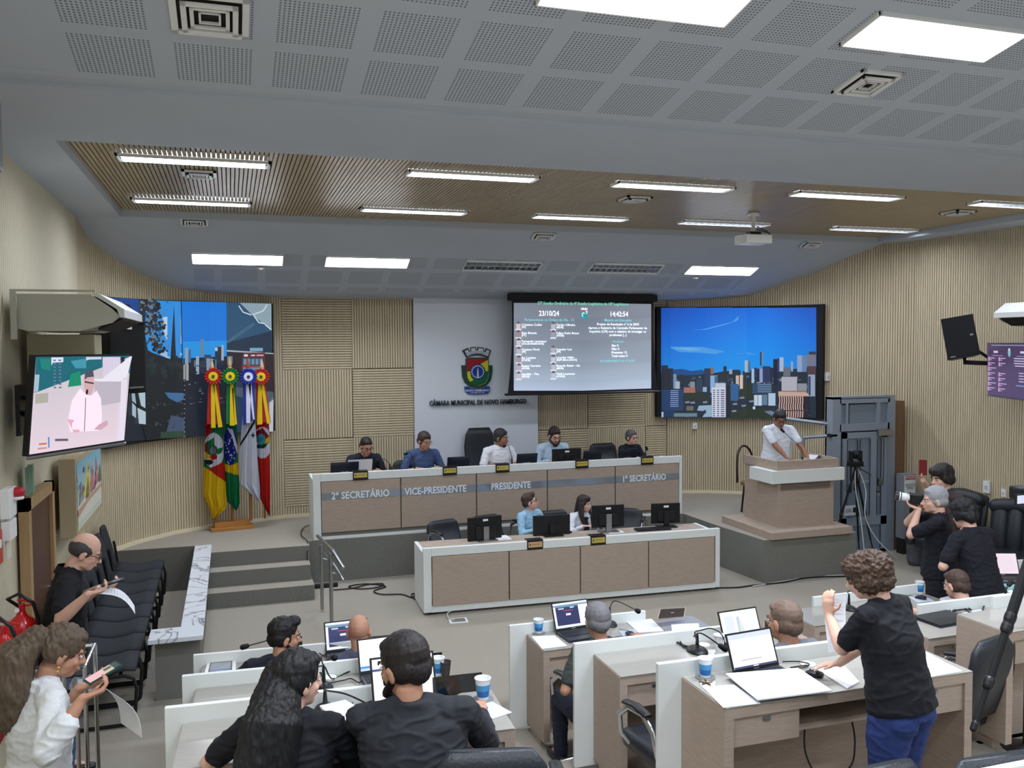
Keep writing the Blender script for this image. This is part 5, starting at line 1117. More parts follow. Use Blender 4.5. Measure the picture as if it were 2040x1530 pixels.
pc.poly([(0, .1), (1, .1), (1, .45), (.5, .42), (0, .35)], (206, 206, 190)); pc.poly([(.2, .4), (.45, .95), (.5, .4)], (206, 190, 90)); pc.poly([(.48, .38), (.6, .8), (.7, .5), (.7, .36)], (196, 130, 130)); pc.poly([(.7, .4), (.78, .88), (.9, .45)], (180, 110, 120)); pc.poly([(.3, .35), (.42, .7), (.46, .35)], (130, 130, 80)); pc.poly([(.05, .35), (.15, .7), (.25, .4)], (150, 150, 150)); pc.poly([(0, .2), (.4, .28), (1, .3), (1, .36), (.4, .34), (0, .3)], (190, 150, 130)); pc.poly([(.88, .4), (.95, .7), (1, .4)], (90, 120, 90))
for i in range(30): u = rr.random(); v = rr.uniform(.35, .8); pc.rect(u*.97, v, u*.97+.02, v+.08, rr.choice([(120, 80, 90), (90, 120, 150), (210, 200, 150), (170, 100, 110)]))
pc.build('canvas', diff_attr('painted_canvas', .7), lambda u, v, l: Vector((-1.358+l*2, py0+.05+(py1-py0-.1)*u, pz0+.05+(pz1-pz0-.1)*v)), pt, world=True)
p = ox(58, 948, -1.49); mb = MB(); mb.box(p.x-.005, p.x+.012, p.y-.12, p.y+.12, p.z-.14, p.z+.08, .003); mb.box(p.x+.012, p.x+.05, p.y-.12, p.y-.10, p.z-.12, p.z+.10, .003); single(mb, 'exit_sign', mat('green_acrylic', (130, 170, 150), .2, spec=.6), 'pale green acrylic exit sign standing out from the wall above the brown door', 'sign')
al = thing('fire_alarm', 'white wall box with a red alarm dome on the left wall near the extinguishers', 'fire alarm', ox(10, 1010, -1.49)-Vector((0, 0, .15)))
mb = MB(); mb.box(-.01, .05, -.1, .1, .08, .28, .006); mb.build('casing', M_white_p, al); mb = MB(); mb.loft([(.05, .05, .24), (.08, .06, .24)], .034, 14); mb.build('red_dome', mat('alarm_red', (186, 38, 52), .25), al); mb = MB(); mb.lathe([(.035, 0), (.04, .01), (.035, .02)], (.07, .05, .19), 16); mb.build('white_ring', M_white_p, al); mb = MB(); mb.box(-.01, .05, -.09, .09, -.07, .06, .006); mb.build('lower_box', M_white_p, al)
for px, py, w_, h_, lb, bc in ((16, 1070, .13, .30, 'white notice with a black pictogram on the left wall above the extinguishers', (216, 208, 190)), (0, 1090, .10, .22, 'red bordered notice cut by the left edge', (190, 70, 60))):
    p = ox(px, py, -1.49); s_ = thing('wall_notice', lb, 'notice', (p.x, p.y, p.z-h_/2))
    mb = MB(); mb.box(-.004, .004, -w_/2, w_/2, 0, h_); mb.build('board', mat('notice_%d' % px, bc, .6), s_); mb = MB(); mb.cyl((.004, 0, h_*.6), (.006, 0, h_*.6), w_*.3); mb.build('pictogram', M_dark if px > 5 else M_white_p, s_)
def extinguisher(label, loc):
    t = thing('fire_extinguisher', label, 'fire extinguisher', loc, 0, 'fire extinguishers on the left wall')
    M_r = mat('extinguisher_red', (196, 26, 30), .22, coat=.4)
    mb = MB(); mb.lathe([(.085, .0), (.09, .02), (.09, .36), (.075, .42), (.035, .455), (.025, .48)], (0, 0, 0), 24); mb.build('cylinder', M_r, t, smooth='auto')
    mb = MB(); mb.lathe([(.0915, .27), (.0915, .335)], (0, 0, 0), 24); mb.build('yellow_band', mat('label_yellow', (206, 196, 60), .4), t, smooth='auto')
    mb = MB(); mb.lathe([(.0915, .06), (.0915, .255)], (0, 0, 0), 24); lb = mb.build('label', mat('label_pale', (196, 198, 200), .4), t, smooth='auto')
    mb = MB()
    for k in range(5): mb.cbox((.093*math.cos(-.9+.0*k), .093*math.sin(-.9), .09+.035*k), .05, .006, .018, rot=Matrix.Rotation(-.9+PI/2, 3, 'Z'))
    mb.build('label_print', mat('label_print', (70, 60, 90), .5), lb)
    mb = MB(); mb.cyl((0, 0, .47), (0, 0, .53), .022); mb.cbox((.03, 0, .545), .11, .022, .012, rot=Matrix.Rotation(.3, 3, 'Y')); mb.cbox((.03, 0, .515), .10, .02, .01); mb.build('valve', M_r, t)
    mb = MB(); mb.cyl((-.03, -.02, .5), (-.03, -.04, .5), .015, seg=12); mb.build('gauge', M_white_p, t)
    mb = MB(); mb.loft([(-.02, 0, .52), (-.08, -.02, .58), (-.02, -.08, .62), (.06, -.1, .55), (.09, -.06, .42), (.095, -.03, .25)], .012, 8); mb.build('hose', M_black, t, smooth=True)
    return t
p = ox(8, 1268, -1.36); q = ox(44, 1250, -1.36)
EX = extinguisher('red fire extinguisher with a pale label at the left edge, nearer one', (-1.36, p.y, .76)); dup(EX, (-1.36, q.y, .76), .3, 'red fire extinguisher with a yellow band, farther one, nearer the door')
mb = MB(); mb.box(-1.5, -1.25, p.y-.15, q.y+.15, .70, .74, .004); mb.box(-1.5, -1.46, p.y-.12, q.y+.12, .45, .70); single(mb, 'extinguisher_shelf', mat('shelf_red', (176, 30, 34), .4), 'red wall bracket shelf carrying the two fire extinguishers', 'shelf')
# ================================================================ ceiling fittings
def diffuser(label, c, sz, par, pitch=0, z=None, szy=None):
    t = thing('air_diffuser', label, 'air vent', c, 0, 'square air diffusers in the ceiling'); Mx = Matrix.Rotation(pitch, 4, 'X'); szy = szy or sz
    mb = MB(Mx); f = .03
    for a in ((-1, 1, -1, -1+.18), (-1, 1, 1-.18, 1), (-1, -1+.18, -1, 1), (1-.18, 1, -1, 1)): mb.box(a[0]*sz/2, a[1]*sz/2, a[2]*szy/2, a[3]*szy/2, -.012, .004)
    mb.build('frame', M_white_p, t)
    for k, s in enumerate((.72, .5, .28)):
        mb = MB(Mx)
        for a in ((-1, 1, -1, -1+.2), (-1, 1, .8, 1), (-1, -.8, -1, 1), (.8, 1, -1, 1)): mb.box(a[0]*sz*s/2, a[1]*sz*s/2, a[2]*szy*s/2, a[3]*szy*s/2, -.03+k*.004, -.018+k*.004)
        mb.build('vane', M_white_p, t)
    mb = MB(Mx); mb.box(-sz*.42, sz*.42, -szy*.42, szy*.42, .0, .003); mb.build('dark_throat', M_dark, t)
    return t
def on_up(px, py): return opl(px, py, UP0, UN)
p = on_up(418, 28); diffuser('square diffuser cut by the top edge in the perforated ceiling at the left', p-Vector((0, 0, .005)), .36, None, up_pitch)
p = on_up(1728, 164); diffuser('square diffuser below the big lamp at the right of the perforated ceiling', p-Vector((0, 0, .005)), .30, None, up_pitch)
for px, py, lb in ((397, 346, 'square diffuser between the two leftmost lamps of the slatted ceiling'), (1264, 396, 'square diffuser in the middle of the slatted ceiling'), (1908, 423, 'square diffuser at the right end of the slatted ceiling')):
    p = oz(px, py, ZT-.01); diffuser(lb, p, .28, None)
for px, py, lb in ((387, 440, 'small vent at the left above the sloping front ceiling lamps'), (1083, 469, 'small vent in the middle of the sloping front ceiling'), (1616, 485, 'small vent at the right of the sloping front ceiling')):
    p = opl(px, py, FP, FN); diffuser(lb, p-Vector((0, 0, .012)), .30, None, fp, szy=.16)
pr_ = oz(1501, 424, ZT); t = thing('projector', 'white ceiling projector hanging on a short pole in front of a far lamp', 'projector', (pr_.x, pr_.y, ZT-.36))
mb = MB(); mb.box(-.17, .17, -.13, .13, 0, .10, .012); mb.build('body', M_white_p, t); mb = MB(); mb.cyl((.08, .13, .05), (.08, .16, .05), .035); mb.build('lens', M_black, t)
mb = MB(); mb.cyl((0, 0, .14), (0, 0, .33), .022); mb.cyl((0, 0, .33), (0, 0, .355), .07); mb.build('ceiling_mount', M_white_p, t); mb = MB(); mb.box(-.07, .07, -.05, .05, .10, .14); mb.loft([(.0, -.08, .16), (.15, -.1, .12), (.2, -.05, .03), (.1, -.1, .0)], .006, 6); mb.loft([(.0, -.06, .2), (.1, -.12, .14), (.22, -.06, .08)], .005, 6); mb.build('bracket_and_leads', M_black, t)
M_red = mat('red_led', (255, 90, 80), emit=4)
for px, py, lb in ((520, 533, 'small smoke detector with a red light right of the leftmost front lamp'), (1385, 552, 'small smoke detector with a red light below the right front lamp')):
    p = opl(px, py, FP, FN); t = thing('smoke_detector', lb, 'smoke detector', p-Vector((0, 0, .035))); mb = MB(); mb.lathe([(.02, 0), (.045, .012), (.05, .035)], (0, 0, 0), 16); mb.build('housing', M_white_p, t); mb = MB(); mb.ell((0, -.04, .012), (.006, .006, .006)); mb.build('red_light', M_red, t)
p = oz(735, 592, 3.68); mb = MB(); mb.cyl((p.x, p.y, 3.655), (p.x, p.y, 3.67), .17, seg=28); single(mb, 'ceiling_speaker', M_plaster, 'round flush ceiling speaker above the left end of the dais', 'ceiling speaker')
# dark cabinet edge at the far left top
p = pd(0, 215, 2.2); mb = MB(); p = pd(4, 200, 1.8); q = pd(4, 345, 1.8); mb.box(p.x-.3, p.x, p.y-.25, p.y, q.z, p.z, .01); single(mb, 'hanging_loudspeaker', M_black, 'dark loudspeaker corner at the left edge high up', 'loudspeaker')
# ================================================================ laptops, monitors, microphones
M_keys = mat('keyboard_black', (20, 22, 30), .5); M_lap = mat('laptop_shell', (34, 38, 50), .35); M_lid = mat('laptop_lid', (28, 34, 48), .3)
def screen_pic(kind):
    pc = Pic()
    if kind == 'navy':
        pc.rect(0, 0, 1, 1, (226, 232, 244)); pc.rect(0, .9, 1, .93, (150, 190, 214)); pc.rect(0, .86, 1, .9, (120, 128, 150)); pc.rect(.06, .10, .72, .86, (38, 44, 92)); pc.rect(.06, .82, .72, .86, (70, 150, 170)); pc.rect(.14, .74, .30, .79, (200, 204, 220)); pc.rect(.48, .76, .60, .81, (200, 204, 220)); pc.rect(.28, .66, .56, .69, (170, 60, 90)); pc.rect(.34, .48, .48, .56, (226, 230, 240)); pc.rect(0, 0, 1, .05, (214, 222, 240))
    elif kind == 'doc':
        pc.rect(0, 0, 1, 1, (238, 242, 252)); pc.rect(0, .86, 1, 1, (206, 216, 236)); 
        for i in range(8): pc.rect(.14, .76-i*.055, .66-.1*(i % 3), .766-i*.055, (196, 200, 212))
        pc.rect(.2, .22, .66, .235, (120, 124, 130)); pc.rect(0, 0, 1, .06, (60, 70, 110)); pc.rect(.44, .015, .56, .045, (230, 234, 244))
    elif kind == 'blur':
        pc.rect(0, 0, 1, 1, (236, 242, 248)); pc.rect(.1, .1, .34, .85, (214, 222, 230)); pc.rect(.42, .0, .5, .8, (190, 200, 208)); pc.poly([(.5, .0), (.62, .0), (.52, .8)], (206, 214, 222)); pc.rect(.7, .2, .9, .9, (224, 232, 238))
    elif kind == 'white':
        pc.rect(0, 0, 1, 1, (246, 250, 255)); pc.rect(0, .06, 1, .15, (120, 176, 224)); pc.rect(0, .10, 1, .13, (60, 120, 190)); pc.rect(0, 0, 1, .06, (200, 214, 240))
    elif kind == 'page':
        pc.rect(0, 0, 1, 1, (246, 250, 255)); pc.rect(0, .70, 1, .76, (60, 80, 130)); pc.rect(.02, .82, .3, .95, (230, 232, 240)); 
        for i in range(6): pc.rect(.70+.0*i, .92-i*.035, .93, .928-i*.035, (190, 196, 210))
        for i in range(3): pc.rect(.74+i*.06, .72, .76+i*.06, .74, (230, 234, 240))
    else:
        pc.rect(0, 0, 1, 1, (222, 206, 218)); 
        for i in range(9): pc.rect(.1, .84-i*.085, .86, .85-i*.085, (196, 182, 196))
    return pc
def laptop(label, P, rz, kind, w=.34, d=.235, h=.215, open_=1.95, group='open laptops on the council desks'):
    "P = middle of the hinge on the table; the user sits on the -y side"
    t = thing('laptop', label, 'laptop', P, rz, group)
    mb = MB(); mb.box(-w/2, w/2, -d, 0, 0, .018, .003); b = mb.build('base', M_lap, t)
    mb = MB()
    for r in range(5):
        for c in range(13): mb.box(-w/2+.02+c*(w-.04)/13, -w/2+.018+(c+1)*(w-.04)/13, -.03-(r+1)*.024, -.033-r*.024, .018, .021)
    mb.build('keyboard', M_keys, b)
    mb = MB(); mb.box(-.05, .05, -d+.02, -.165, .018, .0185); mb.build('touchpad', M_black, b)
    a = open_-PI/2; ux = Vector((1, 0, 0)); uy = Vector((0, math.sin(a), math.cos(a))); n = Vector((0, -math.cos(a), math.sin(a))); o = Vector((0, 0, .018))
    M = Matrix(((1, uy[0], n[0], 0), (0, uy[1], n[1], 0), (0, uy[2], n[2], .018), (0, 0, 0, 1)))
    mb = MB(M); mb.box(-w/2, w/2, 0, h, -.004, .003, .002); lid = mb.build('screen_lid', M_black, t)
    pc = screen_pic(kind); pc.build('screen_image', emis_attr('laptop_picture', 1.05), lambda u, v, l: M@Vector((-w/2+.01+u*(w-.02), .016+v*(h-.026), .0035+l)), lid)
    mb = MB(M); mb.box(-.018, .018, .004, .011, .003, .0036); mb.build('maker_badge', M_steel, lid)
    return t
def lap(px, py, z, rz, kind, label, **k): p = oz(px, py, z); return laptop(label, (p.x, p.y, z), rz, kind, **k)
lap(1143, 1257, .75, .1, 'navy', 'open laptop with a navy window left of the grey haired man', w=.32)
lap(1482, 1285, 1.0, .08, 'blur', 'open laptop with a pale blurred page in front of the balding man', w=.31, h=.215)
lap(1507, 1340, 1.25, .1, 'doc', 'open laptop showing a white document on the nearest right desk', w=.30, h=.20, d=.17)
lap(693, 1300, .75, .05, 'navy', 'open laptop with a navy window left of the bald man', w=.32)
lap(765, 1343, 1.0, .05, 'white', 'open laptop with a bright white page and blue strip on the middle left desk', w=.30, h=.205)
lap(808, 1402, 1.25, .03, 'page', 'open laptop with a bright white page in front of the man in the suit', w=.32, h=.215)
lap(1998, 1150, .75, -.35, 'pink', 'open laptop with a pinkish page on the desk by the right wall', w=.32)
p = oz(1880, 1236, 1.0); cl = thing('laptop', 'closed black laptop lying on the right council desk behind the standing woman', 'laptop', (p.x, p.y, 1.0), .1)
mb = MB(); mb.box(-.17, .17, -.12, .12, 0, .014, .003); b = mb.build('base', M_lap, cl); mb = MB(); mb.box(-.17, .17, -.12, .12, .015, .023, .003); mb.build('screen_lid', M_black, cl)
# laptops on the dais seen from behind
def dais_lap(px, w, label, logo, y=11.38, h=.20):
    p = oy(px, 930, y); t = thing('laptop', label, 'laptop', (p.x, y, 1.285), PI, 'laptops on the dais')
    mb = MB(); mb.box(-w/2, w/2, -.23, 0, 0, .018, .003); mb.build('base', M_lap, t)
    a = .30; M = Matrix(((1, 0, 0, 0), (0, math.sin(a), -math.cos(a), 0), (0, math.cos(a), math.sin(a), .016), (0, 0, 0, 1)))
    mb = MB(M); mb.box(-w/2, w/2, 0, h, -.006, .0, .002); lid = mb.build('screen_lid', M_lid, t)
    mb = MB(M); mb.box(-w/2+.01, w/2-.01, .01, h-.01, .0, .001); mb.build('screen', mat('dim_screen', (120, 140, 170), emit=.5), lid)
    if logo:
        mb = MB(M@Matrix.Translation((.0, .055, -.007))@Matrix.Rotation(PI, 4, 'Y')); text_bm(mb, 'VAIO', .045, Matrix.Identity(4), .0006, 'CENTER'); mb.build('logo', M_lblw, lid)
    return t
dais_lap(686, .36, 'dark laptop in front of the person in the navy T shirt', True); dais_lap(912, .31, 'dark laptop between the blue T shirt and the president', False); dais_lap(1048, .30, 'dark laptop with a white logo right of the president', True); dais_lap(1178, .28, 'small dark laptop right of the dais monitor', False); dais_lap(1249, .28, 'dark laptop with a white logo in front of the woman on the dais', True)
def monitor(label, px, pyb, y, z, w, h, rz, stand='black', sticker=False, tri=False, group='monitors on the secretary desk'):
    p = oy(px, pyb, y); t = thing('monitor', label, 'monitor', (p.x, y, z), rz, group); bz = p.z-z
    ms = M_steel if stand == 'steel' else M_black
    mb = MB(); mb.box(-w/2, w/2, -.025, .015, bz, bz+h, .006); sc = mb.build('screen_housing', M_blackm if not tri else M_black, t)
    mb = MB(); mb.box(-w/2+.008, w/2-.008, -.028, -.025, bz+.012, bz+h-.008); mb.build('screen', mat('mon_screen', (150, 170, 200), emit=.5), sc)
    mb = MB()
    if tri: mb.prism([(-w/2+.02, 0), (w/2-.02, 0), (.05, .02), (-.05, .02)], bz+h*.6, bz+h*.98)
    else: mb.box(-w*.3, w*.3, .015, .032, bz+h*.12, bz+h*.62, .006)
    mb.build('rear_bulge', M_black, sc)
    mb = MB(); mb.box(-.035, .035, .02, .05, .012, bz+h*.62, .004); mb.build('stand_neck', ms, t)
    mb = MB(); mb.box(-.12, .12, -.06, .12, 0, .012, .004); mb.build('stand_base', ms, t)
    if sticker: mb = MB(); mb.box(-.035, .03, .0155, .017, bz+h-.05, bz+h-.025); mb.build('sticker', M_paper, sc)
    return t
monitor('monitor with a grey steel stand and white sticker, leftmost on the secretary desk', 966, 1078, 9.86, .69, .43, .29, PI+.15, 'steel', True)
monitor('flat monitor hiding the chest of the man in light blue', 1099, 1072, 9.84, .69, .46, .28, PI-.05, 'black', False, True)
monitor('monitor with a grey stand right of the young woman', 1211, 1050, 9.80, .69, .41, .27, PI-.1, 'steel', True)
monitor('small monitor with a big rear housing at right end of the secretary desk', 1326, 1042, 9.84, .69, .37, .25, PI-.15, 'black', True)
monitor('wide dark monitor on the dais in front of the bearded man', 1129, 922, 11.5, 1.285, .43, .20, PI, 'black', True, False, 'monitors on the dais')
def mic(label, base, goose, group='gooseneck microphones', post=.10, bs=(.055, .075)):
    "base = centre of the foot; goose = points of the flexible neck, the last is the capsule"
    base = Vector(base); t = thing('gooseneck_microphone', label, 'microphone', base, 0, group)
    mb = MB(); rg = []
    for r, z in ((1, 0), (1, .008), (.85, .022), (.55, .032), (.2, .036)): rg.append([(bs[0]*r*math.cos(2*PI*k/18), bs[1]*r*math.sin(2*PI*k/18), z) for k in range(18)])
    mb.rings(rg); mb.build('foot', M_black, t, smooth='auto')
    mb = MB(); mb.lathe([(.014, .034), (.014, .04)], (0, 0, 0), 14); mb.build('silver_ring', M_chrome, t)
    G = [Vector(g)-base for g in goose]
    mb = MB(); mb.loft([(0, 0, .038), (0, 0, .038+post)], [.013, .007], 10); mb.build('post', M_black, t, smooth=True)
    mb = MB(); P = [Vector((0, 0, .038+post))]+G[:-1]+[G[-1]]
    Q = []
    for i in range(len(P)-1):
        for k in range(5):
            q = k/5; a, b = P[i], P[i+1]; pa = P[max(i-1, 0)]; pb = P[min(i+2, len(P)-1)]
            Q.append(.5*((2*a)+(b-pa)*q+(2*pa-5*a+4*b-pb)*q*q+(3*a-pa-3*b+pb)*q**3))
    Q.append(P[-1]); mb.loft(Q, .0042, 6); mb.build('neck', M_black, t, smooth=True)
    dd = (P[-1]-P[-2]).normalized(); mb = MB(); mb.loft([P[-1]-dd*.02, P[-1]+dd*.02], [.016, .019], 12); mb.build('capsule', M_blackm, t, smooth=True)
    return t
def dm(label, bx, hx, hy, y=11.42, hyy=11.5, mid=None):
    b = oy(bx, 930, y); h = oy(hx, hy, hyy); mic(label, (b.x, y, 1.285), [h.lerp(Vector((b.x, y, h.z)), .5)+Vector((0, 0, .02)), h])
dm('gooseneck microphone curving beside the person in navy on the dais', 777, 753, 917); dm('straight gooseneck microphone in front of the blue T shirt', 826, 809, 904, 11.45, 11.62); dm('gooseneck microphone reaching the mouth of the president', 1020, 1005, 889, 11.5, 11.72); dm('gooseneck microphone at the right of the woman on the dais', 1286, 1288, 893, 11.4, 11.42)
h = oy(1559, 858, 9.92); mic('slim podium microphone with a dark red foam tip at the speaker mouth', (7.08, 9.72, 1.405), [(7.08, 9.74, 1.6), h.lerp(Vector((7.08, 9.74, 1.6)), .4), h], post=.05, bs=(.03, .03))
b = oz(645, 1372, 1.0); h = pd(665, 1310, 4.75); mic('black gooseneck microphone on the middle left desk with its head near the bald man', b, [(b.x-.01, b.y, 1.19), h])
b = oz(648, 1418, 1.25); c = pd(652, 1376, 3.9); d = pd(690, 1383, 3.75); e = pd(742, 1407, 3.62); mic('black gooseneck microphone bending right towards the man in the suit', b, [c, d, e], post=.07)
b = oz(600, 1306, .75); h = pd(488, 1288, 5.85); mic('gooseneck microphone stretching left behind the bearded man in navy', b, [(b.x-.1, b.y, .93), h.lerp(Vector((b.x, b.y, .93)), .4), h])
b = oz(1389, 1298, 1.0); c = pd(1382, 1268, 5.2); mic('thick black gooseneck microphone on the empty left half of the middle right desk', b, [c, pd(1398, 1262, 5.3), pd(1440, 1290, 5.35)], post=.08, bs=(.065, .085))
b = oz(1215, 1245, .75); h = pd(1270, 1217, 6.5); mic('gooseneck microphone stretching right behind the grey haired man', b, [(b.x+.05, b.y, .94), h])
b = oz(1691, 1214, .75); mic('gooseneck microphone on the far right desk behind the raised sheet', b, [pd(1690, 1178, 6.95), pd(1712, 1176, 7.0)], post=.09)
b = oz(2003, 1212, 1.0); mic('gooseneck microphone on the right desk beside the black monopod', b, [pd(2004, 1175, 6.2), pd(2012, 1162, 6.25)], post=.12)
# ================================================================ flip-up desk screens
def flip(label, corners, dep, frame=False):
    P = [pd(x, y, d) for (x, y), d in zip(corners, dep)]; base = (P[2]+P[3])/2
    t = thing('flip_up_screen', label, 'desk screen', base, 0, 'flip up screens of the council desks'); n = (P[1]-P[0]).cross(P[3]-P[0]).normalized()
    if n.dot(Vector((0, 0, 3))-P[0]) < 0: n = -n
    mb = MB(); mb.rings([[p for p in P], [p-n*.018 for p in P]]); mb.build('panel', M_greige if frame else M_black, t, world=True)
    c = sum(P, Vector())/4
    mb = MB(); mb.rings([[c.lerp(p, .90)+n*.002 for p in P], [c.lerp(p, .90)+n*.0005 for p in P]]); mb.build('screen', mat('brown_recess', (46, 34, 30), .5) if frame else mat('glossy_black_glass', (10, 11, 14), .06, spec=.8), t, world=True)
    if frame: mb = MB(); mb.rings([[c.lerp(p, .12)+n*.008 for p in P], [c.lerp(p, .12) for p in P]]); mb.build('catch', M_steel, t, world=True)
flip('glossy black flip up screen right of the man in the suit', [(866, 1349), (960, 1339), (961, 1385), (868, 1392)], (4.32, 4.55, 4.50, 4.28))
flip('black flip up screen behind the paper cups on the middle left desk', [(831, 1304), (881, 1299), (880, 1322), (833, 1328)], (5.45, 5.6, 5.55, 5.4))
flip('low black flip up screen right of the bald man', [(740, 1268), (806, 1262), (806, 1281), (742, 1287)], (6.4, 6.6, 6.55, 6.35))
flip('open brown flap with a steel catch on the farthest right desk', [(1314, 1213), (1367, 1210), (1364, 1229), (1308, 1234)], (6.93, 7.05, 6.98, 6.86), True)
flip('brown flap standing open between the laptop and the balding man', [(1521, 1236), (1561, 1231), (1556, 1260), (1522, 1264)], (6.0, 6.1, 6.05, 5.95), True)
# ================================================================ cups, papers, mice, pads
M_cup = mat('cup_plastic', (226, 232, 236), .3); M_cupb = mat('cup_blue_print', (70, 150, 206), .4); M_cupd = mat('cup_blue_dark', (36, 104, 172), .4)
def cup(label, px, py, z, blue=True, s=1.0, coaster=False, dark=False):
    p = oz(px, py, z)
    if coaster:
        mb = MB(); mb.cyl((p.x, p.y, z), (p.x, p.y, z+.006), .052, seg=24); single(mb, 'coaster', mat('coaster_clear', (120, 124, 124), .2), 'round coaster under the %s' % label.split(' on ')[0].split(' by ')[0].replace('printed', 'printed water'), 'coaster', 'round coasters'); z += .0065
    t = thing('paper_cup', label, 'cup', (p.x, p.y, z), 0, 'disposable cups on the desks')
    body = mat('dark_mug', (60, 54, 54), .4) if dark else M_cup
    mb = MB(); mb.lathe([(.027*s, 0), (.038*s, .098*s), (.041*s, .10*s), (.041*s, .104*s), (.036*s, .104*s), (.034*s, .09*s), (.030*s, .08*s)], (0, 0, 0), 22); mb.build('cup_body', body, t, smooth='auto')
    if blue:
        mb = MB(); mb.lathe([(.0288*s, .014*s), (.0325*s, .045*s)], (0, 0, 0), 22); mb.build('dark_blue_band', M_cupd, t, smooth='auto'); mb = MB(); mb.lathe([(.0326*s, .045*s), (.0362*s, .075*s)], (0, 0, 0), 22); mb.build('light_blue_band', M_cupb, t, smooth='auto')
    return t
cup('blue printed cup on the far right desk left of the navy laptop', 1073, 1261, .75, coaster=True); cup('blue printed cup on the nearest right desk beside the keys', 1405, 1350, 1.25, coaster=True, s=.95)
cup('blue printed cup on the nearest left desk beside the black screen', 962, 1394, 1.25, coaster=True, s=1.0); cup('blue printed cup with a napkin on the middle left desk', 873, 1343, 1.0); cup('dark mug beside a blue cup on the middle left desk', 888, 1346, 1.0, False, .85, dark=True)
cup('white cup partly hidden behind the bright laptop at the far left desk', 803, 1287, .75, False); cup('plain white cup by the microphone on the middle right desk', 1433, 1294, 1.0, False, .95)
cup('blue printed cup at the panel end of the far right desk', 1832, 1181, .75); cup('white cup on the desk by the right wall', 1960, 1163, .75, False, 1.1); cup('blue printed cup behind the monopod on the right desk', 2019, 1206, 1.0)
def sheet(label, pts, z, name='paper_sheet', cat='paper', th=.002, mt=None, group='papers on the desks', lines=True, curl=0):
    P = [oz(x, y, z) for x, y in pts]; c = sum(P, Vector())/len(P); t = thing(name, label, cat, (c.x, c.y, z), 0, group)
    mb = MB(); mb.prism([(p.x-c.x, p.y-c.y) for p in P], 0, th); o = mb.build('sheets', mt or M_paper, t)
    if lines and len(P) == 4:
        mb = MB(); q = [p-Vector((c.x, c.y, z)) for p in P]
        for i in range(10):
            v = .12+i*.075; a = q[0].lerp(q[3], v); b = q[1].lerp(q[2], v); a2 = a.lerp(b, .12); b2 = a.lerp(b, .86-.15*(i % 3 == 2)); d = (q[3]-q[0]).normalized()*.0022
            mb.face([(*(a2)[:2], th+.0003), (*(b2)[:2], th+.0003), (*(b2+d)[:2], th+.0003), (*(a2+d)[:2], th+.0003)])
        mb.build('print_lines', mat('ink_grey', (170, 172, 180), .8), o)
    return t
sheet('printed sheet on the left of the farthest right desk', [(1059, 1268), (1105, 1266), (1130, 1287), (1080, 1293)], .751)
sheet('plastic folder with printed pages on the farthest right desk', [(1247, 1239), (1298, 1234), (1322, 1258), (1272, 1261)], .751, th=.006)
sheet('plain white sheet at the right end of the farthest right desk', [(1337, 1244), (1392, 1242), (1394, 1262), (1340, 1266)], .751, lines=False)
sheet('grey mouse pad of the grey haired man', [(1233, 1258), (1268, 1253), (1292, 1271), (1250, 1279)], .751, 'mouse_pad', 'mouse pad', .003, mat('pad_grey', (170, 180, 196), .6), 'mouse pads', False)
sheet('printed sheets overhanging the left corner of the nearest right desk', [(1400, 1370), (1462, 1365), (1515, 1402), (1441, 1411)], 1.251, th=.004)
sheet('large pile of white sheets in the middle of the nearest right desk', [(1446, 1344), (1590, 1333), (1658, 1378), (1510, 1396)], 1.273, th=.007)
sheet('sheets under the hand of the standing woman', [(1622, 1332), (1680, 1326), (1712, 1360), (1688, 1373)], 1.251, th=.006)
sheet('loose sheets at the right end of the nearest right desk', [(1838, 1296), (1885, 1322), (1918, 1338), (1852, 1350)], 1.251, th=.004, lines=False)
sheet('thick stack of printed sheets between the woman and the man in the suit', [(637, 1420), (688, 1408), (742, 1440), (690, 1472)], 1.256, th=.035)
sheet('lower sheets sticking out of the thick stack on the nearest left desk', [(668, 1462), (735, 1447), (744, 1466), (680, 1483)], 1.251, th=.004)
sheet('white mouse pad on the nearest left desk', [(934, 1404), (975, 1396), (1020, 1420), (967, 1438)], 1.251, 'mouse_pad', 'mouse pad', .003, mat('pad_white', (196, 206, 222), .6), 'mouse pads', False)
sheet('white mouse pad right of the closed laptop', [(1914, 1222), (1952, 1214), (1988, 1235), (1945, 1238)], 1.001, 'mouse_pad', 'mouse pad', .003, mat('pad_white', (196, 206, 222), .6), 'mouse pads', False)
sheet('white mouse pad on the far right desk below the paper cup', [(1810, 1190), (1832, 1184), (1862, 1198), (1828, 1201)], .751, 'mouse_pad', 'mouse pad', .003, mat('pad_white', (196, 206, 222), .6), 'mouse pads', False)
sheet('crumpled white cloth beside the mouse pad at the far right desk', [(1872, 1196), (1905, 1188), (1912, 1202), (1880, 1206)], .751, 'cloth', 'cloth', .02, M_paper, None, False)
sheet('white mouse pad left of the balding man', [(1548, 1268), (1570, 1262), (1582, 1284), (1556, 1290)], 1.001, 'mouse_pad', 'mouse pad', .003, mat('pad_white', (196, 206, 222), .6), 'mouse pads', False)
sheet('pale blue patterned mat on the desk by the right wall', [(1968, 1160), (2000, 1158), (2034, 1172), (1998, 1180)], .751, 'desk_mat', 'mat', .004, mat('mat_teal', (140, 196, 196), .5, noise_=.15, scale=60), None, False)
sheet('small white card under the keys', [(1392, 1356), (1425, 1358), (1424, 1366), (1398, 1368)], 1.251, 'card', 'card', .001, M_paper, None, False)
mb = MB(); p = oz(1407, 1360, 1.256)
for k in range(5): a = k*1.2; mb.loft([(p.x, p.y, p.z), (p.x+.035*math.cos(a), p.y+.035*math.sin(a), p.z+.002)], [.006, .004], 6)
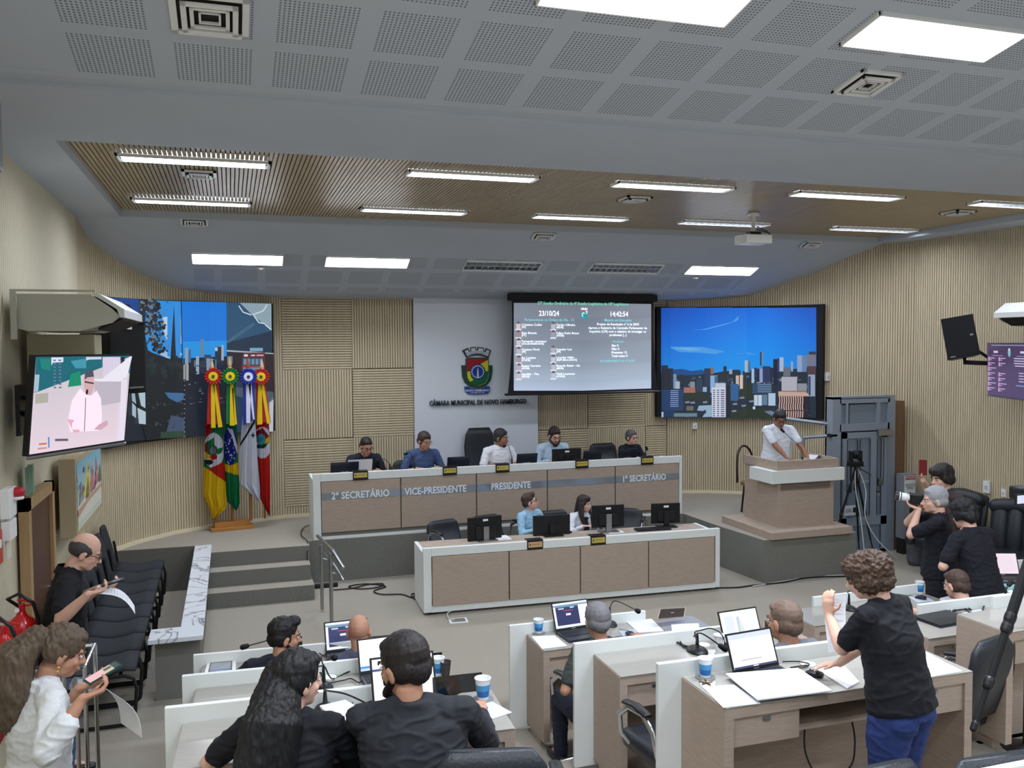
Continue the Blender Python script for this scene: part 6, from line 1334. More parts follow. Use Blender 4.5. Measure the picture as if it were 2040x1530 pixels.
single(mb, 'key_bunch', mat('dark_brass', (90, 74, 50), .35, metal=.7), 'small bunch of keys on the nearest right desk below the blue cup', 'keys')
def mouse(label, px, py, z, rz=0):
    p = oz(px, py, z); t = thing('computer_mouse', label, 'mouse', (p.x, p.y, z), rz, 'black computer mice')
    mb = MB(); mb.loft([(0, -.035, .014), (0, 0, .017), (0, .035, .012)], [(.026, .014), (.031, .018), (.024, .011)], 14, xa=(1, 0, 0)); mb.build('shell', M_black, t, smooth=True)
    mb = MB(); mb.cyl((-.003, .02, .03), (.003, .02, .03), .006, seg=10); mb.build('wheel', M_steel, t)
    mb = MB(); mb.loft([(0, .045, .008), (.03, .10, .004), (-.02, .16, .004)], .0018, 5); mb.build('lead', M_cable, t)
mouse('black mouse on the grey pad right of the grey haired man', 1255, 1266, .754); mouse('black mouse on the white pad of the nearest left desk', 953, 1414, 1.254, .5); mouse('black mouse on the white pad beside the closed laptop', 1940, 1229, 1.004, .5); mouse('black mouse near the paper cup at the far right desk', 1834, 1193, .754, .5); mouse('black mouse left of the balding man', 1564, 1280, 1.004, .3); mouse('black mouse among the papers of the nearest right desk', 1622, 1347, 1.251, .7)
# tablet on the far left desk
P = [pd(419, 1320, 5.86), pd(463, 1316, 5.95), pd(462, 1340, 5.78), pd(413, 1345, 5.69)]; t = thing('tablet', 'tablet with a blue screen leaning on a white folder on the far left desk', 'tablet', (P[2]+P[3])/2)
n = (P[1]-P[0]).cross(P[3]-P[0]).normalized(); n = n if n.z > 0 else -n
mb = MB(); mb.rings([[p for p in P], [p-n*.009 for p in P]]); mb.build('casing', M_black, t, world=True)
pc = Pic(); pc.rect(0, 0, 1, 1, (96, 104, 116)); pc.rect(0, 0, 1, .36, (30, 62, 118)); pc.rect(.3, .15, .7, .2, (90, 120, 160)); pc.build('screen_image', emis_attr('tablet_picture', .8), lambda u, v, l: ((P[3]*(1-(.06+u*.88))+P[2]*(.06+u*.88))*(1-(.08+v*.84))+(P[0]*(1-(.06+u*.88))+P[1]*(.06+u*.88))*(.08+v*.84))+n*(.001+l), t, world=True)
sheet('white folder under the tablet', [(407, 1346), (414, 1318), (470, 1314), (470, 1340)], .751, 'folder', 'folder', .012, M_white_p, None, False)
# ================================================================ cables
def cable(label, pts, r=.004, group='loose black cables', mt=None):
    P = [Vector(p) for p in pts]; Q = []
    for i in range(len(P)-1):
        for k in range(6):
            q = k/6; a, b = P[i], P[i+1]; pa = P[max(i-1, 0)]; pb = P[min(i+2, len(P)-1)]
            Q.append(.5*((2*a)+(b-pa)*q+(2*pa-5*a+4*b-pb)*q*q+(3*a-pa-3*b+pb)*q**3))
    Q.append(P[-1]); mb = MB(); mb.loft(Q, r, 6); return single(mb, 'cable', mt or M_cable, label, 'cable', group, smooth=True)
def oc(z, *pp): return [oz(x, y, z) for x, y in pp]
cable('black cable coiled on the floor between the handrail and the secretary desk', oc(.012, (665, 1175), (700, 1172), (735, 1164), (763, 1163), (752, 1170), (715, 1173), (695, 1168), (730, 1163), (768, 1168), (745, 1177), (760, 1184), (800, 1184), (820, 1190), (828, 1183), (820, 1184), (824, 1192), (843, 1194)), .008)
cable('long cable running over the floor from the secretary desk towards the podium', oc(.01, (1427, 1171), (1470, 1170), (1500, 1166), (1560, 1160), (1600, 1152), (1640, 1149), (1688, 1148)), .009)
cable('pale cable beside the long one on the floor below the podium', oc(.01, (1500, 1168), (1560, 1158), (1620, 1149), (1690, 1145)), .007, None, mat('cable_pale', (200, 202, 204), .5))
cable('cable drooping at the left end of the dais desk on the stage', [oz(622, 1044, .56), oz(604, 1052, .56), oz(600, 1066, .56), oz(612, 1078, .56), Vector((.84, 10.90, .45)), Vector((.84, 10.89, .3))], .006)
cable('tangle of cables behind the man in navy at the far left desk', oc(.765, (588, 1310), (604, 1304), (620, 1315), (636, 1308), (618, 1298), (606, 1303), (628, 1312), (645, 1306), (650, 1298), (636, 1300), (650, 1310)), .004)
cable('looped cable around the microphone of the middle left desk', [oz(636, 1365, 1.02), pd(624, 1345, 4.75), pd(630, 1330, 4.8), pd(646, 1328, 4.85), pd(655, 1345, 4.9), oz(665, 1352, 1.01), oz(690, 1340, 1.01), oz(708, 1335, 1.01)], .004)
cable('cable from the microphone foot to the bright laptop on the middle left desk', oc(1.012, (660, 1360), (685, 1355), (700, 1352), (715, 1360), (722, 1352)), .004)
cable('thick cable along the nearest left desk towards the suit man laptop', oc(1.262, (655, 1415), (680, 1403), (700, 1405), (705, 1416), (725, 1408), (745, 1402)), .005)
cable('second thin cable on the nearest left desk behind the paper stack', oc(1.26, (700, 1412), (705, 1395), (722, 1385), (738, 1395), (744, 1405)), .003)
cable('looped cable left of the microphone on the middle right desk', oc(1.01, (1378, 1290), (1358, 1284), (1340, 1274), (1338, 1270), (1350, 1272), (1362, 1288), (1372, 1290)), .006)
cable('cables arching from the microphone to the pale laptop on the middle right desk', [oz(1394, 1290, 1.01), pd(1384, 1262, 5.4), pd(1396, 1256, 5.5), pd(1416, 1252, 5.6), pd(1436, 1262, 5.6), oz(1446, 1284, 1.01)], .004)
cable('cable from the round grommet to the document laptop on the nearest right desk', oc(1.26, (1560, 1318), (1590, 1318), (1612, 1323), (1600, 1330), (1575, 1330), (1608, 1325)), .004)
cable('coiled cables behind the closed laptop', oc(1.01, (1880, 1225), (1900, 1212), (1920, 1208), (1935, 1215), (1915, 1212), (1898, 1217), (1920, 1214), (1932, 1220)), .005)
cable('cable curling from the microphone foot on the right desk', oc(1.01, (1958, 1222), (1960, 1208), (1975, 1203), (1992, 1206)), .005)
cable('black cable hanging in a loop below the nearest right desk', [Vector((2.74, 3.72, 1.06)), Vector((2.73, 3.70, .92)), Vector((2.80, 3.68, .80)), Vector((2.98, 3.68, .81)), Vector((3.03, 3.70, .93)), Vector((3.02, 3.72, 1.06))], .005)
for px, py, z, lb in ((1610, 1325, 1.25, 'white round cable grommet on the nearest right desk'), (1402, 1286, 1.0, 'white round cable grommet behind the microphone on the middle right desk'), (657, 1351, 1.0, 'white round cable grommet on the middle left desk')):
    p = oz(px, py, z); mb = MB(); mb.cyl((p.x, p.y, z), (p.x, p.y, z+.008), .04, seg=24); single(mb, 'cable_grommet', M_white_p, lb, 'cable grommet', 'round cable grommets')
p = oz(650, 1170, 0); mb = MB(); mb.box(p.x-.14, p.x+.14, p.y-.03, p.y+.03, 0, .045, .006); single(mb, 'power_strip', M_black, 'black power strip on the floor behind the handrail', 'power strip')
p = oz(913, 1237, 0); t = thing('floor_socket', 'white framed floor socket under the left end of the secretary desk', 'floor socket', p, -.1); mb = MB(); mb.box(-.10, .10, -.08, .08, 0, .008); mb.build('frame', M_white_p, t); mb = MB(); mb.box(-.075, .075, -.055, .055, .008, .011); mb.build('lid', M_carpet_dk, t); 
cable('pale leads rising from the floor socket under the secretary desk', [oz(905, 1236, .012), oz(893, 1230, .02), oz(893, 1220, .03), oz(915, 1212, .03), oz(930, 1208, .03)], .006, None, mat('cable_pale', (200, 202, 204), .5))
# ================================================================ things on the secretary desk
for px, py, s in ((938, 1078, 1.0), (949, 1078, .8)):
    p = oy(px, py, 9.90); t = thing('pump_bottle', 'clear pump bottle, %s of the pair beside the leftmost monitor' % ('bigger' if s == 1 else 'smaller'), 'bottle', (p.x, 9.90, .69), 0, 'pump bottles on the secretary desk')
    mb = MB(); mb.lathe([(.03*s, 0), (.032*s, .01), (.03*s, .06*s), (.012*s, .08*s)], (0, 0, 0), 14); mb.build('bottle', mat('clear_gel', (170, 186, 190), .2), t, smooth='auto'); mb = MB(); mb.cyl((0, 0, .08*s), (0, 0, .12*s), .008*s); mb.box(-.03*s, .012*s, -.008, .008, .12*s, .135*s); mb.build('pump', M_white_p, t)
def dsheet(label, x0, x1, y0, y1, z, **k):
    t = thing('paper_sheet', label, 'paper', ((x0+x1)/2, (y0+y1)/2, z), k.get('rz', 0), 'papers on the secretary desk'); mb = MB(); a, b = (x1-x0)/2, (y1-y0)/2; mb.box(-a, a, -b, b, 0, .008); mb.build('sheets', M_paper, t)
X1_ = oy(983, 1075, 9.85).x; dsheet('white papers right of the leftmost monitor', X1_-.12, X1_+.2, 9.76, 9.98, .69); X2_ = oy(1225, 1060, 9.55).x; dsheet('white papers right of the stand of the third monitor', X2_-.02, X2_+.18, 9.66, 9.80, .69)
def kb(label, px, y, z, rz=PI, n='keyboard'):
    p = oy(px, 1070, y); t = thing(n, label, 'keyboard', (p.x, y, z), rz, 'keyboards of the secretary desk'); mb = MB(); mb.box(-.22, .22, -.07, .07, 0, .02, .004); mb.build('housing', M_black, t); mb = MB()
    for r in range(4):
        for c in range(14): mb.box(-.205+c*.0295, -.180+c*.0295, -.055+r*.028, -.031+r*.028, .02, .025)
    mb.build('keys', M_keys, t)
kb('black keyboard in front of the man in light blue', 1102, 9.92, .69); kb('black keyboard at the right of the empty leather chair', 1300, 9.70, .69, PI-.1)
# ================================================================ papers and chair at the podium, sheet on the dais
t = thing('open_magazine', 'open printed magazine in the left hand of the speaker at the podium', 'magazine', (7.33, 9.80, 1.405), .3); mb = MB()
for k in range(3): mb.rings([[(-.10, -.07, .02+.012*k), (-.03, -.08, .075+.01*k), (.03, -.07, .07+.01*k), (.10, -.05, .01+.008*k)], [(-.10, .09, .02+.012*k), (-.03, .08, .075+.01*k), (.03, .09, .07+.01*k), (.10, .10, .01+.008*k)]], cap=False)
mb.build('pages', mat('magazine_page', (190, 184, 192), .5), t)
t = thing('paper_sheet', 'white sheets on the podium top', 'paper', (7.12, 9.74, 1.405), .1); mb = MB(); mb.box(-.15, .12, -.1, .1, 0, .006); mb.build('sheets', M_paper, t)
p = oy(716, 928, 11.62); t = thing('paper_sheet', 'large sheet propped up on the dais before the person in navy', 'paper', (p.x, 11.62, 1.29), PI); mb = MB(); mb.rings([[(-.16, 0, 0), (.16, 0, 0), (.16, .002, 0), (-.16, .002, 0)], [(-.16, .10, .20), (.16, .10, .20), (.16, .102, .20), (-.16, .102, .20)]]); mb.build('sheets', M_paper, t)
c0 = oy(1505, 905, 10.9); t = thing('bentwood_chair', 'dark bentwood chair with a round arched back behind the podium', 'chair', (c0.x, 10.9, .54), .3)
M_bw = mat('dark_bentwood', (52, 36, 28), .4); mb = MB(); mb.cyl((0, 0, .40), (0, 0, .44), .20, seg=24); mb.build('seat', mat('cane_seat', (120, 92, 62), .6), t); mb = MB(); zt_ = oy(1505, 888, 11.05).z-.54; mb.loft([(.19*math.cos(a), .19*math.sin(a)*.25+.17, .44+(zt_-.44)*max(0, math.sin(a))**.6) for a in [PI*k/16 for k in range(17)]], .016, 8); mb.build('arched_back', M_bw, t, smooth=True)
for a in range(4):
    q = PI/4+PI/2*a; mb = MB(); mb.loft([(.15*math.cos(q), .15*math.sin(q), .42), (.19*math.cos(q), .19*math.sin(q), 0)], .015, 8); mb.build('leg', M_bw, t)
# ================================================================ tripod with conference camera
tp = oz(1712, 1113, 0); hd = oy(1704, 926, tp.y-.1); t = thing('camera_tripod', 'black tripod standing on the floor in front of the wheelchair lift', 'tripod', (hd.x, hd.y, 0))
A = [tp, tp, oz(1742, 1110, 0)]; A[0] = Vector((hd.x-.40, hd.y+.06, .0)); A[1].z = A[2].z = 0
for q in A:
    hd2 = hd-Vector((0, 0, .06)); m1 = hd2.lerp(q, .5); mb = MB(); mb.loft([hd2, m1], .016, 8); mb.loft([m1, hd2.lerp(q, .8)], .012, 8); mb.loft([hd2.lerp(q, .8), q], .009, 8); mb.loft([m1-Vector((0, 0, .02)), m1+Vector((0, 0, .02))], .022, 8); mb.build('leg', M_black, t, world=True)
mb = MB(); mb.cyl(hd-Vector((0, 0, .35)), hd-Vector((0, 0, .02)), .016); mb.cbox(hd-Vector((0, 0, .01)), .20, .12, .02, .003); mb.loft([hd+Vector((.02, -.02, -.03)), hd+Vector((.12, -.16, -.12))], .008, 8); mb.loft([hd-Vector((.07, 0, .02)), hd-Vector((.10, .04, .36))], .014, 8); mb.build('pan_head', M_black, t, world=True)
t = thing('conference_camera', 'black pan tilt conference camera on top of the tripod', 'camera', hd); mb = MB(); mb.box(-.09, .09, -.06, .06, 0, .05, .01); mb.build('base', M_black, t); mb = MB(); mb.box(-.085, -.065, -.04, .04, .05, .19, .006); mb.box(.065, .085, -.04, .04, .05, .19, .006); mb.build('yoke', M_black, t); mb = MB(); mb.ell((0, 0, .14), (.062, .065, .062)); mb.build('camera_ball', M_blackm, t, smooth=True); mb = MB(); mb.cyl((0, -.055, .14), (0, -.085, .14), .036); mb.build('lens', M_black, t); mb = MB(); mb.lathe([(.055, 0), (.055, .006)], (0, 0, .055), 16); mb.build('silver_trim', M_chrome, t)
cable('white cable hanging from the conference camera down to the floor', [hd-Vector((0, 0, .02)), hd+Vector((-.02, -.03, -.3)), hd+Vector((.05, -.05, -.7)), Vector((hd.x+.08, hd.y-.1, .15)), Vector((hd.x+.06, hd.y-.15, .012))], .008, 'white camera cables', mat('cable_white', (214, 216, 220), .5))
cable('second white cable looping down the right side of the tripod', [hd-Vector((-.03, 0, .02)), hd+Vector((.15, -.03, -.35)), hd+Vector((.13, -.05, -.7)), Vector((hd.x+.3, hd.y-.08, .3)), Vector((hd.x+.62, hd.y-.1, .012))], .008, 'white camera cables', mat('cable_white', (214, 216, 220), .5))
# black monopod leaning beside the right desks
a, b = pd(2052, 1110, 3.9), pd(1940, 1452, 3.75); t = thing('monopod', 'long black monopod leaning across the right desks', 'monopod', (b.x, b.y, .5)); b.z = max(b.z, .52)
for q0, q1, r in ((0, .42, .022), (.42, .75, .017), (.75, 1, .012)): mb = MB(); mb.loft([a.lerp(b, q0), a.lerp(b, q1)], r, 12); mb.build('section', M_blackm, t, world=True)
for q in (.36, .42, .74): mb = MB(); mb.loft([a.lerp(b, q-.012), a.lerp(b, q+.012)], .025, 12); mb.build('clamp', M_black, t, world=True)
mb = MB(); mb.loft([a.lerp(b, .97), a.lerp(b, 1.0)], .016, 12); mb.build('rubber_tip', M_black, t, world=True)
# video camera cut by the right edge
c = pd(2030, 992, 5.2); t = thing('video_camera', 'video camera at the right edge with its small screen lit', 'camera', c-Vector((0, 0, .07))); mb = MB(); mb.cbox(c+Vector((.12, .06, .01)), .10, .16, .08, .012); mb.build('body', M_black, t, world=True); mb = MB(); mb.cbox(c+Vector((0, -.02, -.004)), .105, .012, .066, .003); sc = mb.build('flip_screen', M_black, t, world=True)
mb = MB(); mb.cbox(c+Vector((0, -.028, -.004)), .085, .002, .048); mb.build('screen_image', mat('cam_lcd', (170, 172, 196), emit=.9), sc, world=True); mb = MB(); mb.cbox(c+Vector((.06, .02, .045)), .11, .06, .022, .008); mb.build('handle', M_black, t, world=True)
mb = MB(); f0 = c+Vector((.16, .06, -.03)); mb.loft([f0, (f0.x, f0.y, .5)], .018, 10); mb.build('stand_column', M_black, t, world=True); mb = MB(); mb.cyl((f0.x, f0.y, .25 if f0.y > 4.5 else .5), (f0.x, f0.y, .53), .14, .03); mb.build('stand_foot', M_black, t, world=True)
# bag on the floor by the lift column
p = oz(1806, 1120, .0); t = thing('backpack', 'grey and black camera backpack on the floor by the lift column', 'bag', (p.x+.05, p.y-.15, 0)); mb = MB(); mb.loft([(0, 0, .08), (0, 0, .35), (.02, 0, .62)], [(.16, .11), (.17, .12), (.10, .08)], 16, xa=(1, 0, 0)); mb.build('pack', mat('bag_grey', (92, 96, 102), .8, noise_=.2, scale=30), t, smooth=True); mb = MB(); mb.loft([(-.10, -.06, .75), (.02, -.08, .66), (.08, -.08, .5), (.10, -.1, .35)], .035, 8); mb.ell((-.08, -.04, .74), (.09, .07, .08)); mb.build('strap_pad', M_blackm, t, smooth=True)
# trolley at the left
tc = pd(150, 1330, 4.9); t = thing('steel_trolley', 'chrome trolley with a white tray beside the woman in the cardigan', 'trolley', (tc.x, tc.y, 0)); T = [pd(126, 1306, 4.75), pd(181, 1301, 5.0), pd(178, 1322, 5.0)]
x0, x1, yb, yf = T[0].x, T[1].x, T[1].y+.15, T[0].y; zt_ = T[1].z
for x in (x0, x1):
    for y in (yf, yb): mb = MB(); mb.cyl((x, y, .06), (x, y, zt_), .012, seg=10); mb.build('post', M_chrome, t, world=True); mb = MB(); mb.cyl((x-.01, y, .03), (x+.01, y, .03), .03, seg=12); mb.build('wheel', M_black, t, world=True)
mb = MB(); mb.loft([(x0, yf, zt_), (x1, yf, zt_)], .011, 8); mb.loft([(x0, yb, zt_), (x1, yb, zt_)], .011, 8); mb.loft([(x0, yf, zt_), (x0, yb, zt_)], .011, 8); mb.loft([(x1, yf, zt_), (x1, yb, zt_)], .011, 8); mb.build('top_rail', M_chrome, t, world=True)
mb = MB(); mb.box(x0, x1, yf, yb, zt_-.22, zt_-.20, .003); mb.box(x0, x1, yf, yb, .3, .32, .003); mb.build('tray', M_white_p, t, world=True)
gx = (x0+x1)/2; t = thing('glass_coffee_pot', 'glass coffee pot with a black handle on the white trolley tray', 'coffee pot', (gx+.02, yf+.12, zt_-.20)); mb = MB(); mb.lathe([(.05, 0), (.065, .02), (.068, .07), (.045, .11), (.04, .12), (.036, .12), (.042, .108), (.062, .07), (.058, .02)], (0, 0, 0), 20); mb.build('glass', mat('clear_glass', (235, 240, 242), .05, trans=.9), t, smooth='auto'); mb = MB(); mb.loft([(-.04, 0, .115), (-.10, 0, .11), (-.105, 0, .05), (-.07, 0, .03)], .009, 8); mb.cyl((0, 0, .12), (0, 0, .13), .042); mb.build('black_handle', M_black, t)
# ================================================================ people
def remesh(mb, name, mt, parent, voxel=.008, smooth=2, noise_amp=0, noise_sc=8, fold=0, fold_sc=14, zs=1, world=False):
    "union the overlapping closed shells in mb into one continuous skin"
    if world: mb.bm.transform(wm(parent).inverted())
    bmesh.ops.recalc_face_normals(mb.bm, faces=mb.bm.faces[:])
    me = bpy.data.meshes.new('tmp'); mb.bm.to_mesh(me); mb.bm.free()
    o = bpy.data.objects.new('tmp', me); C.objects.link(o)
    r = o.modifiers.new('r', 'REMESH'); r.mode = 'VOXEL'; r.voxel_size = voxel; r.use_smooth_shade = True
    sm = o.modifiers.new('s', 'SMOOTH'); sm.factor = .5; sm.iterations = smooth
    dg = bpy.context.evaluated_depsgraph_get(); m2 = bpy.data.meshes.new_from_object(o.evaluated_get(dg))
    bpy.data.objects.remove(o); bpy.data.meshes.remove(me)
    if noise_amp or fold:
        n0 = len(m2.vertices); nrm = [0.0]*(3*n0); m2.vertices.foreach_get('normal', nrm); cos = []
        for v in m2.vertices:
            d = 0
            if noise_amp:
                q = Vector((v.co.x, v.co.y, v.co.z*zs)); d += noise_amp*noise.noise(q*noise_sc)+noise_amp*.6*noise.noise(q*noise_sc*2.1)
            if fold:
                q = Vector((v.co.x*fold_sc*.7, v.co.y*fold_sc*.7, v.co.z*fold_sc*1.6)); n_ = noise.noise(q); d += fold*(1-abs(n_)*4 if abs(n_) < .25 else 0)-fold*.3
            i_ = v.index*3; cos += [v.co.x+nrm[i_]*d, v.co.y+nrm[i_+1]*d, v.co.z+nrm[i_+2]*d]
        m2.vertices.foreach_set('co', cos)
    m2.name = name; m2.materials.clear(); m2.materials.append(mt); m2.shade_smooth()
    q = bpy.data.objects.new(name, m2); C.objects.link(q); q.parent = parent; WM[q.name] = wm(parent)
    return q
def hand_parts(mb, W, d, n, curl, s, side, spread=.12):
    "palm, four fingers with two bends and a thumb; d = finger direction, n = palm normal (towards what it holds)"
    d = d.normalized(); n = (n-d*n.dot(d)).normalized(); lat = d.cross(n).normalized()*side   # lat points to the thumb side
    pc_ = W+d*.045*s
    mb.loft([W-d*.01*s, W+d*.03*s, W+d*.085*s], [(.026*s, .019*s), (.036*s, .015*s), (.040*s, .013*s)], 12, xa=lat)
    for k, (o, L) in enumerate(((.029, .072), (.010, .080), (-.010, .075), (-.028, .060))):
        b = W+d*.085*s+lat*o*s; a = curl*1.2; dd = (d+lat*spread*o*12*(1-curl)).normalized()
        p1 = b+(dd*math.cos(a*.6)+n*math.sin(a*.6))*L*.42*s; p2 = p1+(dd*math.cos(a*1.3)+n*math.sin(a*1.3))*L*.32*s; p3 = p2+(dd*math.cos(a*1.9)+n*math.sin(a*1.9))*L*.26*s
        mb.loft([b-dd*.012*s, p1, p2, p3], [.0095*s, .009*s, .0082*s, .0072*s], 8)
    tb = W+d*.028*s+lat*.028*s; t1 = tb+(lat*.75+d*.6+n*.25*curl).normalized()*.038*s; t2 = t1+(lat*.35+d*.85+n*.5*curl).normalized()*.03*s
    mb.loft([tb-lat*.012*s, t1, t2], [.0125*s, .0105*s, .0085*s], 8)
def ik(S, W, a, b, hint):
    v = W-S; D = v.length
    if D > (a+b)*.995: W = S+v.normalized()*(a+b)*.995; v = W-S; D = v.length
    x = (a*a-b*b+D*D)/(2*D); h = math.sqrt(max(0, a*a-x*x)); u = v.normalized(); p = hint-u*hint.dot(u); p.normalize()
    return S+u*x+p*h, W
SK = {'light': (214, 170, 150), 'tan': (184, 136, 112), 'brown': (150, 106, 84), 'pale': (226, 186, 168)}
def person(label, loc, rz, pose='sit', top=1.3, skin='tan', lean=.12, fat=1.0, head=(0, 0, 0), hands=None, hcurl=(.35, .35), hair=('short', (30, 26, 24)), shirt=((30, 34, 50), 'short'), trousers=(40, 44, 60), extras=(), vox=.009, shoulder=1.0, hint=None, group=None, hips=None, female=False, turn=0, knees=None):
    "hands: {'L': world point, 'R': world point}; head: (yaw left, pitch down, tilt)"
    t = thing('person', label, 'person', loc, rz, group); Minv = wm(t).inverted()
    hz = {'sit': .47, 'stand': None}[pose]
    s = (top-.47)/.79 if pose == 'sit' else top/1.74
    if pose == 'stand': hz = .93*s
    s0 = s; s = min(max(s, .85), 1.12)
    if pose == 'sit': hz = top-.79*s
    hy = -.0
    hip = Vector((0, hy, hz)); sp_ = Vector((math.sin(turn)*0, math.sin(lean), math.cos(lean)))
    tw = Matrix.Rotation(turn, 3, 'Z')
    nb = hip+sp_*(.53*s); chest = hip+sp_*(.33*s); waist = hip+sp_*(.12*s)
    shw = (.172 if not female else .155)*s*shoulder
    S = {k: nb+sp_*(-.045*s)+tw@Vector((sg*shw, .0, 0)) for k, sg in (('R', 1), ('L', -1))}
    HM = Matrix.Rotation(turn+head[0], 4, 'Z') @ Matrix.Rotation(-head[1], 4, 'X') @ Matrix.Rotation(head[2], 4, 'Y')
    hc = nb+Vector((0, .025*s+.05*math.sin(max(0, lean)), 0))+HM.to_3x3()@Vector((0, .015, .135*s))
    hc.z = min(hc.z, nb.z+.150*s)
    hs = s*1.07
    HF = Matrix.Translation(hc) @ HM @ Matrix.Diagonal((hs, hs, hs, 1))
    def H(x, y, z): return HF @ Vector((x, y, z))
    body = MB()
    body.M = HF
    body.ell((0, -.012, .030), (.074, .094, .088)); body.ell((0, .022, -.030), (.061, .066, .082)); body.ell((0, .050, -.082), (.034*(1.05 if fat > 1.1 else 1), .034, .026)); body.ell((0, .02, -.072), (.052*fat**.5, .05, .03))
    body.loft([(0, .082, .012), (0, .100, -.018), (0, .106, -.028)], [.0085, .0105, .0135], 8); body.ell((0, .092, -.032), (.018, .012, .008))
    body.ell((0, .070, .022), (.046, .018, .011))
    for sg in (-1, 1):
        body.ell((sg*.036, .058, -.028), (.020, .020, .018)); body.ell((sg*.0765, -.008, -.016), (.010, .020, .030), rot=Matrix.Rotation(sg*.25, 4, 'Z')); body.ell((sg*.079, .0, .002), (.008, .016, .014))
    body.ell((0, .086, -.056), (.021, .010, .0085)); body.ell((0, .083, -.066), (.018, .010, .007))
    body.M = Matrix.Identity(4)
    nk = .052 if not female else .044
    body.loft([nb+Vector((0, .0, -.06)), nb.lerp(hc, .4)+Vector((0, -.004, 0)), HF@Vector((0, -.012, -.04))], [nk*1.08*fat**.5, nk*1.02*fat**.5, nk*1.12], 14)
    a, b = .285*s, .255*s; hw = {}
    for k, sg in (('R', 1), ('L', -1)):
        tgt = hands.get(k) if hands else None
        if tgt is None: W = S[k]+Vector((sg*.06, .05, -.52*s))
        elif len(tgt) == 1: W = Vector((sg*.15*s, .30, tgt[0]-loc[2]))
        else: W = Minv@Vector(tgt)
        hn = Vector((sg*.55, -.35, -.8)) if not (hint and k in hint) else Vector(hint[k])
        E, W = ik(S[k], W, a, b, hn); hw[k] = (S[k], E, W)
        f_ = fat**.5
        body.loft([S[k], S[k].lerp(E, .5), E], [.040*s*f_, .044*s*f_, .037*s*f_], 12); body.loft([E, E.lerp(W, .3), W], [.038*s*f_, .037*s*f_, .025*s], 12)
        fd = (W-E).normalized(); flat = fd.copy(); 
        if tgt is not None and hands.get('dir'+k) is not None: flat = wm(t).to_3x3().inverted()@Vector(hands['dir'+k])
        elif tgt is not None and abs(fd.z) > .25: flat = Vector((fd.x, fd.y, fd.z*.25)).normalized()
        nn = wm(t).to_3x3().inverted()@Vector(hands['n'+k]) if hands and hands.get('n'+k) is not None else (Vector((0, 0, -1)) if tgt is not None else Vector((-sg, 0, 0)))
        hand_parts(body, W, flat, nn, hcurl[0 if k == 'L' else 1], s, sg if False else (1 if flat.cross(nn).dot(Vector((-sg, 0, 0))) > 0 else -1))
    fw = fat
    # inner torso and legs keep the body one figure under the clothes
    body.loft([hip, waist, chest, nb+sp_*(-.06*s)], [(.13*s*fw, .085*s*fw), (.12*s*fw, .085*s*fw), (.14*s*fw**.5, .085*s), (.13*s, .05*s)], 16, xa=tw@Vector((1, 0, 0)))
    legs = {}
    for k, sg in (('R', 1), ('L', -1)):
        hj = hip+Vector((sg*.09*s, 0, -.02))
        if pose == 'sit':
            kn = hj+Vector((sg*.06, .42*s, .02)); an = Vector((kn.x, kn.y-.02, .09))
        else:
            kn = hj+Vector((sg*.015, .03, -.42*s)); an = Vector((kn.x+sg*.01, kn.y-.04, .09))
        legs[k] = (hj, kn, an)
        body.loft([hj, kn], [.07*s, .045*s], 12); body.loft([kn, an], [.045*s, .03*s], 12); body.loft([an, an+Vector((0, .12, -.045))], [.03, .025], 10)
    remesh(body, 'body', mat('skin_'+skin, SK[skin], .55, noise_=.04, scale=30), t, vox, 2)
    # face
    eye = MB(HF)
    for sg in (-1, 1): eye.ell((sg*.031, .0785, .002), (.0125, .008, .0075), 10, 7)
    eye.build('eyes', mat('eye_white', (214, 208, 204), .3), t, smooth=True)
    eye = MB(HF)
    for sg in (-1, 1): eye.ell((sg*.031, .0855, .002), (.0055, .003, .006), 10, 7)
    eye.build('pupils', mat('pupil', (30, 20, 16), .3), t, smooth=True)
    hcol = hair[1]
    br = MB(HF)
    for sg in (-1, 1): br.loft([(sg*.016, .092, .020), (sg*.033, .089, .025), (sg*.048, .078, .020)], [.0045, .005, .003], 6)
    br.build('eyebrows', mat('hair_%d_%d_%d' % hcol, hcol, .6), t, smooth=True)
    mo = MB(HF); mo.loft([(-.021, .090, -.0605), (0, .0965, -.059), (.021, .090, -.0605)], [.0025, .0045, .0025], 6); mo.build('mouth', mat('lips_'+skin, tuple(int(c*.72) if i else int(c*.86) for i, c in enumerate(SK[skin])), .5), t, smooth=True)
    # clothes
    col, sl = shirt[0], shirt[1]; sh = MB(); X_ = tw@Vector((1, 0, 0)); f5 = fat**.5
    wst = (.155*s*fw, .115*s*fw); bust = (.163*s*f5*shoulder, .116*s*f5+(.02 if female else 0))
    hem = hip+sp_*(-.06 if pose == 'sit' else -.05*s)
    if 'longhem' in extras: hem = hip+Vector((0, 0, -.22*s))
    sh.loft([hem, hip+sp_*(.06*s), waist+sp_*.05, chest, nb+sp_*(-.09*s), nb+sp_*(-.035*s), nb+sp_*(.018*s)+Vector((0, -.002, 0))], [(.174*s*fw, .134*s*fw), (.168*s*fw, .128*s*fw), wst, bust, (.172*s*f5*shoulder, .095*s*f5), (.128*s*shoulder, .078*s*f5), (.070*s*f5, .068*s*f5)], 24, xa=X_, round_=False)
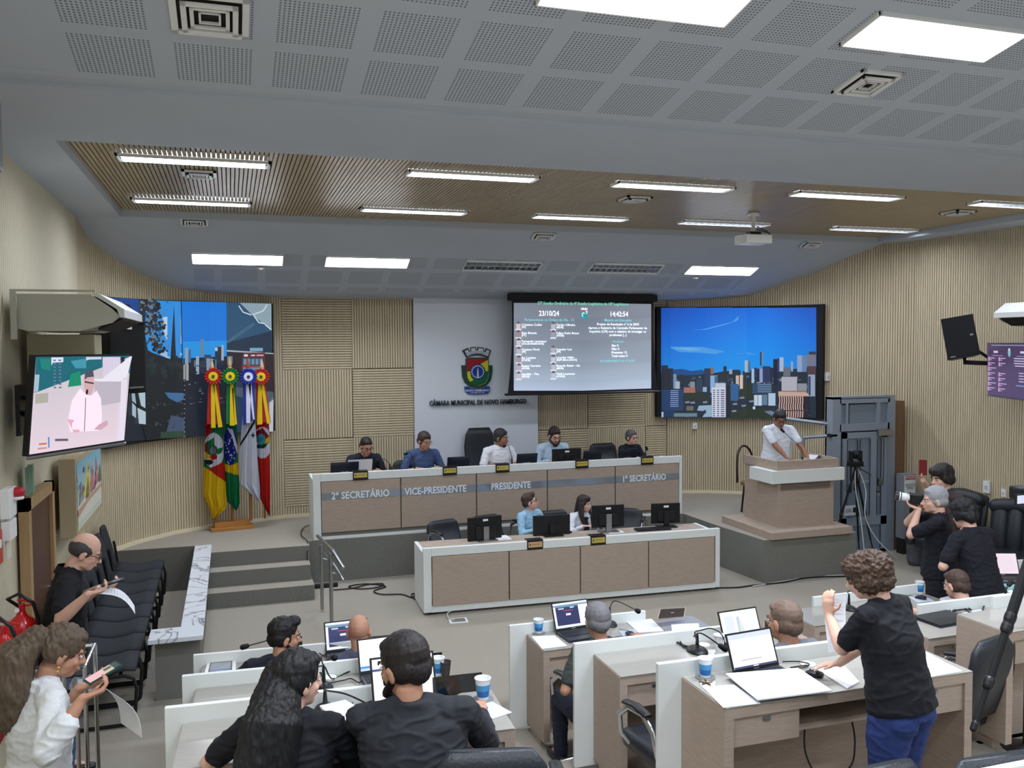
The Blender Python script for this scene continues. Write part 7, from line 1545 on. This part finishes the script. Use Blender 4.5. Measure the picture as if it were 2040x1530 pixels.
    for k, sg in (('R', 1), ('L', -1)):
        sh.ell(hw[k][0], (.055*s,)*3)
        Sx, E, W = hw[k]; q = Sx+tw@Vector((-sg*.03, 0, .0)); f6 = min(f5, 1.12)
        sh.loft([nb+tw@Vector((sg*.045*s, 0, -.015*s)), nb.lerp(Sx, .6)+Vector((0, 0, -.012*s)), Sx.lerp(E, .1)], [(.05*s*f5, .045*s), (.055*s*f6, .062*s*f6), (.058*s*f6, .066*s*f6)], 14, xa=(0, 0, 1))
        if sl == 'none': sh.ell(Sx, (.055*s, .055*s, .055*s))
        elif sl == 'short': sh.loft([q, Sx, Sx.lerp(E, .4), Sx.lerp(E, .74)], [.052*s*f5, .060*s*f5, .059*s*f5, .058*s*f5], 14)
        elif sl == 'mid': sh.loft([q, Sx, E], [.054*s*f5, .060*s*f5, .058*s*f5], 14); sh.loft([E, E.lerp(W, .5)], [.056*s*f5, .058*s*f5], 14)
        else: sh.loft([q, Sx, Sx.lerp(E, .5), E], [.054*s*f5, .060*s*f5, .054*s*f5, .048*s*f5], 14); sh.loft([E, E.lerp(W, .5), E.lerp(W, .93)], [.047*s*f5, .042*s*f5, .034*s], 14)
    so = remesh(sh, {'suit': 'jacket'}.get(shirt[2] if len(shirt) > 2 else '', 'shirt'), mat('cloth_%d_%d_%d' % col, col, .85, noise_=.06, scale=60), t, vox*1.1, 5, fold=.0055)
    tr = MB(); tr.loft([hip+sp_*(-.10*s)+Vector((0, 0, -.0)), hip, hip+sp_*(.09*s)], [(.15*s*fw, .115*s*fw), (.162*s*fw, .118*s*fw), (.14*s*fw, .10*s*fw)], 20, xa=(1, 0, 0), round_=False)
    for k, sg in (('R', 1), ('L', -1)):
        hj, kn, an = legs[k]; tr.loft([hj, hj.lerp(kn, .4), kn], [.095*s*fw, .092*s*fw, .066*s*f5], 14); tr.loft([kn, an+Vector((0, 0, -.02))], [.066*s*f5, .052*s], 14)
        if pose == 'stand': tr.ell(hj+Vector((sg*.0, -.04*s, -.06*s)), (.092*s*fw, .082*s*fw, .10*s))
    remesh(tr, 'trousers', mat('cloth_%d_%d_%d' % trousers, trousers, .85, noise_=.08, scale=60), t, vox*1.2, 2, fold=.005)
    for k, sg in (('R', 1), ('L', -1)):
        an = legs[k][2]; mb = MB(); mb.loft([an+Vector((0, -.05, -.045)), an+Vector((0, .06, -.05)), an+Vector((0, .17, -.06))], [(.042, .042), (.046, .038), (.036, .026)], 14, xa=(1, 0, 0)); mb.build('shoe', M_black, t, smooth=True)
    # hair
    kind = hair[0]; hm = mat('hair_%d_%d_%d' % hcol, hcol, .6, noise_=.25, scale=90)
    if kind != 'none':
        hb = MB(HF); amp, asc, vx, zs = .002, 60, vox*.7, .5
        if kind in ('short', 'buzz', 'thin'):
            e = .006 if kind == 'buzz' else .011
            if kind != 'thin':
                hb.ell((0, -.022, .044), (.074+e, .090+e, .080+e)); hb.ell((0, .036, .080), (.058, .044, .030))
            th = .018 if kind == 'thin' else 0
            for sg in (-1, 1): hb.ell((sg*.048, -.032+th*.3, -.002+th), (.030+e*.6, .060+e, .052))
            hb.ell((0, -.072+th*.6, -.012+th*1.6), (.062, .036+e, .058))
        elif kind == 'grey': pass
        if kind == 'quiff': hb.ell((0, -.02, .048), (.082, .098, .088)); hb.ell((0, .046, .10), (.056, .050, .036)); hb.ell((0, -.07, -.008), (.06, .042, .055)); [hb.ell((sg*.052, -.03, .0), (.032, .062, .050)) for sg in (-1, 1)]; amp = .004
        if kind == 'messy':
            hb.ell((0, -.025, .045), (.094, .112, .092)); hb.ell((0, .055, .072), (.07, .05, .042)); hb.ell((0, -.085, -.02), (.072, .05, .065)); [hb.ell((sg*.066, -.02, .0), (.034, .07, .052)) for sg in (-1, 1)]; amp, asc = .012, 22
        if kind == 'curly':
            hb.ell((0, -.02, .040), (.108, .125, .098)); hb.ell((0, .055, .066), (.085, .055, .048)); hb.ell((0, -.07, -.03), (.092, .062, .062)); [hb.ell((sg*.078, -.01, -.015), (.040, .078, .058)) for sg in (-1, 1)]; amp, asc, zs = .013, 55, .8
        if kind == 'long':
            hb.ell((0, -.02, .040), (.086, .103, .094)); hb.ell((0, .040, .086), (.06, .05, .034)); [hb.loft([(sg*.070, -.005, .02), (sg*.086, .0, -.08), (sg*.095, .03, -.17), (sg*.09, .07, -.27)], [(.022, .055), (.022, .052), (.024, .04), (.015, .025)], 12, xa=(1, 0, 0)) for sg in (-1, 1)]; hb.loft([(0, -.08, .02), (0, -.10, -.10), (0, -.09, -.22)], [(.075, .04), (.085, .035), (.07, .02)], 14, xa=(1, 0, 0))
        if kind == 'longback':
            hb.ell((0, -.020, .044), (.086, .104, .094)); hb.ell((0, .036, .082), (.062, .05, .036)); [hb.ell((sg*.060, -.03, .01), (.030, .062, .056)) for sg in (-1, 1)]
            hb.M = Matrix.Identity(4); bk = HF@Vector((0, -.085, .0)); c2 = Vector((-.05, -.13*s, nb.z+.02)); c3 = Vector((-.08, -.17, nb.z-.22)); c4 = Vector((-.09, -.16, nb.z-.42)); c2.y += nb.y; c3.y += nb.y-.03; c4.y += nb.y-.06
            hb.loft([bk+Vector((0, .05, .03)), bk.lerp(c2, .5)+Vector((0, .01, 0)), c2, c3, c4], [(.075, .06), (.098, .075), (.12, .07), (.125, .055), (.09, .03)], 20, xa=(1, .3, 0)); hb.loft([bk+Vector((-.04, .09, .02)), bk.lerp(c2, .5)+Vector((-.06, .06, 0)), c2+Vector((-.07, .05, 0)), c3+Vector((-.05, .03, .02))], [(.04, .05), (.05, .05), (.05, .045), (.03, .025)], 14, xa=(1, 0, 0)); amp = .006; asc = 55; zs = .12
        if kind == 'wavytail':
            hb.ell((0, -.015, .042), (.084, .102, .092)); hb.ell((0, .036, .080), (.062, .05, .036)); [hb.ell((sg*.058, -.03, .008), (.030, .06, .052)) for sg in (-1, 1)]; hb.ell((0, -.10, .04), (.05, .04, .04))
            hb.M = Matrix.Identity(4); bk = HF@Vector((0, -.12, .05))
            hb.loft([bk, bk+Vector((-.03, -.09, -.08)), bk+Vector((-.04, -.12, -.22)), bk+Vector((-.04, -.10, -.38)), bk+Vector((-.03, -.06, -.50))], [(.06, .05), (.11, .085), (.125, .095), (.10, .08), (.04, .03)], 18, xa=(1, 0, 0)); amp, asc, zs = .010, 45, .3
        remesh(hb, 'hair', hm, t, vx, 1, noise_amp=amp, noise_sc=asc, zs=zs)
    if 'beard' in extras or 'fullbeard' in extras or 'stubble' in extras:
        bb = MB(HF); e = .007 if 'stubble' in extras else .010
        bb.loft([(-.064, .0, -.03), (-.060, .035, -.07), (-.03, .070, -.092), (0, .082, -.098), (.03, .070, -.092), (.060, .035, -.07), (.064, .0, -.03)], [(.010, .022), (.014, .024), (.018, .024), (.020, .026), (.018, .024), (.014, .024), (.010, .022)], 10, xa=(0, 0, 1)); bb.loft([(-.026, .084, -.060), (-.018, .094, -.044), (0, .100, -.041), (.018, .094, -.044), (.026, .084, -.060)], .006, 8)
        if 'fullbeard' in extras: bb.ell((0, .066, -.108), (.040, .034, .028))
        remesh(bb, 'beard', mat('hair_%d_%d_%d' % hcol, hcol, .7), t, vox*.6, 1, noise_amp=.002, noise_sc=60)
    gl = [e for e in extras if isinstance(e, tuple) and e[0] == 'glasses']
    if gl:
        gb = MB(HF)
        for sg in (-1, 1):
            gb.loft([(sg*.034+.024*math.cos(q)*1, .0975-.010*abs(math.cos(q))*(1 if sg*math.cos(q) > 0 else 0), .001+.017*math.sin(q)) for q in [2*PI*k/14 for k in range(14)]], .0026, 6, closed=True)
            gb.loft([(sg*.058, .090, .006), (sg*.076, .05, .006), (sg*.080, -.01, .0)], .0025, 6)
        gb.loft([(-.010, .099, .004), (0, .101, .007), (.010, .099, .004)], .0025, 6); gb.build('glasses', mat('glasses_%d_%d_%d' % gl[0][1], gl[0][1], .3), t, smooth=True)
    if 'collar' in extras or 'darkcollar' in extras:
        cb = MB(); c0 = nb+sp_*(.02*s)+Vector((0, -.004, 0)); cc = mat('cloth_%d_%d_%d' % col, col, .85)
        N = 20; r1, r2 = .062*f5*s, .072*f5*s; P1 = []; P2 = []
        for k in range(N+1):
            q = PI/2+.28+(2*PI-.56)*k/N; fr_ = abs(k-N/2)/(N/2)
            P1.append(c0+Vector((r1*math.cos(q), r1*math.sin(q)*.95, .03*s-.026*fr_*s))); P2.append(c0+Vector((r2*1.16*math.cos(q), r2*1.16*math.sin(q), -.018*s-.034*fr_**3*s)))
        rg = [[a_, b_, b_+Vector((0, 0, -.004)), a_+Vector((0, 0, -.004))] for a_, b_ in zip(P1, P2)]
        cb.rings(rg); cb.build('collar', cc, t, smooth=False)
    if 'earring' in extras:
        for sg in (-1, 1):
            mb = MB(HF); mb.loft([(sg*.084, -.004+.008*math.cos(q), -.056+.010*math.sin(q)) for q in [2*PI*k/10 for k in range(10)]], .003, 6, closed=True); mb.build('earring', mat('gold', (226, 190, 120), .2, metal=1), t, smooth=True)
    t['_k'] = 0; del t['_k']
    return t, HF, hw, nb
def rail_hand(px, py, z): return oz(px, py, z)
def seat_at(px, py, ztop, dz=0):
    p = oz(px, py, ztop); return p
def place(px, py, y=None, ztop=None, back=.0): 
    p = oy(px, py, y) if ztop is None else oz(px, py, ztop); return p
DH = {'L': (1.305,), 'R': (1.305,)}; SH = {'L': (.725,), 'R': (.725,)}
GL = lambda c: ('glasses', c)
def H2(lx, ly, rx, ry, z): return {'L': oz(lx, ly, z+.03), 'R': oz(rx, ry, z+.03)}
# --- dais, left to right (they face the audience: their right hand is at our left)
def dais_person(px, py, y, rzoff, label, **k):
    p = oy(px, py, y); ht = p.z-.54; return person(label, (p.x+k.pop('dx', 0), y+.04, .54), PI+rzoff, 'sit', ht+k.pop('up', .03), group='people seated at the dais', **k)
G1 = dais_person(722, 871, 11.98, .1, 'person in a navy T shirt with glasses reading a sheet, far left of the dais', skin='tan', hair=('buzz', (32, 27, 25)), shirt=((24, 28, 44), 'short'), head=(.15, .35, 0), hands=DH, lean=.22, extras=(GL((20, 20, 26)),), shoulder=1.08)
G2 = dais_person(838, 862, 11.98, .1, 'person in a heather blue T shirt with clasped arms on the dais', skin='tan', hair=('short', (58, 48, 44)), shirt=((66, 84, 124), 'short'), head=(.25, .22, 0), hands=DH, lean=.18, extras=(GL((120, 110, 110)),), shoulder=1.08, fat=1.05)
G3 = dais_person(991, 858, 11.98, .15, 'person in a white polo shirt speaking into a gooseneck microphone on the dais', skin='brown', hair=('short', (44, 42, 44)), shirt=((226, 228, 234), 'short'), head=(.62, .1, 0), hands=DH, lean=.12, extras=('collar',), fat=1.12, shoulder=1.05)
G4 = dais_person(1100, 853, 12.05, 0, 'bearded person in a pale blue checked shirt behind a monitor on the dais', skin='light', hair=('short', (44, 30, 26)), shirt=((176, 196, 214), 'long'), head=(.05, .30, 0), hands=DH, lean=.10, extras=('fullbeard', 'collar', GL((60, 50, 50))), fat=1.2, shoulder=1.08)
G5 = dais_person(1254, 861, 12.0, .15, 'person in a black jacket with short grey hair and glasses, right end of the dais', skin='light', hair=('short', (88, 84, 84)), shirt=((20, 21, 28), 'long', 'suit'), head=(.22, .05, 0), hands=DH, lean=.08, extras=(GL((120, 50, 44)),), female=True, shoulder=1.05)
# --- secretaries' desk
p = oy(1058, 988, 10.32); S1 = person('person in a light blue shirt and red glasses looking right at the secretary desk', (p.x-.03, 10.36, 0), PI+.45, 'sit', p.z+.03, skin='light', hair=('quiff', (64, 48, 42)), shirt=((150, 188, 214), 'long'), head=(.75, -.22, .0), hands=SH, lean=.06, extras=('collar', GL((110, 36, 40))), group='people at the secretary desk')
p = oy(1158, 989, 10.30); S2 = person('young woman with long brown hair and a black ribbon on a white blouse', (p.x, 10.34, 0), PI+.15, 'sit', p.z+.02, skin='light', hair=('long', (44, 32, 30)), shirt=((222, 222, 230), 'long'), head=(.45, .05, 0), hands=SH, lean=.10, female=True, group='people at the secretary desk')
mb = MB(Matrix.Identity(4)); c = S2[3]+Vector((0, .10, -.06)); mb.loft([c, c+Vector((.0, .03, -.10)), c+Vector((.0, .03, -.26))], [(.02, .01), (.03, .012), (.045, .012)], 10, xa=(1, 0, 0)); mb.loft([c, c+Vector((.02, .03, -.08)), c+Vector((.035, .03, -.20))], [(.02, .01), (.025, .01), (.03, .01)], 10, xa=(1, 0, 0)); mb.ell(c, (.04, .018, .02)); mb.build('neck_ribbon', M_blackm, S2[0], smooth=True)
# --- speaker at the podium
p = oy(1560, 826, 10.12); SPK = person('person in a white short sleeved shirt reading at the podium', (p.x-.05, 10.2, .54), PI-.1, 'stand', p.z-.54+.10, skin='brown', hair=('short', (40, 38, 40)), shirt=((220, 226, 238), 'short'), trousers=(50, 54, 66), head=(-.28, .42, 0), hands={'L': Vector((7.25, 9.82, 1.45)), 'R': Vector((6.93, 9.80, 1.44))}, lean=.10, extras=('collar', GL((60, 24, 26))), fat=1.4, shoulder=1.12)
# --- councillors at the desks, seen from behind
def desk_person(px, py, ztop, z0, rz, label, dx=0, dy=0, **k):
    p = oz(px, py, ztop); return person(label, (p.x+dx, p.y-.02+dy, z0), rz, 'sit', ztop-z0+.02, **k)
R1P = desk_person(1201, 1214, 1.20, 0, .08, 'grey haired person in a dark green shirt seen from behind at the far right desk', skin='tan', hair=('short', (118, 116, 120)), shirt=((62, 68, 66), 'short'), head=(0, .1, 0), hands={'L': Vector((2.22, 5.52, .68)), 'R': Vector((3.0, 6.05, .77))}, hint={'L': (-.6, -.6, .1)}, lean=.10, vox=.008, group='councillors seen from behind')
R2P = desk_person(1592, 1212, 1.46, .25, .2, 'balding person in a grey shirt seen from behind at the middle right desk', skin='tan', hair=('buzz', (112, 92, 80)), shirt=((104, 108, 116), 'short'), head=(.15, .05, 0), hands={'L': Vector((3.2, 4.9, 1.02)), 'R': Vector((3.6, 4.9, 1.02))}, lean=.15, extras=(GL((150, 150, 150)),), vox=.008, fat=1.1, group='councillors seen from behind')
RRP = desk_person(1941, 1149, 1.17, 0, .1, 'person with short brown hair whose head shows behind a right white panel', dy=.05, skin='light', hair=('buzz', (72, 54, 46)), shirt=((70, 74, 90), 'short'), head=(.1, .25, 0), hands={'L': Vector((5.2, 5.86, .77)), 'R': Vector((5.6, 5.88, .77))}, lean=.12, vox=.008, group='councillors seen from behind')
L1A = desk_person(556, 1246, 1.20, 0, -.25, 'dark bearded person in a navy shirt turning right at the far left desk', dx=-.02, skin='tan', hair=('quiff', (20, 18, 20)), shirt=((26, 29, 42), 'short'), head=(-1.15, .12, 0), hands={'L': Vector((-.1, 6.2, .77)), 'R': Vector((.35, 6.2, .77))}, lean=.16, extras=('beard',), vox=.007, group='councillors seen from behind')
L1B = desk_person(716, 1239, 1.17, 0, -.05, 'bald person in a slate purple shirt seen from behind at the far left desk', skin='tan', hair=('none', (70, 50, 44)), shirt=((70, 72, 92), 'long'), head=(-.1, .15, 0), hands={'L': Vector((.45, 6.15, .77)), 'R': Vector((.85, 6.15, .77))}, lean=.14, vox=.007, group='councillors seen from behind')
L3A = desk_person(572, 1321, 1.70, .5, -.25, 'woman in a black T shirt with long black hair at the nearest left desk', dx=.0, skin='light', hair=('longback', (16, 15, 18)), shirt=((15, 16, 24), 'short'), trousers=(30, 34, 46), head=(-.85, .12, 0), hands={'L': Vector((.02, 4.02, 1.27)), 'R': Vector((.45, 3.92, 1.27))}, hint={'L': (-.9, -.2, -.7), 'R': (.6, -.2, -1)}, lean=.10, female=True, vox=.006, shoulder=1.12, fat=1.06, group='councillors seen from behind')
L3B = desk_person(803, 1294, 1.78, .5, -.12, 'bearded person in a dark suit jacket leaning left at the nearest left desk', dx=.04, skin='tan', hair=('short', (30, 24, 24)), shirt=((34, 36, 42), 'long', 'suit'), head=(.78, .22, 0), hands={'L': Vector((.78, 4.0, 1.27)), 'R': Vector((1.08, 3.90, 1.27))}, hint={'L': (-.5, -.2, -1), 'R': (.5, -.2, -1)}, lean=.22, extras=('beard',), vox=.006, fat=1.22, shoulder=1.16, group='councillors seen from behind')
# white shirt collar of the man in the suit
mb = MB(); c = L3B[3]+Vector((0, .01, .01)); mb.loft([c+Vector((.066*math.cos(q), .062*math.sin(q), .012*math.sin(q)-.012)) for q in [2*PI*k/20 for k in range(20)]], [(.006, .022)]*20, 8, xa=(1, 0, 0), closed=True); mb.build('shirt_collar', mat('collar_white', (214, 220, 232), .7), L3B[0], smooth=True)
# --- standing woman with curly hair
pw = oz(1742, 1102, 1.95); w_l = pd(1652, 1228, 4.45); w_r = pd(1672, 1322, 4.5)
WOM = person('standing woman with curly brown hair, black T shirt and jeans holding up a sheet', (pw.x-.02, 3.34, .5), .35, 'stand', 1.50, skin='light', hair=('curly', (70, 50, 38)), shirt=((14, 15, 24), 'short'), trousers=(38, 56, 112), head=(.45, .30, 0), hands={'L': w_l, 'R': w_r, 'dirL': Vector((-.05, .1, 1)), 'nL': Vector((.8, .5, .1))}, hcurl=(.45, .3), hint={'L': (-.3, .1, -1), 'R': (.8, -.3, -.5)}, lean=.20, extras=('earring',), fat=1.28, shoulder=1.12, vox=.007, female=True)
# --- left: man in black with a phone, woman in a white cardigan
pm_ = pd(150, 1062, 6.0); lh, rh = pd(198, 1172, 5.85), pd(176, 1184, 5.6)
MAN = person('balding man in a black polo shirt looking at his phone by the brown door', (pm_.x-.10, pm_.y, 0), -PI/2+.12, 'stand', pm_.z+.03, skin='light', hair=('thin', (60, 56, 58)), shirt=((15, 16, 24), 'short'), trousers=(66, 88, 122), head=(-.02, .45, 0), hands={'L': lh, 'R': rh, 'dirL': Vector((1, .1, .1)), 'dirR': Vector((1, .2, .15)), 'nL': Vector((0, 0, 1)), 'nR': Vector((0, .2, 1))}, hcurl=(.9, .9), lean=.10, extras=('collar', GL((90, 40, 36))), fat=1.22, shoulder=1.05, vox=.008)
pc2 = pd(96, 1247, 4.15); lh2, rh2 = pd(160, 1370, 4.1), pd(165, 1392, 3.9)
CAR = person('woman in a white cardigan with a wavy brown ponytail holding a pink phone', (pc2.x-.06, pc2.y-.02, 0), -PI/2+.5, 'stand', pc2.z+.02, skin='tan', hair=('wavytail', (84, 70, 56)), shirt=((206, 208, 210), 'mid'), trousers=(24, 26, 34), head=(-.25, .38, 0), hands={'L': lh2, 'R': rh2, 'dirL': Vector((.9, .3, .1)), 'dirR': Vector((.9, .2, .25)), 'nL': Vector((0, 0, 1)), 'nR': Vector((0, .3, 1))}, hcurl=(.9, .9), hint={'R': (.3, -.6, -.8)}, lean=.06, extras=('earring', 'longhem'), fat=1.15, shoulder=1.08, vox=.007, female=True)
# --- the three standing at the right
p3 = pd(1888, 924, 8.9); h3 = pd(1838, 957, 8.65)
YM = person('young man with wavy dark hair raising a red phone by the right wall', (p3.x, p3.y, 0), PI/2-.05, 'stand', 1.76, skin='light', hair=('messy', (34, 26, 26)), shirt=((66, 58, 56), 'short'), head=(.1, .15, 0), hands={'R': h3, 'dirR': Vector((-.05, .1, 1)), 'nR': Vector((.4, -.6, 0)) }, hcurl=(.3, .6), hint={'R': (.2, .2, -1)}, lean=.03, shoulder=.95, fat=.92)
p4 = pd(1882, 969, 8.0); c4 = pd(1846, 1000, 7.25); 
_h = Vector((p4.x-.06, p4.y-.02, 1.55)); _f = Vector((-.73, .68, 0)); _r = Vector((.68, .73, 0)); CB = _h+_f*.20+Vector((0, 0, .0))
PH = person('grey haired photographer in a black T shirt aiming a camera', (p4.x-.06, p4.y-.02, 0), PI/2-.75, 'stand', 1.69, skin='light', hair=('short', (150, 150, 156)), shirt=((17, 18, 30), 'short'), trousers=(26, 28, 36), head=(.35, .05, 0), hands={'L': CB-_r*.03-_f*.02+Vector((0, 0, -.09)), 'R': CB+_r*.10-_f*.05+Vector((0, 0, -.08)), 'dirL': _f+Vector((0, 0, .4)), 'dirR': _f*.5+Vector((0, 0, 1)), 'nR': -_r, 'nL': Vector((0, 0, 1))}, hint={'L': (-.6, 0, -1), 'R': (.7, 0, -1)}, hcurl=(.6, .7), lean=.02, fat=1.25, shoulder=1.12, vox=.008)
p5 = pd(1938, 1001, 7.45)
BK = person('dark haired man in a black polo shirt and jeans seen from behind', (p5.x, p5.y-.12, 0), .15, 'stand', 1.67, skin='light', hair=('messy', (17, 17, 21)), shirt=((16, 17, 28), 'short'), trousers=(44, 66, 116), head=(-.15, .3, 0), hands={'L': oy(1893, 1112, p5.y+.10), 'R': oy(1958, 1140, p5.y+.35)}, hint={'L': (-1, -.5, 0), 'R': (1, -.2, -.3)}, lean=.22, fat=1.2, shoulder=1.12, vox=.008, extras=('collar',))
# ================================================================ things held in hands
def bent_sheet(label, name, pts, th=.0015, group=None, n=8, bow=0, axis=None, cat='paper'):
    "four 3D corners TL TR BR BL; bow = bulge along the normal"
    P = [Vector(p) for p in pts]; c = sum(P, Vector())/4; t = thing(name, label, cat, c, 0, group); nn = (P[1]-P[0]).cross(P[3]-P[0]).normalized()
    mb = MB(); rg = []
    for i in range(n+1):
        u = i/n; a, b = P[0].lerp(P[3], u), P[1].lerp(P[2], u); o = nn*bow*math.sin(u*PI); rg.append([a+o, b+o, b+o+nn*th, a+o+nn*th])
    mb.rings(rg); mb.build('sheet', M_paper, t, world=True); 
    mb = MB()
    for i in range(9):
        u = .14+i*.07; o = nn*(bow*math.sin(u*PI)); a, b = P[0].lerp(P[3], u), P[1].lerp(P[2], u); a2, b2 = a.lerp(b, .15), a.lerp(b, .85)
        for sgn in (-1, 1):
            e = nn*(.0006 if sgn < 0 else -.0006-0); off = o+(nn*th+nn*.0004 if sgn > 0 else -nn*.0004); d = (P[3]-P[0]).normalized()*.002
            mb.face([a2+off, b2+off, b2+off+d, a2+off+d])
    mb.build('print_lines', mat('ink_grey', (170, 172, 180), .8), t, world=True)
    return t
def phone(label, P0, P1, wdt, side, col, screen=None, dep=None):
    "P0, P1 = middle of the two short ends; side = width direction"
    P0, P1 = Vector(P0), Vector(P1); d = (P1-P0); sd = Vector(side).normalized()*wdt/2; n = d.cross(sd).normalized()
    t = thing('smartphone', label, 'phone', (P0+P1)/2, 0); mb = MB(); mb.rings([[P0-sd, P0+sd, P0+sd+n*.008, P0-sd+n*.008], [P1-sd, P1+sd, P1+sd+n*.008, P1-sd+n*.008]]); mb.build('casing', mat('phone_%d_%d_%d' % col, col, .3), t, world=True)
    cands = (n*.0085, -n*.0008); v = Vector((0, 0, 3))-P0; off = cands[0] if n.dot(v) > 0 else cands[1]
    if screen:
        a, b = P0.lerp(P1, .05), P0.lerp(P1, .95); mb = MB(); s2 = sd*.88; k = 1 if n.dot(v) > 0 else -1
        pc = Pic()
        for q in screen: pc.rect(*q)
        pc.build('screen_image', emis_attr('phone_picture', .9), lambda u, w_, l: (a*(1-w_)+b*w_)-s2+s2*2*u+off+n*k*l, t, world=True)
    return t
hw = WOM[2]; W = wm(WOM[0]) @ hw['L'][2]
bent_sheet('semi transparent document sheet raised in the left hand of the standing woman', 'paper_sheet', [pd(1643, 1184, 4.52), pd(1686, 1186, 4.60), pd(1690, 1290, 4.50), pd(1652, 1300, 4.45)], bow=.01)
ml, mr_ = wm(MAN[0]) @ MAN[2]['L'][2], wm(MAN[0]) @ MAN[2]['R'][2]
d = wm(MAN[0]).to_3x3() @ Vector((0, 1, 0)); lat = wm(MAN[0]).to_3x3() @ Vector((1, 0, 0)); ph0 = (ml+mr_)/2+Vector((0, 0, .035))
phone('dark smartphone in the hands of the balding man', ph0+d*.04, ph0+d*.18+Vector((0, 0, .03)), .072, lat, (26, 28, 34), [(0, 0, 1, 1, (40, 46, 58)), (.1, .5, .9, .9, (90, 100, 120))])
e = ph0+d*.02+Vector((0, 0, -.03)); bent_sheet('white sheet drooping from the hand of the balding man', 'paper_sheet', [e-lat*.10, e+lat*.10, e+lat*.10+d*.22+Vector((0, 0, -.16)), e-lat*.10+d*.22+Vector((0, 0, -.16))], bow=.045)
cl_, cr_ = wm(CAR[0]) @ CAR[2]['L'][2], wm(CAR[0]) @ CAR[2]['R'][2]; d = wm(CAR[0]).to_3x3() @ Vector((0, 1, 0)); lat = wm(CAR[0]).to_3x3() @ Vector((1, 0, 0)); q0 = (cl_+cr_)/2+Vector((0, 0, .045))
phone('pink smartphone with a photo on screen held by the woman in the cardigan', q0+d*.02, q0+d*.17+Vector((0, 0, .05)), .075, lat, (40, 70, 66), [(0, 0, 1, .52, (240, 190, 196)), (0, .52, 1, .82, (200, 196, 180)), (.2, .56, .6, .8, (110, 96, 80)), (0, .82, 1, 1, (60, 84, 80))])
e = q0+d*.04+Vector((0, 0, -.05))+lat*.06; bent_sheet('white sheets drooping under the pink phone', 'paper_sheet', [e-lat*.13+d*.06, e+lat*.10+d*.06, e+lat*.10+d*.16+Vector((0, 0, -.22)), e-lat*.13+d*.16+Vector((0, 0, -.22))], bow=.03)
yh = wm(YM[0]) @ YM[2]['R'][2]; lat = Vector((.55, .83, 0)); pz = yh+Vector((-.03, -.03, .06)); phone('dark red smartphone raised by the young man', pz, pz+Vector((-.0, .0, .15)), .07, (.6, -.8, 0), (110, 26, 34))
# photographer's camera with a white telephoto lens
a = wm(PH[0]) @ PH[2]['L'][2]; cb = CB; ld = Vector((-.80, .58, .12)).normalized()
t = thing('photo_camera', 'black camera with a white telephoto lens held by the grey haired photographer', 'camera', cb); mb = MB(); mb.cbox(cb, .08, .12, .10, .015, rot=Matrix.Rotation(.82, 3, 'Z')); mb.build('body', M_black, t, world=True)
mb = MB(); l0 = cb+ld*.04; mb.loft([l0, l0+ld*.04, l0+ld*.045, l0+ld*.09], [.028, .030, .036, .038], 18, round_=False); mb.build('white_lens', M_white_p, t, world=True, smooth='auto'); mb = MB(); mb.loft([l0+ld*.09, l0+ld*.10], .040, 18, round_=False); mb.loft([l0+ld*.11, l0+ld*.14], [.041, .044], 18, round_=False); mb.build('lens_hood', mat('lens_dark', (60, 60, 64), .4), t, world=True, smooth='auto'); mb = MB(); mb.loft([l0+ld*.099, l0+ld*.111], .041, 18, round_=False); mb.build('focus_ring', M_white_p, t, world=True)
# camera strap round the photographer's neck
c = PH[3]; mb = MB(); mb.loft([c+Vector((.075*math.cos(q), .075*math.sin(q)-.005, .02-.03*math.sin(q))) for q in [2*PI*k/20 for k in range(20)]], [(.004, .012)]*20, 6, xa=(0, 0, 1), closed=True); mb.build('neck_strap', mat('strap_maroon', (70, 26, 38), .7), PH[0])
